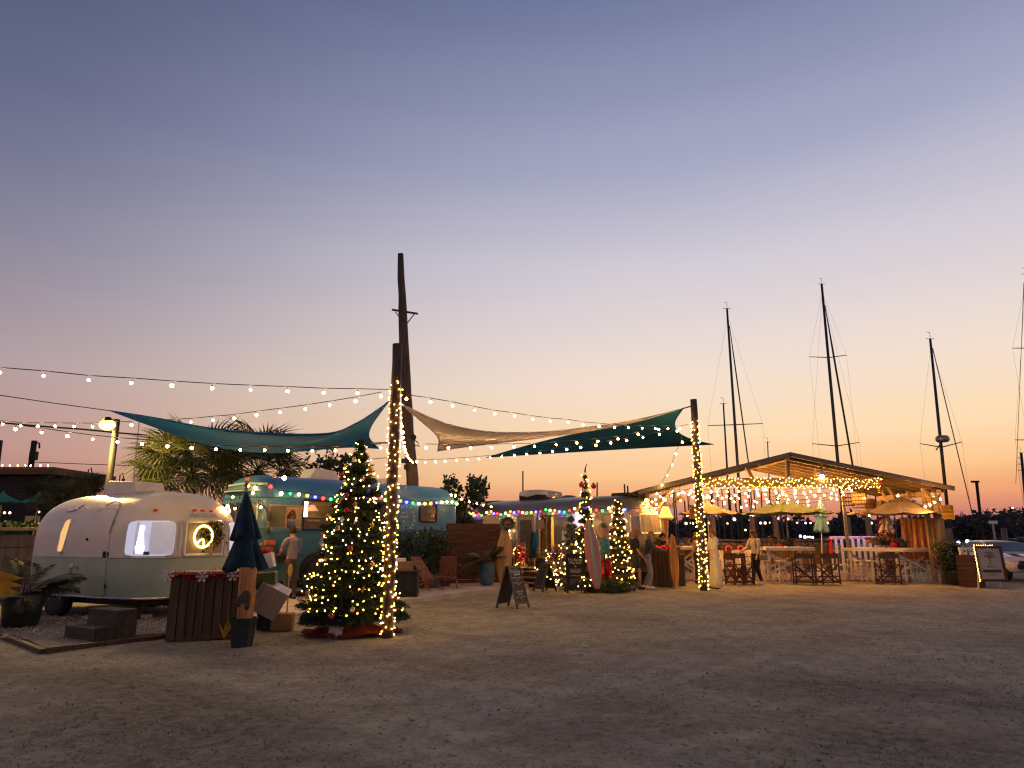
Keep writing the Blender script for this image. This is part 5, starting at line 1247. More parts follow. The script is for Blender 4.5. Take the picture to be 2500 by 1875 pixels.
# timber landing, steps and rail before the open trailer door
lc = gp(1310, 1428); lz = .42
t = thing('landing', 'small timber landing with two steps in front of the open trailer door', 'landing', V((at(1325, 1400, 22.4).x, 22.4, 0)), srz)
for i in range(7):
    q = MB(); q.box((-.52+i*.17, 0, lz), (.16, .9, .035)); q.build('deck_plank', m_deck, t, bevel=.004)
q = MB(); q.box((0, 0, lz/2-.02), (1.12, .84, lz-.05)); q.build('base', m_plank, t)
for k in range(2):
    q = MB(); q.box((0, -.58-k*.26, lz-.16-k*.14), (1.0, .26, .04)); q.build('step', m_deck, t, bevel=.004)
    q = MB(); q.box((0, -.47-k*.26, lz/2-.10-k*.07), (.98, .03, lz-.2-k*.14)); q.build('riser', m_plank, t)
def rail(label, p0, p1, h, n, seed, lights, wob=.05):
    d = V(p1)-V(p0); t = thing('hand_rail', label, 'hand rail', p0, 0, 'hand rails by the trailer door')
    q = MB(); q.beam((0, 0, h), d+V((0, 0, h)), .06, .05); q.build('top_rail', m_tan, t)
    q = MB(); q.beam((0, 0, .18), d+V((0, 0, .18)), .05, .04); q.build('bottom_rail', m_tan, t)
    for i in range(n+1):
        e = d*(i/n); q = MB(); w_ = .08 if i in (0, n) else .035; q.box(e+V((0, 0, h/2)), (w_, w_, h)); q.build('post' if i in (0, n) else 'baluster', m_tan, t)
    g_ = thing('garland', label.replace('timber hand rail', 'leafy garland with lights along the rail'), 'garland', V(p0), 0, 'leafy garlands by the trailer door'); rr = random.Random(seed); q = MB()
    for i in range(520):
        f = rr.random(); p = d*f+V((rr.gauss(0, .05), rr.gauss(0, .05), h+.03-wob*abs(math.sin(f*PI*2))+rr.gauss(0, .04))); e = V((rr.gauss(0, 1), rr.gauss(0, 1), rr.gauss(0, 1))).normalized()*.075; s = e.orthogonal().normalized()*.011; q.add([p-s, p+s, p+e], [(0,1,2)])
    q.build('foliage', m_needle, g_)
    for i in range(lights):
        f = (i+.5)/lights; obj('bulb', MINI2, g_, d*f+V((rr.gauss(0, .06), -.06+rr.gauss(0, .03), h+.02-wob*abs(math.sin(f*PI*2))+rr.gauss(0, .06))))
    # hanging swag of lights down the rail end
    for i in range(lights):
        f = i/lights; obj('bulb', MINI2, g_, d*(.55+.25*math.sin(f*9))+V((0, -.08, h*(1-f)*.95+.02)))
    return t
rail('timber hand rail beside the yellow surfboard at the trailer steps', gp(1240, 1424)+V((0, .2, 0)), gp(1292, 1418)+V((0, .3, 0)), 1.02, 7, 1, 22)
rail('timber hand rail on the right of the trailer steps', gp(1335, 1430)+V((0, 0, 0)), gp(1392, 1428)+V((0, .3, 0)), .82, 6, 2, 22, -.1)
t = thing('string_lights', 'loose trail of warm fairy lights spilling beside the dark folding board', 'fairy lights', gp(1350, 1436)); b = gp(1350, 1436); rr = random.Random(12); P = []
for i, (x, y) in enumerate(((1333, 1344), (1340, 1358), (1334, 1368), (1352, 1374), (1346, 1384), (1358, 1392), (1370, 1398), (1336, 1408), (1344, 1414), (1361, 1404), (1364, 1416), (1358, 1421), (1371, 1426), (1378, 1402), (1392, 1403), (1415, 1372), (1420, 1390), (1432, 1371), (1433, 1404), (1428, 1413), (1437, 1421), (1306, 1386), (1312, 1390))):
    p = at(x, y, 19.6)-b; P.append(p); obj('bulb', MINI2, t, p)
cord(P, t, .003)
q = MB(); rr = random.Random(5); b = at(1272, 1352, 20.0)
for i in range(240):
    p = V((rr.gauss(0, .09), rr.gauss(0, .04), rr.gauss(0, .16))); e = V((rr.gauss(0, 1), rr.gauss(0, .5), rr.gauss(0, 1))).normalized()*.07; s = e.orthogonal().normalized()*.016; q.add([p-s, p+s, p+e], [(0,1,2)])
t = thing('red_garland', 'bunch of bright red foil leaves with lights tied to the left hand rail', 'garland', b); q.build('foil', m_redtin, t)
rm = mini_mesh('mini_red', .012, m_red_b)
for i in range(9): obj('bulb', rm, t, (rr.gauss(0, .07), -.07, -.25+i*.06))
q = MB(); rr = random.Random(15); b = at(1358, 1345, 20.1)
for i in range(420):
    p = V((rr.gauss(0, .14), rr.gauss(0, .06), rr.gauss(0, .13)-.3*rr.random())); e = V((rr.gauss(0, 1), rr.gauss(0, .5), rr.gauss(0, 1))).normalized()*.06; s = e.orthogonal().normalized()*.016; q.add([p-s, p+s, p+e], [(0,1,2)])
t = thing('flower_bunch', 'dusky purple flower bunch on the right of the trailer steps', 'flowers', b); q.build('foliage', mat('purple_flowers', (.16, .05, .13), .7, var=.6), t)

# clothes rail in the doorway, with garments
cb = V((at(1306, 1400, 22.4).x, 22.4, lz)); t = thing('clothes_rack', 'black clothes rack standing on the landing at the open door', 'clothes rack', cb, srz)
q = MB(); q.tube([(-.3, 0, 0), (-.3, 0, 1.25), (.3, 0, 1.25), (.3, 0, 0)], .014, 6); q.tube([(-.3, -.2, .02), (-.3, .2, .02)], .014, 6); q.tube([(.3, -.2, .02), (.3, .2, .02)], .014, 6); q.build('frame', m_dark, t)
for i, (m, lb, ww, hh) in enumerate(((mat('grey_cloth', (.10, .085, .07), .9), 'long grey garment hanging first on the clothes rack', .2, 1.0), (mat('olive_cloth', (.13, .12, .06), .9), 'long olive garment hanging on the clothes rack', .2, 1.05), (m_navy, 'dark blue garment hanging on the clothes rack by the door', .22, .8), (m_teal, 'teal garment hanging at the end of the clothes rack', .2, .5))):
    q = MB(); q.sheet(lambda u, v: V(((u-.5)*ww*(.5+.5*v), .03*math.sin(u*12+i)*v, -hh*v)), 14, 8, .03)
    o = q.build('garment', m, None, True, cb+Matrix.Rotation(srz, 3, 'Z') @ V((-.26+i*.10, -.02, 1.22))); o.rotation_euler.z = srz+1.1; tag(o, lb, 'garment', 'clothes on the rack')
hb = at(1319, 1277, 22.6); t = thing('tote_bag', 'pale canvas tote bag hung in the open trailer doorway', 'bag', hb)
q = MB(); q.prism([(-.14, -.20), (.15, -.17), (.10, .12), (-.10, .10)], .08, E3(PI/2, 0, .2)); q.build('bag', m_ucream, t, bevel=.01); q = MB(); q.tube([(-.09, 0, .14), (-.07, 0, .36), (.03, 0, .4), (.09, 0, .15)], .014, 5); q.build('strap', m_dark, t)

# ------------------------------------------------------------------ chalkboards
def a_frame(label, b, H, Wd, rz, lines, spread=.30, border=False):
    t = thing('a_frame_sign', label, 'sandwich board', b, rz, None)
    for s, nm in ((-1, 'front_panel'), (1, 'rear_panel')):
        top = V((0, s*.02, H)); bot = V((0, s*spread, 0)); dr = (bot-top).normalized(); nn = V((0, s*abs(dr.z), abs(dr.y))).normalized()
        Mx = Matrix((V((1, 0, 0)), -dr, V((1, 0, 0)).cross(-dr))).transposed()
        cc = top.lerp(bot, .44); ln = (bot-top).length
        q = MB(); q.box(cc, (Wd-.06, ln*.84, .014), Mx); p = q.build(nm, m_chalkb, t)
        for k in (-1, 1):
            q = MB(); q.box(top.lerp(bot, .5)+V((k*(Wd/2-.02), 0, 0)), (.04, ln, .03), Mx); q.build('leg', m_black, t)
        for f in (.02, .87):
            q = MB(); q.box(top.lerp(bot, f), (Wd-.06, .05, .026), Mx); q.build('rail', m_black, t)
        if s == -1:
            M4 = Mx.to_4x4()
            # outward facing: x to viewer right, y up the panel
            for txt, f, sz in lines:
                o = text(txt, sz, Matrix.Translation(top.lerp(bot, f)+nn*.012) @ Matrix((V((1, 0, 0)), -dr, nn)).transposed().to_4x4(), m_chalk, p)
            if lines and lines[0][0] == 'Holiday':
                q = MB(); q.box(top.lerp(bot, .205)+nn*.012+V((.03, 0, 0)), (.24, .032, .006), Matrix((V((1, 0, 0)), -dr, nn)).transposed()); q.build('chalk_bar', m_chalk, p)
            if border:
                q = MB()
                for k in (-1, 1): q.box(cc+V((k*(Wd/2-.07), 0, 0))+nn*.009, (.012, ln*.74, .004), Mx)
                for k in (-1, 1): q.box(cc+(-dr)*k*ln*.37+nn*.009, (Wd-.12, .012, .004), Mx)
                q.build('chalk_border', mat('faint_chalk', (.18, .18, .17), .9), p)
    return t
sb_ = gp(1252, 1484); Hs = at(1247, 1382, sb_.y).z
a_frame('black sandwich board lettered Holiday, nearest to the camera, standing alone on the sand', sb_, Hs, .50, rad(58), [('Holiday', .13, .13), ('THURSDAY - SUNDAY', .285, .042), ('11-7PM', .335, .036), ('LIVE MUSIC & DRINKS', .405, .036), ('4-7 PM', .45, .036), ('WEDNESDAYS', .61, .046), ('MARKET', .665, .05), ('FOOD TRUCKS & MORE', .735, .032), ('4-8 PM', .775, .032)], .27)
sb_ = gp(1330, 1443); a_frame('low black folding board with a chalk border turned to the left', sb_, at(1325, 1377, sb_.y).z, .44, rad(-52), [], .25, True)
sb_ = gp(1406, 1448); Hs = at(1406, 1352, sb_.y).z; Wd = 45/FPX*sb_.y
t = thing('standing_chalkboard', 'upright framed chalkboard about holiday hours in front of the frosted tree', 'chalkboard', sb_, rad(4))
q = MB(); q.box((0, .02, Hs*.56), (Wd-.10, .014, Hs*.84)); p = q.build('board', m_chalkb, t)
for k in (-1, 1):
    q = MB(); q.box((k*(Wd/2-.03), 0, Hs/2), (.06, .04, Hs)); q.build('leg', m_black, t); q = MB(); q.beam((k*(Wd/2-.03), .02, Hs*.9), (k*(Wd/2-.03), .45, 0), .035, .03); q.build('rear_leg', m_black, t)
for z in (.13*Hs, Hs-.03):
    q = MB(); q.box((0, 0, z), (Wd-.12, .036, .06)); q.build('rail', m_black, t)
for txt, z, sz in (('Holiday', .85, .13), ('Market', .77, .12), ('&', .68, .10), ('NIGHTS', .585, .085), ('MARKET', .53, .075), ('4 - 8 PM DAILY', .44, .052)):
    text(txt, sz, TM((0, .008, Hs*z)), m_chalk, p)
q = MB(); q.box((0, .006, Hs*.28), (Wd-.2, .01, Hs*.15)); q.build('grey_panel', mat('grey_chalk', (.09, .085, .07), .8), p)
t = thing('finger_post', 'pale wooden finger post with two small boards beside the frosted tree', 'signpost', gp(1368, 1436)); b = gp(1368, 1436)
q = MB(); q.tube([(0, 0, 0), at(1374, 1295, b.y)-b], .028, 6); q.build('post', m_whitew, t)
for x, y, w_, r_ in ((1376, 1312, .10, .06), (1386, 1312, .12, .12), (1378, 1345, .14, -.3)):
    q = MB(); q.box((0, 0, 0), (w_, .02, .26)); o = q.build('sign_board', m_white, t, False, at(x, y, b.y-.06)-b); o.rotation_euler.y = r_
# beachwear display between the surfboard and slim tree
b = gp(1478, 1445); t = thing('clothes_dummy', 'beachwear dummy in a cap, pink shirt and teal shorts beside the pink surfboard', 'mannequin', b)
zz = lambda y: at(1473, y, b.y).z
q = MB(); q.tube([(0, 0, .02), (0, 0, zz(1290))], .02, 6); q.lathe([(.16, 0), (.16, .03), (.02, .05)], 12); q.build('stand', m_dark, t)
q = MB(); q.lathe([(.11, 0), (.13, .1), (.165, .30), (.14, .38), (.05, .42)], 14, (0, 0, zz(1314)), Matrix.Diagonal((1, .6, 1))); q.build('shirt', mat('pink_shirt', (.55, .32, .25), .9), t, True)
q = MB(); q.lathe([(.17, 0), (.165, .16), (.14, .44)], 14, (0, 0, zz(1355)), Matrix.Diagonal((1, .62, 1))); q.build('shorts', mat('teal_shorts', (.07, .24, .29), .9, var=.5, scale=14), t, True)
q = MB(); q.ball((0, 0, 0), (.11, .12, .10), 12, 8); q.prism([(-.1, -.1), (.1, -.1), (.07, -.24), (-.07, -.24)], .015); o = q.build('cap', mat('olive_cap', (.13, .14, .06), .9), t, True, (0, 0, zz(1285)))
q = MB(); q.lathe([(.13, 0), (.17, .25), (.15, .5)], 12, (.06, .1, .35), Matrix.Diagonal((1, .5, 1))); q.build('red_cloth', m_redtin, t, True)

# small wooden bar with red garland, plain lamp on top
b0, b1 = gp(1592, 1431), gp(1642, 1434); zt = at(1612, 1334, b0.y).z; d = b1-b0; L = d.length; ang = math.atan2(d.y, d.x)
t = thing('small_bar', 'small bar of upright wooden boards at the left of the pavilion', 'bar counter', b0, ang)
for i in range(5):
    w_ = L/5; q = MB(); q.box((w_*(i+.5), 0, zt/2), (w_-.012, .03, zt-.03)); q.build('plank', m_plank, t, bevel=.003)
q = MB(); q.box((L/2, .3, zt/2), (L-.03, .52, zt-.05)); q.build('carcass', m_plank, t); q = MB(); q.box((L/2, .26, zt), (L+.1, .66, .04)); q.build('top_board', m_tan, t, bevel=.005)
t = thing('red_garland', 'red tinsel garland along the top of the small bar by the pavilion', 'garland', b0+V((0, 0, zt)), ang); q = MB(); rr = random.Random(41)
for i in range(600):
    p = V((rr.uniform(0, L), -.07+rr.gauss(0, .04), -.03+rr.gauss(0, .045))); e = V((rr.gauss(0, 1), rr.gauss(0, 1), rr.gauss(0, 1))).normalized()*.06; s = e.orthogonal().normalized()*.008; q.add([p-s, p+s, p+e], [(0,1,2)])
q.build('tinsel', m_redtin, t)
for i in range(10): obj('bulb', rm, t, (L*(i+.5)/10, -.14, -.02+rr.gauss(0, .03)))
lb_ = at(1629, 1330, b0.y+.25); lb_.z = zt+.02
t = thing('table_lamp', 'tall lamp with a glowing yellow bell shade on the small bar', 'lamp', lb_); zz = lambda y: at(1629, y, lb_.y).z-lb_.z
q = MB(); q.lathe([(.12, 0), (.10, .04), (.035, .08), (.045, zz(1300)), (.075, zz(1280)), (.07, zz(1262)), (.02, zz(1255))], 14); q.build('stand', m_gold, t, True)
q = MB(); z0, z1 = zz(1266), zz(1237); q.lathe([(.235, z0), (.225, z0+.03), (.17, z0+(z1-z0)*.45), (.12, z0+(z1-z0)*.8), (.10, z1)], 20); q.build('lamp_shade', mat('glowing_shade', (.6, .4, .1), .7, var=.05, emit=(1, .56, .10), es=1.9), t, True)
q = MB(); q.lathe([(.24, z0-.01), (.24, z0+.03), (.23, z0+.03)], 20); q.build('shade_trim', mat('shade_braid', (.35, .2, .04), .8, emit=(1, .5, .1), es=.4), t, True)
q = MB(); rr = random.Random(5)
for i in range(60):
    a = rr.random()*6.28; L_ = rr.uniform(.1, .3); dd = V((math.cos(a)*.8, math.sin(a)*.5, .8)).normalized(); s = dd.orthogonal().normalized()*.012; q.add([-s, s, dd*L_], [(0,1,2)])
q.lathe([(.09, -.1), (.11, 0)], 10)
tag(q.build('bar_plant', m_leaf, None, False, at(1604, 1322, b0.y+.3)), 'little leafy plant on the small bar left of the lamp', 'plant')
b = gp(1664, 1433); t = thing('waste_bin', 'dark green upright waste bin right of the golden surfboard', 'bin', b); zt2 = at(1664, 1356, b.y).z
q = MB(); q.box((0, .12, zt2/2), (.26, .26, zt2-.05)); q.build('body', m_dkpot, t, bevel=.02); q = MB(); q.box((0, .12, zt2), (.29, .29, .06)); q.build('lid', m_dkpot, t, bevel=.02); q = MB(); q.box((0, -.015, zt2*.8), (.16, .01, .1)); q.build('slot', m_dark, t)
# ------------------------------------------------------------------ pavilion
YF, YB = 22.6, 26.6
EL, AP, ER = at(1556, 1197, YF), at(1925, 1105, YF), at(2324, 1188, YF)
FZ = .05
q = MB(); fl = gp(1640, 1419); q.box(((EL.x+ER.x)/2-.1, (fl.y+32.5)/2, -.06), (ER.x-EL.x-1.0, 32.5-fl.y, .22)); o = q.build('deck', m_deck); o['kind'] = 'structure'
t = thing('pavilion', 'open timber pavilion with a low gabled roof and strings of warm bulbs', 'pavilion', V((AP.x, YF, 0))); O = V((AP.x, YF, 0))
def roofpt(f, y, side, dz=0):                                      # f: 0 ridge .. 1 eave
    e = EL if side < 0 else ER; p = AP.lerp(e, f); return V((p.x-O.x, y-YF, p.z+dz))
D = YB-YF
m_tin = mat('roof_sheet_shaded', (.035, .030, .025), .9, .0, var=.2); m_raft = wood('pale_rafter', (.135, .095, .06), 'x', var=.2); m_beam = wood('beam_timber', (.19, .12, .065), 'x', var=.3); m_barge = wood('grey_tan_board', (.20, .165, .125), 'x', var=.2)  # near black sheet behind paler rafters: shade of the gaps put into the colours
for s in (-1, 1):
    a0, a1 = roofpt(0, YF-.15, s, -.03), roofpt(1, YF-.15, s, -.03); q = MB(); n = (a1-a0).cross(V((0, 1, 0))).normalized(); n = n if n.z > 0 else -n
    vs = [a0, a1, a1+V((0, D+.3, 0)), a0+V((0, D+.3, 0))]; vs += [v+n*.03 for v in vs]
    q.add(vs, [(0,1,2,3), (7,6,5,4), (0,4,5,1), (1,5,6,2), (2,6,7,3), (3,7,4,0)]); o = q.build('roof_panel', m_tin, t); 
    q = MB(); q.beam(a0+n*-.05+V((0, .02, 0)), a1+n*-.05+V((0, .02, 0)), .05, .13); q.build('barge_board', m_barge, t)
    for i in range(7):
        y = .30+i*(D-.45)/6; q = MB(); q.beam(roofpt(.01, YF+y, s, -.12), roofpt(.985, YF+y, s, -.12), .10, .15); q.build('rafter', m_raft, t)
    q = MB(); b = roofpt(.93, YF+.1, s, -.26); q.beam(b, b+V((0, D-.2, 0)), .10, .18); q.build('eave_beam', m_tan, t)
q = MB(); b = roofpt(0, YF, 1, -.14); q.beam(b, b+V((0, D, 0)), .06, .2); q.build('ridge_beam', m_tan, t)
zb = at(1900, 1178, YF+.1).z
xb0, xb1 = at(1702, 1178, YF+.1).x-O.x, at(2152, 1178, YF+.1).x-O.x
q = MB(); q.beam((xb0, .12, zb), (xb1, .12, zb), .09, .30); q.build('tie_beam', m_beam, t)
q = MB(); q.beam((-.05, .12, zb), roofpt(0, YF+.12, 1, -.1), .11, .11, (0, 1, 0)); q.build('king_post', m_barge, t)
def bm(x0, y0, x1, y1, Y, w_=.09, nm='brace', m=None):
    a, b = at(x0, y0, Y)-O, at(x1, y1, Y)-O; q = MB(); q.beam(a, b, w_, w_, (0, 1, 0)); q.build(nm, m or m_tan, t)
bm(1822, 1140, 1838, 1170, YF+.15, .10); bm(2007, 1130, 2003, 1166, YF+.2, .07); bm(1993, 1134, 1990, 1164, YF+1.2, .07)
bm(2130, 1172, 2168, 1224, YF+.4, .07); bm(2158, 1178, 2192, 1224, YF+2, .07); bm(2238, 1172, 2282, 1244, YF+.4, .08); bm(1640, 1195, 1604, 1245, YF+.6, .08); bm(2205, 1185, 2225, 1215, YF+1.5, .07)
for i in range(6): bm(1648-i*4.5, 1196-i*1, 1612-i*3.5, 1240+i*1, YF+1+i*.8, .04, 'lattice_batten')
for px, Y, zt_, w_ in ((1577, YF+.5, 1208, .16), (2254, YF+.6, 1190, .13), (2278, YF+.5, 1195, .12), (2054, YF+3.7, 1180, .09), (1592, YF+3.2, 1215, .13)):
    p = at(px, zt_, Y); q = MB(); q.box((p.x-O.x, Y-YF, p.z/2+.02), (w_, w_, p.z-.04)); q.build('post', m_gmetal if px == 2054 else m_tan, t)
q = MB(); p = at(1612, 1300, YF+1.0); zt_ = at(1612, 1268, YF+1).z; q.box((p.x-O.x-.25, 1.2, zt_/2), (.9, .08, zt_)); q.build('side_panel', m_tan, t)
# flood lamp with a cone shade up on the tie beam
t2 = thing('flood_lamp', 'small cone shaded lamp glowing on the pavilion cross beam', 'lamp', at(2005, 1159, YF+.05)); q = MB(); q.lathe([(.19, 0), (.10, .10), (.03, .16)], 14, (0, 0, -.02)); q.build('shade', m_white, t2, True); q = MB(); q.ball((0, -.02, -.05), .075, 10, 8); q.build('bulb', m_bulb, t2, True)
q = MB(); q.tube([(0, 0, .12), (0, 0, .42)], .012, 5); q.build('stem', m_dark, t2)

# fairy lights wound along the cross beam
t = thing('fairy_lights', 'dense warm fairy lights wound along the pavilion front cross beam', 'fairy lights', O+V((xb0, 0, zb))); rr = random.Random(77); Lb = xb1-xb0; P = []
for i in range(215):
    u = (i+rr.random())/215; s = abs((u*9) % 1-.5)*2; z = .12-.30*(.5+.5*math.sin(i*1.7))+.03*math.sin(u*40)+rr.gauss(0, .03); obj('bulb', MINI2, t, V((Lb*u, .045-.0+rr.uniform(-.03, 0), z)))
for i in range(240): P.append(V((Lb*i/239, .06, -.02+.16*math.sin(i*1.1))))
cord(P, t, .004)
tt = thing('string_lights', 'tail of red and warm fairy lights hanging from the right end of the cross beam', 'fairy lights', at(2152, 1170, YF-.05)); b = at(2152, 1170, YF-.05); P = []
for i in range(16):
    p = at(2150+4*math.sin(i*1.3), 1172+i*2.3, YF-.05)-b; P.append(p); obj('bulb', MINI2 if i % 3 else rm, tt, p)
cord(P, tt, .02, m_redtin, 'tinsel')
# sagging bulb strings below the roof
rr = random.Random(51)
names = ['front most sagging bulb string under the pavilion roof', 'second sagging bulb string under the pavilion roof', 'third sagging bulb string under the pavilion roof', 'fourth sagging bulb string under the pavilion roof', 'rearmost sagging bulb string under the pavilion roof']
for k, (y0, y1, x0, x1, Y, n) in enumerate(((1196, 1192, 1640, 2075, YF+.6, 20), (1204, 1200, 1655, 2080, YF+1.8, 19), (1208, 1204, 1690, 2060, YF+3.1, 17), (1215, 1212, 1720, 2050, YF+4.4, 14), (1222, 1220, 1740, 2040, YF+5.6, 10))):
    P = [at(x0+(x1-x0)*i/(n-1)+rr.gauss(0, 3), y0+(y1-y0)*i/(n-1)+ (6+2*k)*math.sin(PI*((i/(n-1)*2.0) % 1))+rr.gauss(0, 2), Y) for i in range(n)]
    string_lights('bulb_string', names[k], P, [BULBP], 'bulb strings under the pavilion roof')
string_lights('bulb_string', 'curtain of bulbs hanging at the left corner of the pavilion', [at(x, y, YF+.3) for x, y in ((1604, 1205), (1620, 1216), (1623, 1220), (1600, 1219), (1583, 1214), (1578, 1218), (1592, 1225), (1582, 1230), (1603, 1231), (1585, 1240), (1587, 1244), (1591, 1247), (1595, 1251), (1603, 1250), (1600, 1240), (1612, 1212), (1625, 1220), (1640, 1210), (1656, 1206), (1671, 1203), (1687, 1197))], [BULBS], 'bulb strings under the pavilion roof')
string_lights('bulb_string', 'bulbs strung from the right corner of the pavilion to the piling', pix([(2192, 1210), (2259, 1237), (2270, 1232), (2281, 1226), (2296, 1218)], YF-.2, YF-.6), [BULBP], 'bulb strings under the pavilion roof')
string_lights('bulb_string', 'row of bulbs just above the green patio umbrella', pix([(1823, 1234), (1848, 1227), (1873, 1226), (1898, 1226), (1922, 1227), (1948, 1227), (1972, 1225)], 23.6, 24), [BULB], 'bulb strings under the pavilion roof')

# hanging lanterns and small wall things
def lantern(label, px, py, Y, w_, h, m, glow_, rings):
    c = at(px, py, Y); t = thing('hanging_lantern', label, 'lantern', c, .2, 'lanterns under the pavilion roof'); r = w_/2/FPX*Y; hh = h/2/FPX*Y
    for i in range(rings):
        z = -hh+2*hh*i/(rings-1); k = 1 if rings < 7 else .8+.25*math.sin(PI*i/(rings-1)); q = MB(); q.tube([(r*k*math.cos(a*PI/8), r*k*math.sin(a*PI/8), z) for a in range(16)], .014, 4, closed=True); q.build('hoop', m, t)
    q = MB()
    for a in range(16):
        q.tube([(r*(.82 if rings >= 7 else 1)*math.cos(a*PI/8), r*(.82 if rings >= 7 else 1)*math.sin(a*PI/8), -hh), (r*1.03*math.cos(a*PI/8), r*1.03*math.sin(a*PI/8), 0), (r*(.82 if rings >= 7 else 1)*math.cos(a*PI/8), r*(.82 if rings >= 7 else 1)*math.sin(a*PI/8), hh)], .010, 4)
    q.build('cane', m, t)
    if glow_:
        q = MB(); q.lathe([(r*.92, -hh*.3), (r*.92, hh*.95)], 16); q.build('shade', mat('glowing_rattan', (.5, .25, .05), .8, emit=(1, .42, .04), es=.9), t, True); obj('bulb', BULB, t, (0, -r-.05, hh*.3))
    q = MB(); q.tube([(0, 0, hh), (0, 0, hh+.25)], .008, 4); q.build('hanger', m_dark, t)
m_rat = mat('rattan', (.20, .10, .04), .8, var=.3)
lantern('glowing square sided rattan lantern hung under the pavilion roof', 2098, 1222, YF+1.2, 34, 34, m_rat, True, 5)
lantern('dark unlit barrel shaped cane lantern left of the glowing lantern', 2068, 1220, YF+1.6, 30, 28, m_brown, False, 4)
lantern('slatted round cane lantern just right of the glowing lantern', 2124, 1230, YF+2.0, 26, 22, m_rat, False, 8)
c = at(1634, 1222, YF+.9); t = thing('wreath', 'dark round wreath with warm lights hung above the lamp on the small bar', 'wreath', c); q = MB(); rr = random.Random(3)
for i in range(420):
    a = rr.random()*6.28; r = rr.gauss(.2, .035); p = V((r*math.cos(a), rr.gauss(0, .04), r*math.sin(a))); e = V((rr.gauss(0, 1), rr.gauss(0, .6), rr.gauss(0, 1))).normalized()*.06; s = e.orthogonal().normalized()*.01; q.add([p-s, p+s, p+e], [(0,1,2)])
q.build('foliage', m_needle, t); q = MB(); q.tube([(0, 0, .2), (0, 0, .6)], .01, 4); q.build('hanger', m_dark, t)
c = at(1661, 1219, YF+1.4); t = thing('pendant_lamp', 'small bright pendant lamp right of the dark wreath', 'lamp', c); q = MB(); q.lathe([(.16, -.02), (.11, .06), (.03, .1)], 12); q.build('shade', m_rat, t, True); obj('bulb', BULB, t, (0, 0, -.04)); q = MB(); q.tube([(0, 0, .1), (0, 0, .5)], .008, 4); q.build('cord', m_dark, t)
c = at(1693, 1250, YF-.4); t = thing('hanging_board', 'golden hanging notice board beside the wrapped post', 'sign', c); q = MB(); a, b = at(1685, 1233, YF-.4)-c, at(1701, 1267, YF-.4)-c; q.box((0, 0, 0), (.26, .03, abs(a.z-b.z))); p = q.build('board', m_gold, t)
q = MB(); q.tube([(-.1, 0, .2), (-.1, 0, .6)], .006, 4); q.tube([(.1, 0, .2), (.1, 0, .6)], .006, 4); q.build('chain', m_dark, t)
for i in range(5): q = MB(); q.box((0, -.018, .14-i*.06), (.18-.02*(i % 2), .004, .014)); q.build('printed_line', m_print, p)
c = at(2118, 1255, YF+.2); t = thing('pendant_lamp', 'small woven pendant lamp with a lit bulb below the tan umbrella', 'lamp', c); q = MB(); q.lathe([(.19, -.03), (.14, .04), (.03, .12)], 12); q.build('shade', m_rat, t, True); obj('bulb', BULB, t, (0, -.1, -.05)); q = MB(); q.tube([(0, 0, .1), (0, 0, .9)], .008, 4); q.build('cord', m_dark, t)

# patio umbrellas
um('open beige patio umbrella behind the post with fairy lights', 1726, 1228, 1253, 146, 26, m_ucream, m_white, 'open patio umbrellas at the pavilion')
um('open sage green patio umbrella over the middle white table', 1916, 1221, 1252, 218, 24.6, m_ugreen, m_tan, 'open patio umbrellas at the pavilion')
um('orange lit patio umbrella behind the beige one under the lanterns', 2150, 1222, 1253, 160, 26.5, m_ucream, m_tan, 'open patio umbrellas at the pavilion')
um('wide beige patio umbrella over the right white table', 2197, 1214, 1253, 186, 23.6, m_ucream, m_tan, 'open patio umbrellas at the pavilion')
def cu(label, pxf, pxa, pyt, pyb, Y, Rm, m, tiers=None):
    f = V((at(pxf, 1400, Y).x, Y, 0)); a = at(pxa, pyt, Y); zb = at(pxf, pyb, Y).z/a.z; zm = (1+zb)/2
    closed_umbrella(label, f, a, 0, Rm, m, m_white, [(.985, zm-.02, .06, .85), (zm+.03, zb, .45, 1.0)], 'closed umbrellas by the rail', 6)
cu('closed pale blue umbrella standing at the corner of the rail', 2008, 2003, 1218, 1298, 27.2, .235, m_ublue)
cu('closed white umbrella behind the right white table', 2170, 2163, 1250, 1302, 26.6, .235, m_uwhite)

# rails: low cedar topped rail and higher white baluster rail under violet light
def balu(label, x0, x1, ytop, Y0, Y1, n, mtop, mbal, hbot=.12, strip=False, panel=False, drop=0):
    a, b = at(x0, ytop, Y0), at(x1, ytop, Y1); a0 = V((a.x, a.y, FZ)); d = V((b.x-a.x, b.y-a.y, 0)); h = a.z-FZ
    t = thing('railing', label, 'railing', a0); q = MB(); q.beam((0, 0, h), d+V((0, 0, h)), .16, .05); q.build('top_rail', mtop, t)
    q = MB(); q.beam((0, 0, hbot), d+V((0, 0, hbot)), .06, .06); q.build('bottom_rail', mbal, t)
    for i in range(n+1):
        q = MB(); e = d*(i/n); w_ = .05 if i % 8 == 0 else .1; q.box(e+V((0, 0, h/2)), (.10, .035, h-.06)); q.build('baluster', mbal, t)
    if panel:
        q = MB(); q.beam(V((0, .05, h*.5)), d+V((0, .05, h*.5)), .02, h*.75); q.build('back_panel', m_plank, t)
    if strip:
        q = MB(); q.beam((0, -.155, h-.035), d+V((0, -.155, h-.035)), .02, .085); q.build('strip_shield', mtop, t); q = MB(); q.beam((0, -.125, h-.05), d+V((0, -.125, h-.05)), .02, .02); q.build('light_strip', m_violet, t)  # lip added to hide the strip and turn its light down the balusters
    return t
balu('low rail with a reddish timber top running behind the tables', 1655, 2028, 1319, 28.6, 28.2, 14, m_plankx, m_plank, panel=True)
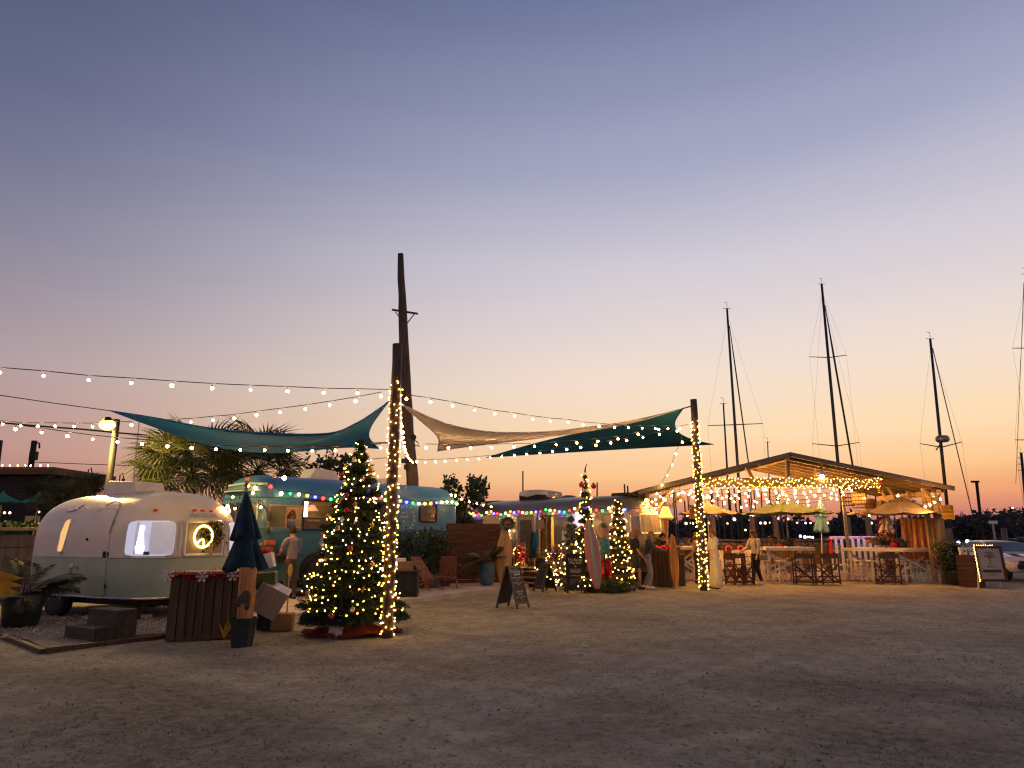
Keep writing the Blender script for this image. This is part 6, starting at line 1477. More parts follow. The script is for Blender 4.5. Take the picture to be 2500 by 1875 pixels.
balu('higher white rail with wide balusters in violet light at the far right of the deck', 2026, 2150, 1311, 27.6, 27.4, 9, m_white, m_white, strip=True)
for x, lb in ((2027, 'red bow ribbon tied to the corner of the white rail'), (2148, 'red bow ribbon hanging beside the closed white umbrella')):
    c = at(x, 1325 if x < 2100 else 1272, 27.2); q = MB(); q.sheet(lambda u, v: V(((u-.5)*(.08+.10*abs(v-.1)), .02*math.sin(u*6), .12-.60*v)), 6, 8, .02); q.ball((-.055, 0, .12), (.065, .03, .05), 8, 6); q.ball((.055, 0, .12), (.065, .03, .05), 8, 6)
    tag(q.build('ribbon_bow', mat('scarlet_ribbon', (.5, .015, .03), .5), None, True, c), lb, 'bow')
for i, x in enumerate((1787, 1817)):
    c = at(x, 1370, 24.4); H_ = at(x, 1330, 24.4).z; f = V((c.x, 24.4, FZ)); P = [V((0, 0, 0)), V((0, 0, H_*.5)), V((0, 0, H_-FZ-.16))]+[V((-.10+.10*math.cos(a*PI/6), 0, H_-FZ-.14+.11*math.sin(a*PI/6))) for a in range(1, 8)]
    t = thing('candy_cane', ['red lit candy cane ornament left of the folded dark chairs', 'red lit candy cane ornament next to the woman in the cardigan'][i], 'ornament', f, 0, 'red candy canes'); q = MB(); q.tube(P, .015, 6); q.build('cane', m_redtin, t, True)
    for k in range(11):
        u = k/10; p = P[min(9, int(u*9))].lerp(P[min(9, int(u*9)+1)], (u*9) % 1); obj('bulb', rm, t, p+V((0, -.03, 0)))

# tables, stools and chairs
def wtable(label, c, L, Wd, H, rz, group):
    t = thing('bar_table', label, 'table', c, rz, group)
    for i in range(5):
        q = MB(); q.box(((i-2)*Wd/5, 0, H-.02), (Wd/5-.01, L, .045)); q.build('top_board', m_whitew, t, bevel=.004)
    for s in (-1, 1):
        q = MB(); q.box((s*(Wd/2-.02), 0, H-.07), (.03, L-.05, .06)); q.build('apron', m_whitew, t); q = MB(); q.box((0, s*(L/2-.03), H-.07), (Wd-.09, .03, .06)); q.build('apron', m_whitew, t)
        for k in (-1, 1):
            q = MB(); q.beam((s*(Wd/2-.1), k*(L/2-.35), 0), (s*(Wd/2-.12), k*(L/2-.3), H-.05), .09, .09, (0, 1, 0)); q.build('leg', m_whitew, t)
        q = MB(); q.beam((-Wd/2+.1, s*(L/2-.33), .25), (Wd/2-.1, s*(L/2-.33), H-.2), .07, .04, (0, 1, 0)); q.build('cross_brace', m_whitew, t); q = MB(); q.beam((-Wd/2+.1, s*(L/2-.28), H-.2), (Wd/2-.1, s*(L/2-.28), .25), .07, .04, (0, 1, 0)); q.build('cross_brace', m_whitew, t)
    return t
p0, p1 = at(1905, 1338, 23.6), at(1970, 1338, 23.6); TH1 = p0.z
wtable('white painted bar table in the middle under the sage green umbrella', V((at(1915, 1338, 24.6).x, 24.6, FZ)), 2.4, 1.55, TH1-FZ+.02, rad(-12), 'white bar tables')
wtable('long white painted bar table at the right under the beige umbrella', V((at(2168, 1338, 24.4).x, 24.4, FZ)), 2.3, 2.0, at(2170, 1339, 23.4).z-FZ, rad(30), 'white bar tables')
wtable('white painted bar table at the left behind the wrapped post', V((at(1668, 1330, 24.6).x, 24.6, FZ)), 1.6, 1.15, at(1670, 1334, 24).z-FZ, rad(0), 'white bar tables')
def stool(label, px, py, Y, rz=0, h=.68):
    b = V((at(px, py, Y).x, Y, FZ)); t = thing('bar_stool', label, 'stool', b, rz, 'white stools round the tables')
    q = MB(); q.lathe([(.17, h-.04), (.18, h-.02), (.17, h)], 14); q.build('seat', m_whitew, t)
    for i in range(4):
        a = PI/4+i*PI/2; q = MB(); q.beam((.21*math.cos(a), .21*math.sin(a), 0), (.12*math.cos(a), .12*math.sin(a), h-.03), .04, .03); q.build('leg', m_whitew, t)
    for z, r in ((.18, .195), (.42, .16)):
        q = MB(); 
        for i in range(4):
            a, b_ = PI/4+i*PI/2, PI/4+(i+1)*PI/2; q.beam((r*math.cos(a), r*math.sin(a), z), (r*math.cos(b_), r*math.sin(b_), z), .03, .02)
        q.build('stretcher', m_whitew, t)
    return t
for px, Y, rz, lb in ((2082, 24.6, .1, 'white stool at the left end of the right table'), (2100, 23.9, .5, 'white stool in front of the left end of the right table'), (2131, 23.3, .3, 'white stool just left of the lone dark chair'), (2212, 23.6, .2, 'white stool just right of the lone dark chair'), (2235, 24.2, .6, 'white stool under the right end of the right table'), (2277, 23.7, .1, 'white stool farthest right beside the burlap curtains'), (1868, 23.8, .3, 'white stool behind the woman in the cardigan'), (1906, 23.3, .2, 'white stool in front of the middle table'), (1716, 24.2, .3, 'white stool half hidden by the wrapped post'), (1752, 25.0, .2, 'white stool behind the woman in the cream jumpsuit')):
    stool(lb, px, 1400, Y, rz)
def director_chair(label, b, rz, fold=False):
    t = thing('director_chair', label, 'chair', b, rz, 'dark tall folding chairs'); w_ = .30 if not fold else .20; H_ = .95; sh = .62
    for s in (-1, 1):
        q = MB(); q.beam((s*w_, .20, 0), (s*w_, .20, H_+.02), .04, .035); q.build('rear_post', m_brown, t)
        q = MB(); q.beam((s*w_, -.20, 0), (s*w_, -.20, sh+.22), .04, .035); q.build('front_post', m_brown, t)
        q = MB(); q.beam((s*w_, -.25, sh+.24), (s*w_, .22, sh+.24), .06, .025); q.build('armrest', m_brown, t)
        for k in (-1, 1):
            q = MB(); q.beam((-w_*.95, k*.17, .10 if s > 0 else sh-.02), (w_*.95, k*.17, sh-.02 if s > 0 else .10), .035, .025, (0, 1, 0)); q.build('cross_leg', m_brown, t)
        q = MB(); q.beam((s*w_, -.22, .07), (s*w_, .22, .07), .045, .06); q.build('foot_rail', m_brown, t)
    for z in (sh+.05, sh+.13) if False else (): pass
    q = MB(); q.box((0, 0, sh), (w_*2-.02, .40, .025)); q.build('seat', m_brown, t)
    q = MB(); q.sheet(lambda u, v: V(((u-.5)*w_*2, .215+.03*math.sin(PI*u), H_-.14+v*.16)), 8, 2, .014); q.build('backrest', m_brown, t)
    for z in (.22, .40):
        q = MB(); q.beam((-w_, -.20, z), (w_, -.20, z), .03, .03); q.build('foot_rest', m_brown, t)
    for z in (.25, .07):
        q = MB(); q.beam((-w_, .20, z), (w_, .20, z), .03, .035); q.build('rear_stretcher', m_brown, t)
    return t
for px, py, rz, fd, lb in ((1795, 1427, .5, True, 'narrow folded dark wooden chair left of the two at the candy canes'), (1819, 1427, .3, True, 'folded dark wooden chair the woman in the cardigan touches'), (1966, 1426, rad(170), False, 'dark tall folding chair at the front of the middle table'), (2022, 1426, rad(188), False, 'dark tall folding chair right beside the one at the middle table'), (2171, 1426, rad(176), False, 'lone dark tall folding chair in front of the right table')):
    b = gp(px, py); director_chair(lb, b, rz, fd)
def adirondack(label, px, Y, rz):
    t = thing('garden_chair', label, 'chair', V((at(px, 1400, Y).x, Y, FZ)), rz, 'white garden chairs by the rail')
    for i in range(5):
        q = MB(); x = -.2+i*.1; q.beam((x, .18, .30), (x*1.1, .46, .95), .085, .02, (0, -1, .4)); q.build('back_slat', m_white, t)
        q = MB(); q.beam((-.26, -.3+i*.11, .36-.018*i), (.26, -.3+i*.11, .36-.018*i), .09, .02); q.build('seat_slat', m_white, t)
    for s in (-1, 1):
        q = MB(); q.beam((s*.30, -.30, 0), (s*.30, -.28, .56), .08, .03, (0, 1, 0)); q.build('front_leg', m_white, t); q = MB(); q.beam((s*.27, -.28, .34), (s*.27, .5, .02), .03, .1); q.build('rear_leg', m_white, t); q = MB(); q.box((s*.31, -.02, .57), (.12, .66, .025)); q.build('armrest', m_white, t)
    return t
adirondack('white garden chair with a slatted back behind the left folded chair', 1768, 25.6, .2); adirondack('white garden chair behind the folded chairs', 1812, 26.2, -.2); adirondack('white garden chair behind the woman in the cardigan', 1848, 26.4, .1)
q = MB()
for i in range(4): q.box((0, -.3+i*.16, .42), (1.9, .14, .03))
for x in (-.85, .85): q.box((x, 0, .2), (.08, .6, .4))
tag(q.build('bench', m_white, None, False, V((at(2062, 1400, 26.6).x, 26.6, FZ))), 'low white bench in violet light below the white rail', 'bench')
# table top dressings
def crate(label, px, py, Y, s, m, deco, seed):
    b = at(px, py, Y); t = thing('table_centrepiece', label, 'centrepiece', b, .3, 'centrepieces on the white tables'); rr = random.Random(seed); q = MB(); q.lathe([(s*.9, 0), (s, s*.7), (s*.96, s*1.25), (s*.85, s*1.25)], 10); q.build('basket', m, t); q = MB()
    for i in range(120):
        p = V((rr.gauss(0, s*.5), rr.gauss(0, s*.5), s*1.2+abs(rr.gauss(0, s*.3)))); e = V((rr.gauss(0, 1), rr.gauss(0, 1), rr.uniform(0, 1))).normalized()*s*.5; k = e.orthogonal().normalized()*s*.12; q.mi = 1 if i % 5 == 0 else 0; q.add([p-k, p+k, p+e], [(0,1,2)])
    q.build('greenery', [m_needle, deco], t)
    return t
crate('dark basket of greenery with an orange pinecone on the far end of the middle table', 1888, 1328, 24.9, .16, m_brown, m_kraft, 1); crate('tall dark basket at the umbrella pole of the middle table', 1928, 1334, 24.1, .15, m_dark, m_redtin, 2); crate('small red berry bowl on the middle table', 1907, 1334, 24.0, .09, m_redtin, m_redtin, 3)
crate('gold lit dark basket on the left of the right table', 2144, 1331, 24.2, .15, m_brown, m_yleaf, 4); crate('second dark gold topped basket on the right table', 2164, 1331, 24.2, .13, m_dark, m_yleaf, 5); crate('deep red poinsettia pot on the right table', 2185, 1336, 23.8, .13, m_redtin, m_redtin, 6); crate('black box planter at the right end of the right table', 2205, 1337, 23.7, .15, m_black, m_leaf, 7); crate('orange flower bowl at the back of the right table', 2122, 1327, 25.2, .12, m_kraft, m_kraft, 8)
crate('dark bowl of greenery on the left table', 1677, 1328, 24.2, .11, m_brown, m_redtin, 9)
shrub('rust red leafy bush behind the umbrella pole of the right table', V((at(2182, 1400, 26.2).x, 26.2, FZ)), .45, at(2182, 1288, 26.2).z, 500, 61, .10, mat('rust_leaf', (.20, .055, .02), .7, var=.4))
# burlap curtains at the right side
for i, (x0, x1, Y, y0, y1, lb) in enumerate(((2198, 2222, 25.2, 1264, 1372, 'gathered orange burlap curtain nearest the umbrella pole'), (2226, 2244, 24.6, 1264, 1374, 'narrow orange burlap curtain, second from the umbrella pole'), (2244, 2266, 24.0, 1265, 1378, 'bright orange burlap curtain in the middle of the row'), (2272, 2291, 23.5, 1266, 1378, 'orange burlap curtain at the front right corner post'), (2288, 2302, 24.6, 1266, 1376, 'dull burlap curtain behind the front right corner post'))):
    a, b = at(x0, y0, Y), at(x1, y1, Y); W2 = at(x1, y0, Y).x-a.x; H2 = a.z-b.z
    q = MB(); q.sheet(lambda u, v: V((u*W2+.12*v*(u-.5)*W2*2, .06*math.sin(u*14+i+v)*(.4+.6*v), -v*H2)), 30, 12, .012); tag(q.build('burlap_curtain', m_burlap, None, True, a), lb, 'curtain', 'burlap curtains')
    q = MB(); q.tube([(-.05, 0, 0), (W2+.05, 0, 0)], .012, 5)
    tag(q.build('curtain_rod', m_dark, None, False, a), lb.replace('curtain', 'curtain rod, the thin bar above the curtain', 1) if False else 'thin dark rod carrying the '+lb.split(' at ')[0].split(' nearest')[0], 'rod', 'curtain rods')
# ------------------------------------------------------------------ right edge: piling with yellow sign, plant, stand, easel sign, car
pb2 = gp(2309, 1418); 
t = thing('piling', 'tall weathered piling carrying a yellow sign right of the pavilion', 'post', V((at(2309, 1400, 22.9).x, 22.9, 0))); O2 = V((at(2309, 1400, 22.9).x, 22.9, 0)); zt = at(2307, 1192, 22.9).z
q = MB(); q.tube([(0, 0, -.2), (-.0, 0, zt*.6), (-.02, 0, zt)], [.15, .14, .13], 12); q.build('shaft', m_pile, t, True); q = MB(); q.lathe([(.15, -.05), (.16, 0), (.16, .1), (.14, .12)], 12, (-.02, 0, zt-.25)); q.build('collar', m_gmetal, t)
c = at(2313, 1250, 22.7); t = thing('yellow_sign', 'yellow two part warning sign fixed to the piling', 'sign', c, rad(-12))
wS = 28/FPX*22.7; hS = 34/FPX*22.7
q = MB(); q.box((0, 0, 0), (wS, .02, hS)); p = q.build('plate', m_yel, t)
q = MB(); q.box((0, -.013, hS*.20), (wS*.86, .006, hS*.50)); q.build('upper_panel', mat('dark_mustard', (.11, .06, .008), .6), p)
for z in (.34, .22, .10): 
    text({.34: 'PARK', .22: 'YOUR', .10: 'BOARD'}[z], .09, TM((0, -.018, hS*z)), m_yel, p)
text('COMPY', .095, TM((0, -.014, -hS*.28)), mat('brown_letter', (.16, .07, .01), .7), p)
shrub('dark bushy potted shrub between the piling and the cedar box', V((at(2335, 1400, 22.6).x, 22.6, .35)), .50, at(2335, 1318, 22.6).z-.35, 1300, 71, .07, m_leaf, 12)
q = MB(); q.lathe([(.24, 0), (.32, .1), (.36, .38), (.38, .42), (.32, .42)], 16); t = tag(q.build('planter_pot', m_dkpot, None, True, V((at(2337, 1400, 22.6).x, 22.6, 0))), 'round dark planter pot below the bushy shrub at the right', 'pot')
a, b = V((at(2338, 1400, 21.8).x, 21.8, 0)), V((at(2402, 1400, 21.4).x, 21.4, 0)); d = b-a; L = d.length; zt = at(2370, 1354, 21.7).z; ang = math.atan2(d.y, d.x)
t = thing('cedar_box', 'brown horizontal plank planter box behind the pale frame stand', 'planter', a, ang)
for i in range(6):
    h = zt/6; q = MB(); q.box((L/2, R.uniform(-.006, .006), h*(i+.5)), (L, .03, h-.012)); q.build('plank', m_plankx, t, bevel=.004)
q = MB(); q.box((L/2, .32, zt/2), (L-.04, .58, zt-.04)); q.build('carcass', m_plank, t)
a = gp(2362, 1432); zt = at(2356, 1337, a.y).z; b = gp(2404, 1431)
t = thing('frame_stand', 'pale unpainted timber frame standing before the cedar box', 'stand', a); e = b-a
q = MB(); q.beam((0, 0, 0), (-.05, 0, zt), .10, .09, (0, 1, 0)); q.build('post', m_whitew, t); q = MB(); q.beam(e, e+V((-.02, 0, zt*.98)), .10, .09, (0, 1, 0)); q.build('post', m_whitew, t)
q = MB(); q.beam((-.1, -.0, zt-.03), e+V((.02, 0, zt-.03)), .08, .07, (0, 0, 1)); q.build('top_bar', m_whitew, t); q = MB(); q.beam((-.02, 0, zt*.56), e+V((0, 0, zt*.56)), .04, .06); q.build('middle_bar', m_whitew, t)
a = gp(2430, 1436); Hs = at(2430, 1333, a.y).z; Wd = 62/FPX*a.y; bs = at(2430, 1421, a.y).z
t = thing('easel_sign', 'dark framed white notice board edged with tiny lights by the parked car', 'sign', a, rad(-6)); t.rotation_euler.x = rad(-5)
for s in (-1, 1):
    q = MB(); q.box((s*(Wd/2-.035), 0, bs+(Hs-bs)/2), (.07, .05, Hs-bs)); q.build('frame_side', m_brown, t); q = MB(); q.beam((s*Wd*.38, .02, Hs*.7), (s*Wd*.40, .35 if s > 0 else .3, 0), .05, .04, (0, 1, 0)); q.build('leg', m_whitew, t)
for z in (Hs-.035, bs+.045):
    q = MB(); q.box((0, 0, z), (Wd-.14, .05, .07)); q.build('frame_rail', m_brown, t)
q = MB(); q.box((0, .005, (Hs+bs)/2), (Wd-.15, .02, Hs-bs-.16)); p = q.build('board', mat('notice_paper', (.45, .41, .36), .7, var=.05), t)
yy = -.010; zc = (Hs+bs)/2; hh = Hs-bs
for z, w_, h in ((zc-hh*.20, .55, .085), ):
    q = MB(); q.box((0, yy, z), (w_*Wd*1.2, .006, h)); q.build('printed_band', m_print, p)
fad = mat('faded_print', (.22, .17, .145), .8)
for txt, z, sz in (('OPEN DAILY', .32, .055), ('MARKET', -.08, .06), ('RESTAURANT', -.30, .05)):
    text(txt, sz, TM((0, yy-.002, zc+hh*z)), fad, p)
q = MB()
for k in range(7):
    a_ = rad(30+k*20); q.prism([(0, 0), (.15*math.cos(a_)-.018*math.sin(a_), .15*math.sin(a_)+.018*math.cos(a_)), (.19*math.cos(a_), .19*math.sin(a_)), (.15*math.cos(a_)+.018*math.sin(a_), .15*math.sin(a_)-.018*math.cos(a_))], .004, E3(PI/2, 0, 0))
q.prism([(-.012, .0), (.012, 0), (.02, -.16), (-.02, -.16)], .004, E3(PI/2, 0, 0))
o = q.build('printed_emblem', fad, p); o.location = (0, 0, 0)
for i, v in enumerate(o.data.vertices):
    v.co.z += zc+hh*.14; v.co.y += yy
l_ = thing('fairy_lights', 'tiny yellow lights along the left and top edges of the dark framed notice board', 'fairy lights', a, rad(-6)); l_.rotation_euler.x = rad(-5); P = []
for i in range(22):
    z = bs+.02+(Hs-bs)*i/21; p = V((-Wd/2-.015+.012*(i % 2), -.035, z)); P.append(p); obj('bulb', MINI, l_, p)
for i in range(9):
    p = V((-Wd/2+.02+Wd*.08*i, -.03, Hs+.02)); P.append(p); obj('bulb', MINI, l_, p)
cord(P, l_, .003)

def car(label, loc, rz, paint):
    t = thing('parked_car', label, 'car', loc, rz)                  # nose towards -y
    def sec(y):                                                     # half width, sill, belt, roof
        return None
    prof = [(-2.30, .50, .58), (-2.22, .38, .76), (-1.5, .30, .88), (-.72, .28, .98), (.6, .28, 1.0), (1.6, .30, 1.0), (2.2, .36, .98), (2.32, .48, .85)]
    q = MB(); n = 10; vs = []
    for (y, z0, z1) in prof:
        hw = .90 if abs(y) < 2 else .82
        ring = [(-hw*.92, z0), (-hw, z0+.12), (-hw, z0+(z1-z0)*.55), (-hw*.95, z1-.05), (-hw*.6, z1), (0, z1+.015), (hw*.6, z1), (hw*.95, z1-.05), (hw, z0+(z1-z0)*.55), (hw, z0+.12), (hw*.92, z0)]
        vs += [V((x, y, z)) for x, z in ring]
    m = 11; fs = [(i*m+j, i*m+(j+1) % m, (i+1)*m+(j+1) % m, (i+1)*m+j) for i in range(len(prof)-1) for j in range(m)]; fs += [tuple(range(m))[::-1], tuple((len(prof)-1)*m+j for j in range(m))]
    q.add(vs, [f[::-1] for f in fs]); q.build('body', paint, t, True)
    cab = [(-.80, .98, .72, .99), (-.05, 1.34, .60, 1.0), (.75, 1.36, .60, 1.0), (1.55, 1.0, .70, .99)]
    q = MB(); vs = []
    for (y, zt, hw, zb) in cab: vs += [V((-.80, y, zb-.02)), V((-hw, y, zt)), V((-hw*.5, y, zt+.025 if zt > 1.1 else zt)), V((hw*.5, y, zt+.025 if zt > 1.1 else zt)), V((hw, y, zt)), V((.80, y, zb-.02))]
    q.add(vs, [(i*6+j, (i+1)*6+j, (i+1)*6+j+1, i*6+j+1) for i in range(3) for j in range(5)]); q.build('cabin_shell', paint, t)
    def pane(nm, pts, off):
        g = MB(); P = [V(p)+V(off) for p in pts]; g.add(P+[p-V(off)*1.5 for p in P], [(0,1,2,3), (7,6,5,4), (0,4,5,1), (1,5,6,2), (2,6,7,3), (3,7,4,0)]); return g.build(nm, m_glassd, t)
    pane('windscreen', [(-.70, -.76, 1.01), (.70, -.76, 1.01), (.55, -.10, 1.32), (-.55, -.10, 1.32)], (0, -.012, .012))
    pane('rear_window', [(.64, 1.50, 1.03), (-.64, 1.50, 1.03), (-.54, .82, 1.33), (.54, .82, 1.33)], (0, .012, .012))
    for s in (-1, 1): pane('side_window', [(s*.765, -.6, 1.02), (s*.615, -.03, 1.31), (s*.615, .72, 1.33), (s*.765, 1.35, 1.02)][::s], (s*.012, 0, .004))
    for s in (-1, 1):
        for y in (-1.42, 1.42): wheel(t, (s*.80, y, .32), .32, .2, m_metal).rotation_euler.z = PI/2
        q = MB(); q.box((s*.62, -2.27, .66), (.34, .06, .12)); q.build('headlight', m_glassd, t, bevel=.02)
        q = MB(); q.ball((s*.98, -.52, 1.02), (.10, .06, .07), 8, 6); q.tube([(s*.85, -.5, .99), (s*.95, -.5, 1.0)], .025, 5); q.build('wing_mirror', paint, t, True)
        q = MB(); q.prism([(s*.12, -1.9), (s*.5, -1.8), (s*.45, -1.1), (s*.2, -1.15)][::s], .01); q.build('hood_reflection', mat('red_reflection_tint', (.30, .08, .07), .5), t, False, (0, 0, .935));  # red reflection painted on the hood as flat patches
    q = MB(); q.box((0, -2.30, .52), (1.7, .14, .16)); q.build('bumper', m_dark, t, bevel=.03); q = MB(); q.box((0, -2.28, .67), (.8, .04, .09)); q.build('grille', m_dark, t)
    return t
car('white low coupe parked behind the dark framed notice board', V((at(2497, 1400, 25).x, 26.0, -.02)), rad(-4), mat('white_car_paint', (.86, .80, .74), .25, var=.03, coat=.6))

# ------------------------------------------------------------------ people
HAIR = {k: mat('hair_'+k, c, .6, var=.4, scale=60) for k, c in (('dark', (.02, .014, .01)), ('blond', (.30, .19, .08)), ('brown', (.11, .05, .02)), ('ginger', (.24, .10, .025)))}
def skin_obj(name, J, edges, m, par, root):
    names = list(J); me = bpy.data.meshes.new(name); me.from_pydata([J[k][0] for k in names], [(names.index(a), names.index(b)) for a, b in edges], []); me.materials.append(m)
    o = obj(name, me, par); md = o.modifiers.new('skin', 'SKIN'); md.use_smooth_shade = True
    for i, k in enumerate(names):
        r = J[k][1]; me.skin_vertices[0].data[i].radius = r if isinstance(r, tuple) else (r, r); me.skin_vertices[0].data[i].use_root = (k == root)
    s = o.modifiers.new('sub', 'SUBSURF'); s.levels = s.render_levels = 2
    return o
def hand(par, wrist, d, side, m, s=1.0):
    d = V(d).normalized(); up = V((0, 0, 1)) if abs(d.z) < .8 else V((0, -1, 0)); x = d.cross(up).normalized(); n = x.cross(d)
    q = MB(); M = Matrix((d, x, n)).transposed(); w = V(wrist); q.ball(w+d*.045*s, (.052*s, .038*s, .018*s), 9, 6, M)
    for i in range(4):
        b = w+d*.08*s+x*(i-1.5)*.019*s; l = (.062, .074, .070, .055)[i]*s; q.tube([b-d*.02*s, b+d*l*.5-n*.006*s, b+d*l*.9-n*.024*s], [.0095*s, .0085*s, .006*s], 5)
    b = w+d*.03*s+x*.034*s*side; q.tube([b-x*.012*side, b+x*.022*side*s+d*.025*s, b+x*.026*side*s+d*.055*s], [.011*s, .010*s, .007*s], 5)
    return q.build('hand', m, par, True)
def person(label, loc, rz, H=1.72, lean=0., hip=.0, aL=None, aR=None, lL=None, lR=None, hair='dark', hairlen=.0, top=None, bottom=None, sleeves=.9, legs=.97, shoes=None, female=False, head=(0, 0), wide=1., skirt=None, group=None, twist=0.):
    t = thing('person', label, 'person', loc, rz, group); h = H; Z = lambda f: f*h
    sw = (.108 if not female else .095)*wide; hw = .046
    ca, sa = math.cos(lean), math.sin(lean); px = V((hip*h, 0, Z(.53)))
    def up(x, y, f):                                               # point on the upper body, leaned forward (-y)
        dz = (f-.53)*h; return px+V((x*h, y*h*ca-dz*sa, dz*ca+y*h*sa))
    aL = aL or ((.135, .01, .63), (.145, -.03, .48)); aR = aR or ((-.135, .01, .63), (-.145, -.03, .48))
    lL = lL or ((.058, -.01, .285), (.06, .01, .045)); lR = lR or ((-.058, -.01, .285), (-.06, .01, .045))
    P = lambda a: V((a[0]*h, a[1]*h, a[2]*h))
    hd = up(head[0], -.012+head[1], .925)
    J = {'pel': (px, (.064*h*wide, .050*h)), 'waist': (up(0, -.004, .63), (.066*h*wide, .050*h)), 'chest': (up(0, .004, .735), (.078*h*wide, .058*h)), 'neckb': (up(0, .008, .815), .040*h), 'neck': (up(0, .0, .855), .030*h), 'chin': (up(head[0]*.5, -.012+head[1], .895), .036*h), 'head': (hd, (.044*h, .050*h)), 'crown': (up(head[0]*1.2, -.006+head[1], .962), .036*h)}
    for s, k, A_, Lg in ((1, 'L', aL, lL), (-1, 'R', aR, lR)):
        J['sh'+k] = (up(s*sw, .006, .80), .036*h); J['el'+k] = (P(A_[0]), .022*h); J['wr'+k] = (P(A_[1]), .014*h)
        J['hip'+k] = (px+V((s*hw*h, 0, -.045*h)), .044*h); J['kn'+k] = (P(Lg[0]), .031*h); J['an'+k] = (P(Lg[1]), .021*h); J['toe'+k] = (P(Lg[1])+V((s*.012*h, -.075*h, -.028*h)), (.020*h, .014*h))
    E = [('pel', 'waist'), ('waist', 'chest'), ('chest', 'neckb'), ('neckb', 'neck'), ('neck', 'chin'), ('chin', 'head'), ('head', 'crown')]
    for k in 'LR': E += [('neckb', 'sh'+k), ('sh'+k, 'el'+k), ('el'+k, 'wr'+k), ('pel', 'hip'+k), ('hip'+k, 'kn'+k), ('kn'+k, 'an'+k), ('an'+k, 'toe'+k)]
    body = skin_obj('body', J, E, m_skin, t, 'pel')
    fw = (hd-up(head[0], .02+head[1], .925)).normalized()
    q = MB(); sd_ = fw.cross(V((0, 0, 1))).normalized(); q.ball(hd+fw*.052*h+V((0, 0, -.006*h)), (.009*h, .014*h, .014*h), 7, 5)
    for s in (-1, 1):
        q.mi = 1; q.ball(hd+fw*.046*h+sd_*s*.018*h+V((0, 0, .008*h)), .005*h, 6, 4); q.mi = 0; q.ball(hd+sd_*s*.044*h, (.006*h, .012*h, .016*h), 7, 5)
    q.mi = 2; q.ball(hd+fw*.044*h+V((0, 0, -.024*h)), (.011*h, .008*h, .004*h), 7, 4); q.build('face', [m_skin, m_dark, mat('lips', (.35, .10, .08), .5)], t, True)
    for s, k, A_ in ((1, 'L', aL), (-1, 'R', aR)): hand(t, P(A_[1]), P(A_[1])-P(A_[0]), -s, m_skin, h/1.72)
    # clothes: the same skeleton, a little fuller
    T = {k: J[k] for k in ('pel', 'waist', 'chest', 'neckb')}
    g = 1.13 if top else 1
    Tt = {'pel': (J['pel'][0]+V((0, 0, .0)), (.080*h*wide, .064*h)), 'waist': (J['waist'][0], (.072*h*wide, .058*h)), 'chest': (J['chest'][0], (.086*h*wide, .066*h)), 'neckb': (J['neckb'][0], .046*h)}
    Tt['pel'] = (px-V((0, 0, .03*h)), (.082*h*wide, .066*h)); Et = [('pel', 'waist'), ('waist', 'chest'), ('chest', 'neckb')]
    for k in 'LR':
        e, w_ = J['el'+k][0], J['wr'+k][0]; s0 = J['sh'+k][0]; Tt['sh'+k] = (s0, .042*h); Et.append(('neckb', 'sh'+k))
        if sleeves > .5: Tt['el'+k] = (e, .029*h); Tt['wr'+k] = (e.lerp(w_, (sleeves-.5)*2), .022*h); Et += [('sh'+k, 'el'+k), ('el'+k, 'wr'+k)]
        else: Tt['el'+k] = (s0.lerp(e, sleeves*2), .034*h); Et.append(('sh'+k, 'el'+k))
    skin_obj('top', Tt, Et, top, t, 'pel')
    if skirt is None:
        B = {'pel': (px+V((0, 0, .02*h)), (.084*h*wide, .066*h)), 'band': (px.lerp(J['waist'][0], .7), (.071*h*wide, .057*h))}; Eb = [('pel', 'band')]
        for k in 'LR':
            kn, an = J['kn'+k][0], J['an'+k][0]; B['hip'+k] = (J['hip'+k][0], .056*h*wide); Eb += [('pel', 'hip'+k)]
            if legs > .5: B['kn'+k] = (kn, .040*h*wide); B['an'+k] = (kn.lerp(an, (legs-.5)*2), .032*h); Eb += [('hip'+k, 'kn'+k), ('kn'+k, 'an'+k)]
            else: B['kn'+k] = (J['hip'+k][0].lerp(kn, legs*2), .052*h*wide); Eb.append(('hip'+k, 'kn'+k))
        skin_obj('trousers', B, Eb, bottom, t, 'pel')
    else:
        q = MB()
        for s in (-1, 1):
            x0 = s*.045*h
            q.lathe([(skirt[i][0]*h, skirt[i][1]*h) for i in range(len(skirt))], 18, (x0, 0, 0), None, lambda a, z: 1+.10*math.sin(5*a+s)*(1-z/(.5*h)))
        q.lathe([(.075*h, .46*h), (.088*h, .53*h), (.078*h, .60*h), (.06*h, .64*h)], 18, (0, 0, 0), Matrix.Diagonal((1.15, .85, 1))); q.build('wide_trousers', bottom, t, True)
    for k in 'LR':
        an, to = J['an'+k][0], J['toe'+k][0]; q = MB(); dd = (to-an); dd.z = 0; dd.normalize(); M = Matrix((dd, V((-dd.y, dd.x, 0)), V((0, 0, 1)))).transposed(); c0 = V((an.x, an.y, .022*h))+dd*.03*h
        q.ball(c0, (.075*h, .028*h, .024*h), 12, 7, M); q.ball(V((an.x, an.y, .035*h)), (.028*h, .026*h, .03*h), 9, 6); q.build('shoe', shoes or m_dark, t, True)
    # hair cap and fall
    q = MB(); up_ = (up(0, 0, 1.0)-up(0, 0, .9)).normalized(); bk = -fw; M = Matrix((sd_, fw, up_)).transposed(); rr = random.Random(len(label))
    q.ball(hd+bk*.012*h+up_*.012*h, (.053*h, .058*h, .056*h), 14, 10, M)
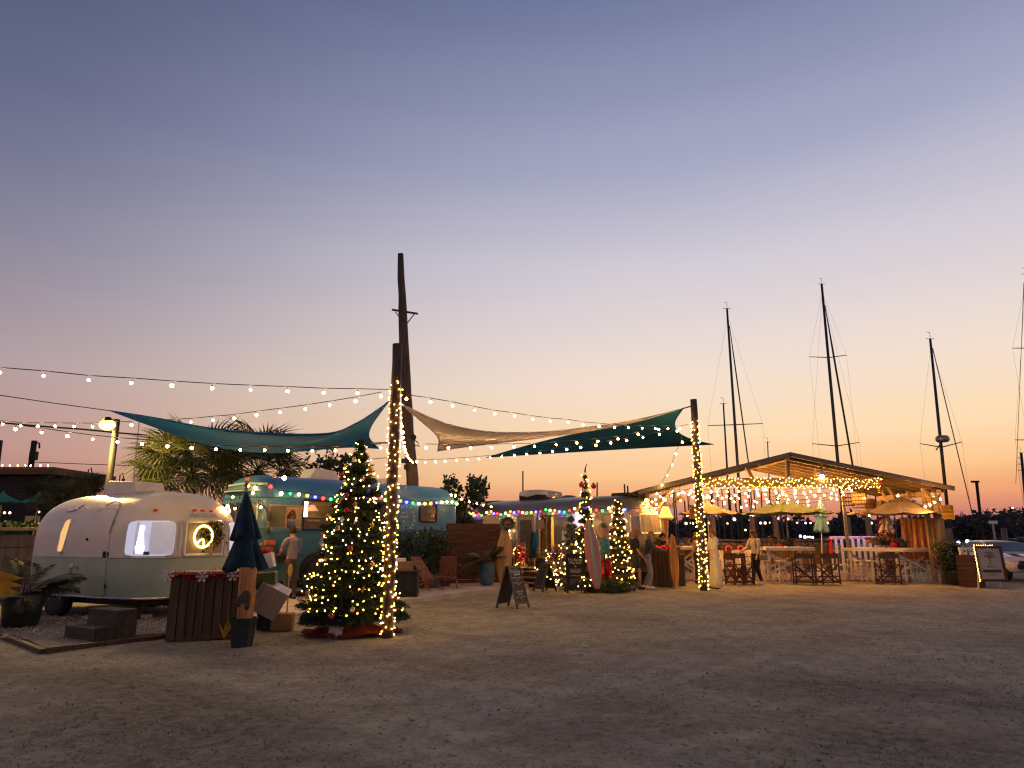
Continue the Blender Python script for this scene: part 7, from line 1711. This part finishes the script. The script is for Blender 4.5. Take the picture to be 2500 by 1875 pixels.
    if hairlen:
        for i in range(15):
            a = -1.35+2.7*i/14; dr = (bk*math.cos(a)+sd_*math.sin(a)); b0_ = hd+dr*.045*h+up_*.01*h; ln = hairlen*h*rr.uniform(.85, 1.1)
            q.tube([b0_, b0_+dr*.016*h-up_*ln*.4, b0_+dr*.014*h-up_*ln*.8, b0_+dr*.004*h-up_*ln], [.018*h, .021*h, .017*h, .004*h], 6)
    q.build('hair', HAIR[hair], t, True)
    return t
c_grey = mat('grey_blue_shirt', (.20, .20, .24), .9, var=.12); c_khaki = mat('dark_khaki', (.06, .05, .03), .9, var=.2); c_black = mat('black_cloth', (.018, .018, .018), .9, var=.3); c_den = mat('dark_denim', (.03, .04, .06), .9, var=.3); c_lden = mat('light_denim', (.23, .25, .27), .9, var=.2); c_hood = mat('slate_hoodie', (.06, .065, .08), .9, var=.2); c_crm = mat('cream_fabric', (.84, .74, .50), .85, var=.08); c_card = mat('oat_knit', (.60, .50, .36), .95, var=.15, bump=.4, bscale=120)
face_bus = brz+PI/2+PI/2   # towards the bus flank
person('man in a grey shirt and dark trousers standing back turned at the bus shelf', gp(706, 1467), brz+PI, 1.76, .06, 0, ((.13, -.06, .66), (.07, -.20, .62)), ((-.13, -.06, .66), (-.08, -.20, .62)), None, None, 'dark', 0, c_grey, c_khaki, .42, .97, m_dark)
sv = bc+Matrix.Rotation(brz, 3, 'Z') @ V((.95-BL/2, -BW/2+.36, .60))
person('server leaning at the open timber framed window of the bus', sv, brz, 1.62, .35, 0, ((.12, -.12, .68), (.03, -.22, .66)), ((-.13, -.10, .68), (-.10, -.22, .66)), ((.05, .09, .30), (.05, .12, .1)), ((-.05, .09, .30), (-.05, .12, .1)), 'brown', .10, c_grey, c_khaki, .42, .97, m_dark, True)
person('person in a loose black top and dark shorts walking past the slim tree', gp(1552, 1440), rad(100), 1.74, .05, 0, ((.12, -.02, .64), (.11, -.10, .52)), ((-.12, -.02, .64), (-.11, -.12, .52)), ((.055, -.10, .30), (.06, -.10, .05)), ((-.055, .06, .29), (-.06, .12, .05)), 'ginger', .10, c_black, c_den, .45, .40, m_dark, False, (0, -.02), 1.22)
person('fair haired woman in a slate hoodie and light jeans leaning to the small bar', gp(1584, 1438), rad(75), 1.70, .16, 0, ((.11, -.14, .68), (.06, -.26, .66)), ((-.11, -.14, .66), (-.06, -.26, .66)), ((.05, -.03, .29), (.05, .08, .045)), ((-.05, -.06, .29), (-.05, -.02, .045)), 'blond', .13, c_hood, c_lden, .92, .97, m_white, True, (0, -.02))
person('woman in a cream wide legged jumpsuit with short curly ginger hair by the wrapped post', gp(1749, 1437), rad(-75), 1.76, .0, 0, ((.12, -.05, .66), (.08, -.19, .62)), ((-.12, -.05, .66), (-.10, -.20, .64)), None, None, 'ginger', .075, c_crm, c_crm, .8, .97, m_dark, True, (0, -.012), 1.0, [(.085, .02), (.075, .15), (.062, .30), (.058, .42), (.06, .50)])
person('woman with a dark bag mostly hidden behind the wrapped post', gp(1703, 1424), rad(70), 1.66, .05, 0, ((.12, -.06, .66), (.08, -.18, .62)), ((-.12, -.08, .67), (-.08, -.20, .66)), None, None, 'brown', .12, mat('peach_top', (.42, .25, .16), .9), c_khaki, .4, .95, m_dark, True)
person('long haired woman in an oat cardigan and black trousers touching a folded chair', gp(1850, 1427), rad(-62), 1.74, .06, 0, ((.12, -.03, .65), (.12, -.10, .52)), ((-.13, -.08, .65), (-.14, -.24, .58)), ((.05, -.03, .285), (.055, .05, .045)), ((-.05, -.02, .285), (-.055, -.04, .045)), 'brown', .19, c_card, c_black, .95, .96, m_white, True, (0, -.012))
person('bartender in a dark top standing behind the small bar and its lamp', V((at(1622, 1400, 22.6).x, 22.6, .0)), rad(0), 1.66, .03, 0, None, None, None, None, 'dark', .05, c_black, c_black, .9, .97, m_dark)
b = gp(1850, 1427); t = thing('shoulder_bag', 'pale shoulder bag carried by the woman in the cardigan', 'bag', at(1864, 1361, b.y-.2)); q = MB(); q.box((0, 0, 0), (.26, .10, .18)); q.build('bag', m_ucream, t, bevel=.03); q = MB(); q.tube([(-.12, 0, .08), (-.2, .05, .4), (-.1, .12, .62), (.0, .1, .3), (.12, 0, .08)], .010, 5); q.build('strap', m_dark, t)
q = MB(); q.ball((0, 0, 0), (.11, .05, .10), 10, 7); q.tube([(-.05, 0, .08), (0, 0, .25), (.05, 0, .08)], .01, 5); tag(q.build('shoulder_bag', m_black, None, True, at(1701, 1354, 21.6)), 'round black bag on the woman behind the wrapped post', 'bag')
for x, y, lb, m in ((668, 1346, 'dark picture card on the bus shelf', m_plank),): 
    c = bc+Matrix.Rotation(brz, 3, 'Z') @ V((.32-BL/2, -BW/2-.10, 1.07)); q = MB(); q.box((0, 0, .14), (.16, .02, .28)); o = q.build('card_stand', m, None, False, c); o.rotation_euler.z = brz; tag(o, lb, 'card stand')
c = bc+Matrix.Rotation(brz, 3, 'Z') @ V((.55-BL/2, -BW/2-.12, 1.07)); q = MB(); q.lathe([(.03, 0), (.03, .11), (.012, .14), (.012, .17)], 10); tag(q.build('bottle', mat('pink_bottle', (.5, .12, .15), .4), None, True, c), 'small pink bottle on the bus shelf', 'bottle')
c = bc+Matrix.Rotation(brz, 3, 'Z') @ V((.28-BL/2, -BW/2-.06, 1.36)); q = MB(); q.box((0, 0, 0), (.24, .12, .12)); o = q.build('wall_box', mat('red_cedar_box', (.30, .09, .05), .7), None, False, c, .01); o.rotation_euler.z = brz; tag(o, 'small red cedar box fixed to the bus side below its mirror', 'box')

# ------------------------------------------------------------------ marina: sailing boats, far masts, dock lamps
m_hull = mat('boat_hull', (.16, .17, .18), .4, var=.15); m_mast = mat('mast_metal', (.06, .055, .055), .4, .3, var=.1)
def sailboat(label, px, pyt, pxb, Y, spread, jib, L=9., radar=False, rz=.3, thick=.075, group='sailing boats in the marina'):
    T = at(px, pyt, Y); B = at(pxb, 1330, Y); b = V((B.x, Y, -.75)); t = thing('sailboat', label, 'sailboat', b, 0, group); top = T-b; base = B-b; base.z = 1.1; dirv = (top-(B-b)).normalized(); base = (B-b)-dirv*((B-b).z-1.1)/dirv.z
    M = Matrix.Rotation(rz, 3, 'Z'); q = MB()
    ring = []
    for i in range(9):
        f = i/8; w_ = 1.25*math.sin(PI*(.12+.80*f))**.8*(.25 if i == 8 else 1); x = (f-.45)*L
        ring += [M @ V((x, -w_, 1.0+.15*f)), M @ V((x, -w_*.8, .2)), M @ V((x, 0, -.2)), M @ V((x, w_*.8, .2)), M @ V((x, w_, 1.0+.15*f))]
    q.add(ring, [(i*5+j, (i+1)*5+j, (i+1)*5+(j+1) % 5, i*5+(j+1) % 5) for i in range(8) for j in range(5)]+[(0, 1, 2, 3, 4), (40, 44, 43, 42, 41)]); q.build('hull', m_hull, t, True)
    q = MB(); q.box(M @ V((.2, 0, 1.3)), (L*.36, 1.5, .5), M); q.build('cabin', m_hull, t, bevel=.08)
    q = MB(); q.tube([base, base.lerp(top, .5), top], [thick, thick, thick*.75], 8); q.build('mast', m_mast, t, True)
    q = MB(); q.tube([top, top+V((.02, 0, .35))], .012, 4); q.tube([top+V((-.2, 0, .02)), top+V((.2, 0, .02))], .015, 4); q.tube([top+V((.02, 0, .35)), top+V((-.15, 0, .37))], .012, 4); q.build('masthead', m_mast, t)
    for (xa, ya, xb, yb, ym) in spread:
        q = MB(); pm = base.lerp(top, max(0, min(1, (at(px, ym, Y).z-b.z-base.z)/(top.z-base.z)))); a_, b_ = at(xa, ya, Y)-b, at(xb, yb, Y)-b; q.tube([a_, pm, b_], [.02, .03, .02], 5); q.build('spreader', m_mast, t)
        q = MB()
        for e in (a_, b_): q.tube([top*.97+base*.03, e, V((e.x*.92+base.x*.08, e.y, 1.1))], .0045, 3)
        q.build('shroud', m_cord, t)
    if jib:
        (x0, y0, x1, y1, r) = jib; a_, b_ = at(x0, y0, Y-1.)-b, at(x1, y1, Y-2.5)-b; q = MB(); q.tube([a_, a_.lerp(b_, .3), b_], [.02, r, r*.9], 6); q.build('furled_sail', m_mast, t, True)
    q = MB(); q.tube([base+V((0, 0, .9)), base+M @ V((-L*.36, 0, 1.0))], .09, 8); q.build('boom', m_mast, t, True)
    if radar:
        p = at(radar[0], radar[1], Y-.3)-b; q = MB(); q.lathe([(.24, -.14), (.3, -.05), (.3, .08), (.22, .16)], 14, p); q.build('radar_dome', m_gmetal, t, True); q = MB(); q.tube([p+V((-.05, 0, -.14)), p+V((-.2, .3, -.5))], .03, 5); q.build('radar_bracket', m_mast, t)
    return t
sailboat('sailing boat with the tall left mast and one long spreader behind the pavilion', 1775, 754, 1814, 36, [(1728, 1039, 1862, 1034, 1037)], (1781, 795, 1830, 1150, .035), radar=False)
sailboat('sailing boat with the tallest mast, two spreaders and a furled sail, behind the roof ridge', 2006, 694, 2064, 36, [(1976, 871, 2067, 867, 873), (1983, 1083, 2098, 1080, 1089)], (2014, 745, 2084, 1150, .05), thick=.085)
sailboat('sailing boat with a radar dome on its mast at the right end of the pavilion', 2271, 828, 2322, 33, [(2246, 1083, 2349, 1079, 1092)], (2277, 850, 2392, 1330, .022), radar=(2301, 1072))
sailboat('sailing boat with a short thin mast left of the tall left mast', 1766, 986, 1786, 40, [], None, 7, thick=.06)
sailboat('sailing boat with a mast cut by the right edge of the view', 2503, 670, 2560, 34, [(2472, 850, 2548, 848, 850), (2478, 1074, 2560, 1072, 1074)], (2500, 690, 2480, 1180, .012), rz=.6)
sailboat('sailing boat with a slim mast behind the pavilion gable', 1874, 1080, 1884, 52, [], None, 7, thick=.055)
sailboat('sailing boat with a stepped mast at the right edge above the car', 2493, 1106, 2515, 48, [(2482, 1118, 2494, 1118, 1118), (2484, 1133, 2495, 1133, 1133), (2485, 1148, 2497, 1148, 1148)], None, 8, thick=.11)
rr = random.Random(19)
far = [(1277, 1150), (1456, 1178), (1532, 1182), (1540, 1186), (1652, 1205), (1658, 1200), (1678, 1222), (1686, 1210), (1740, 1196), (1748, 1190), (1757, 1200), (1770, 1195), (1790, 1198), (1806, 1192), (1842, 1190), (1850, 1196), (1863, 1200), (1905, 1196), (1915, 1198), (1840, 1186), (2147, 1210), (2190, 1190)]
for i, (px, py) in enumerate(far):
    Y = rr.uniform(70, 105); b = V((at(px, 1320, Y).x, Y, -.75)); tp = at(px, py, Y)-b; t = thing('distant_sailboat', 'small distant sailing boat with a bare mast on the harbour', 'sailboat', b, rr.uniform(-.8, .8), 'distant sailing boats on the harbour')
    q = MB(); q.prism([(-4, -.6), (-3, -1.2), (1, -1.2), (4, 0), (1, 1.2), (-3, 1.2), (-4, .6)], 1.1); q.build('hull', m_hull, t, False, (0, 0, .35)); q = MB(); q.box((-.5, 0, 1.1), (3, 1.5, .5)); q.build('cabin', m_white, t)
    q = MB(); q.tube([(0, 0, .8), (rr.uniform(-.3, .3), 0, tp.z)], .085 if px > 1600 else .10, 5); q.build('mast', m_mast, t)
lamps = [(1675, 1278), (1684, 1277), (1692, 1278), (1704, 1278), (1718, 1278), (1730, 1277), (1738, 1278), (1776, 1278), (1832, 1257), (1838, 1258), (1857, 1277), (1868, 1277), (1880, 1276), (1898, 1272), (1900, 1266), (1892, 1288), (1924, 1267), (1946, 1277), (1967, 1277), (1979, 1277), (1820, 1294), (1954, 1309), (1965, 1311), (1971, 1311), (1977, 1311), (1984, 1312), (2020, 1277), (2128, 1277), (1793, 1268), (1830, 1270), (2300, 1327), (2304, 1326), (2340, 1325), (2362, 1322), (2377, 1325), (2472, 1240), (2005, 1277), (1678, 1259)]
dl = mini_mesh('dock_globe', .12, glow('dock_light', (1, .75, .4), (1, .6, .25), 6)); dlw = mini_mesh('dock_globe_white', .14, glow('dock_light_white', (.9, .92, 1), (.7, .8, 1), 6)); dlb = mini_mesh('dock_globe_blue', .2, glow('dock_light_blue', (.55, .6, 1), (.3, .4, 1), 5))
for i, (px, py) in enumerate(lamps):
    Y = 60+ (i*37 % 45); p = at(px, py, Y); kind = dlb if (px > 2290 and px < 2400) else (dlw if py > 1300 or i % 5 == 3 else dl)
    t = thing('dock_lamp', 'tiny lit lamp on a dock post across the dark harbour', 'lamp', V((p.x, Y, -.75)), 0, 'dock lamps across the harbour'); obj('globe', kind, t, (0, 0, p.z+.75)); q = MB(); q.tube([(0, 0, -.3), (0, 0, p.z+.68)], .05, 5); q.build('post', m_dark, t)
# floating docks, finger piles and a dock shed
q = MB(); q.box((40, 46, -.45), (90, 1.6, .3)); q.box((24, 40, -.45), (1.4, 12, .3)); q.box((36, 40, -.45), (1.4, 12, .3)); o = q.build('floating_dock', m_pile); tag(o, 'low floating timber dock between the moored boats', 'dock')
rr = random.Random(8)
for i, (px, Y) in enumerate(((1745, 32.5), (1835, 33), (1900, 34), (2072, 33), (2128, 33.5), (2322, 30), (2450, 36))):
    b = V((at(px, 1320, Y).x, Y, -1.5)); z = at(px, 1262 if px < 2300 else 1290, Y).z+1.5; q = MB(); q.tube([(0, 0, 0), (rr.uniform(-.1, .1), 0, z)], [.16, .13], 9); tag(q.build('dock_piling', m_pile, None, True, b), ['round timber piling in the marina seen just left of the cream jumpsuit', 'round timber piling in the marina behind the woman in the cardigan', 'round timber piling in the marina behind the middle table', 'round timber piling in the marina left of the glowing lantern', 'round timber piling in the marina under the small woven pendant lamp', 'round timber piling standing just behind the yellow sign', 'round timber piling in the marina behind the white car'][i], 'piling', 'pilings in the marina')
b = V((at(2427, 1290, 33).x, 33, 0)); t = thing('dock_sign', 'small blank white board on a post in front of the far trees', 'sign', b); z = at(2427, 1275, 33).z; q = MB(); q.box((0, 0, z), (.36*1.1, .05, .14)); q.build('board', m_white, t); q = MB(); q.box((0, .04, z/2-.4), (.07, .06, z+.8)); q.build('post', m_gmetal, t)
t = thing('utility_pole', 'far utility pole rising out of the trees at the right', 'utility pole', V((at(2389, 1250, 140).x, 140, 0))); b = V((at(2389, 1250, 140).x, 140, 0)); q = MB(); tp = at(2384, 1176, 140)-b; q.tube([(0, 0, -1), tp], .28, 6); q.box(tp+V((-.3, 0, 0)), (1.6, .3, .4)); q.build('shaft', m_dark, t)
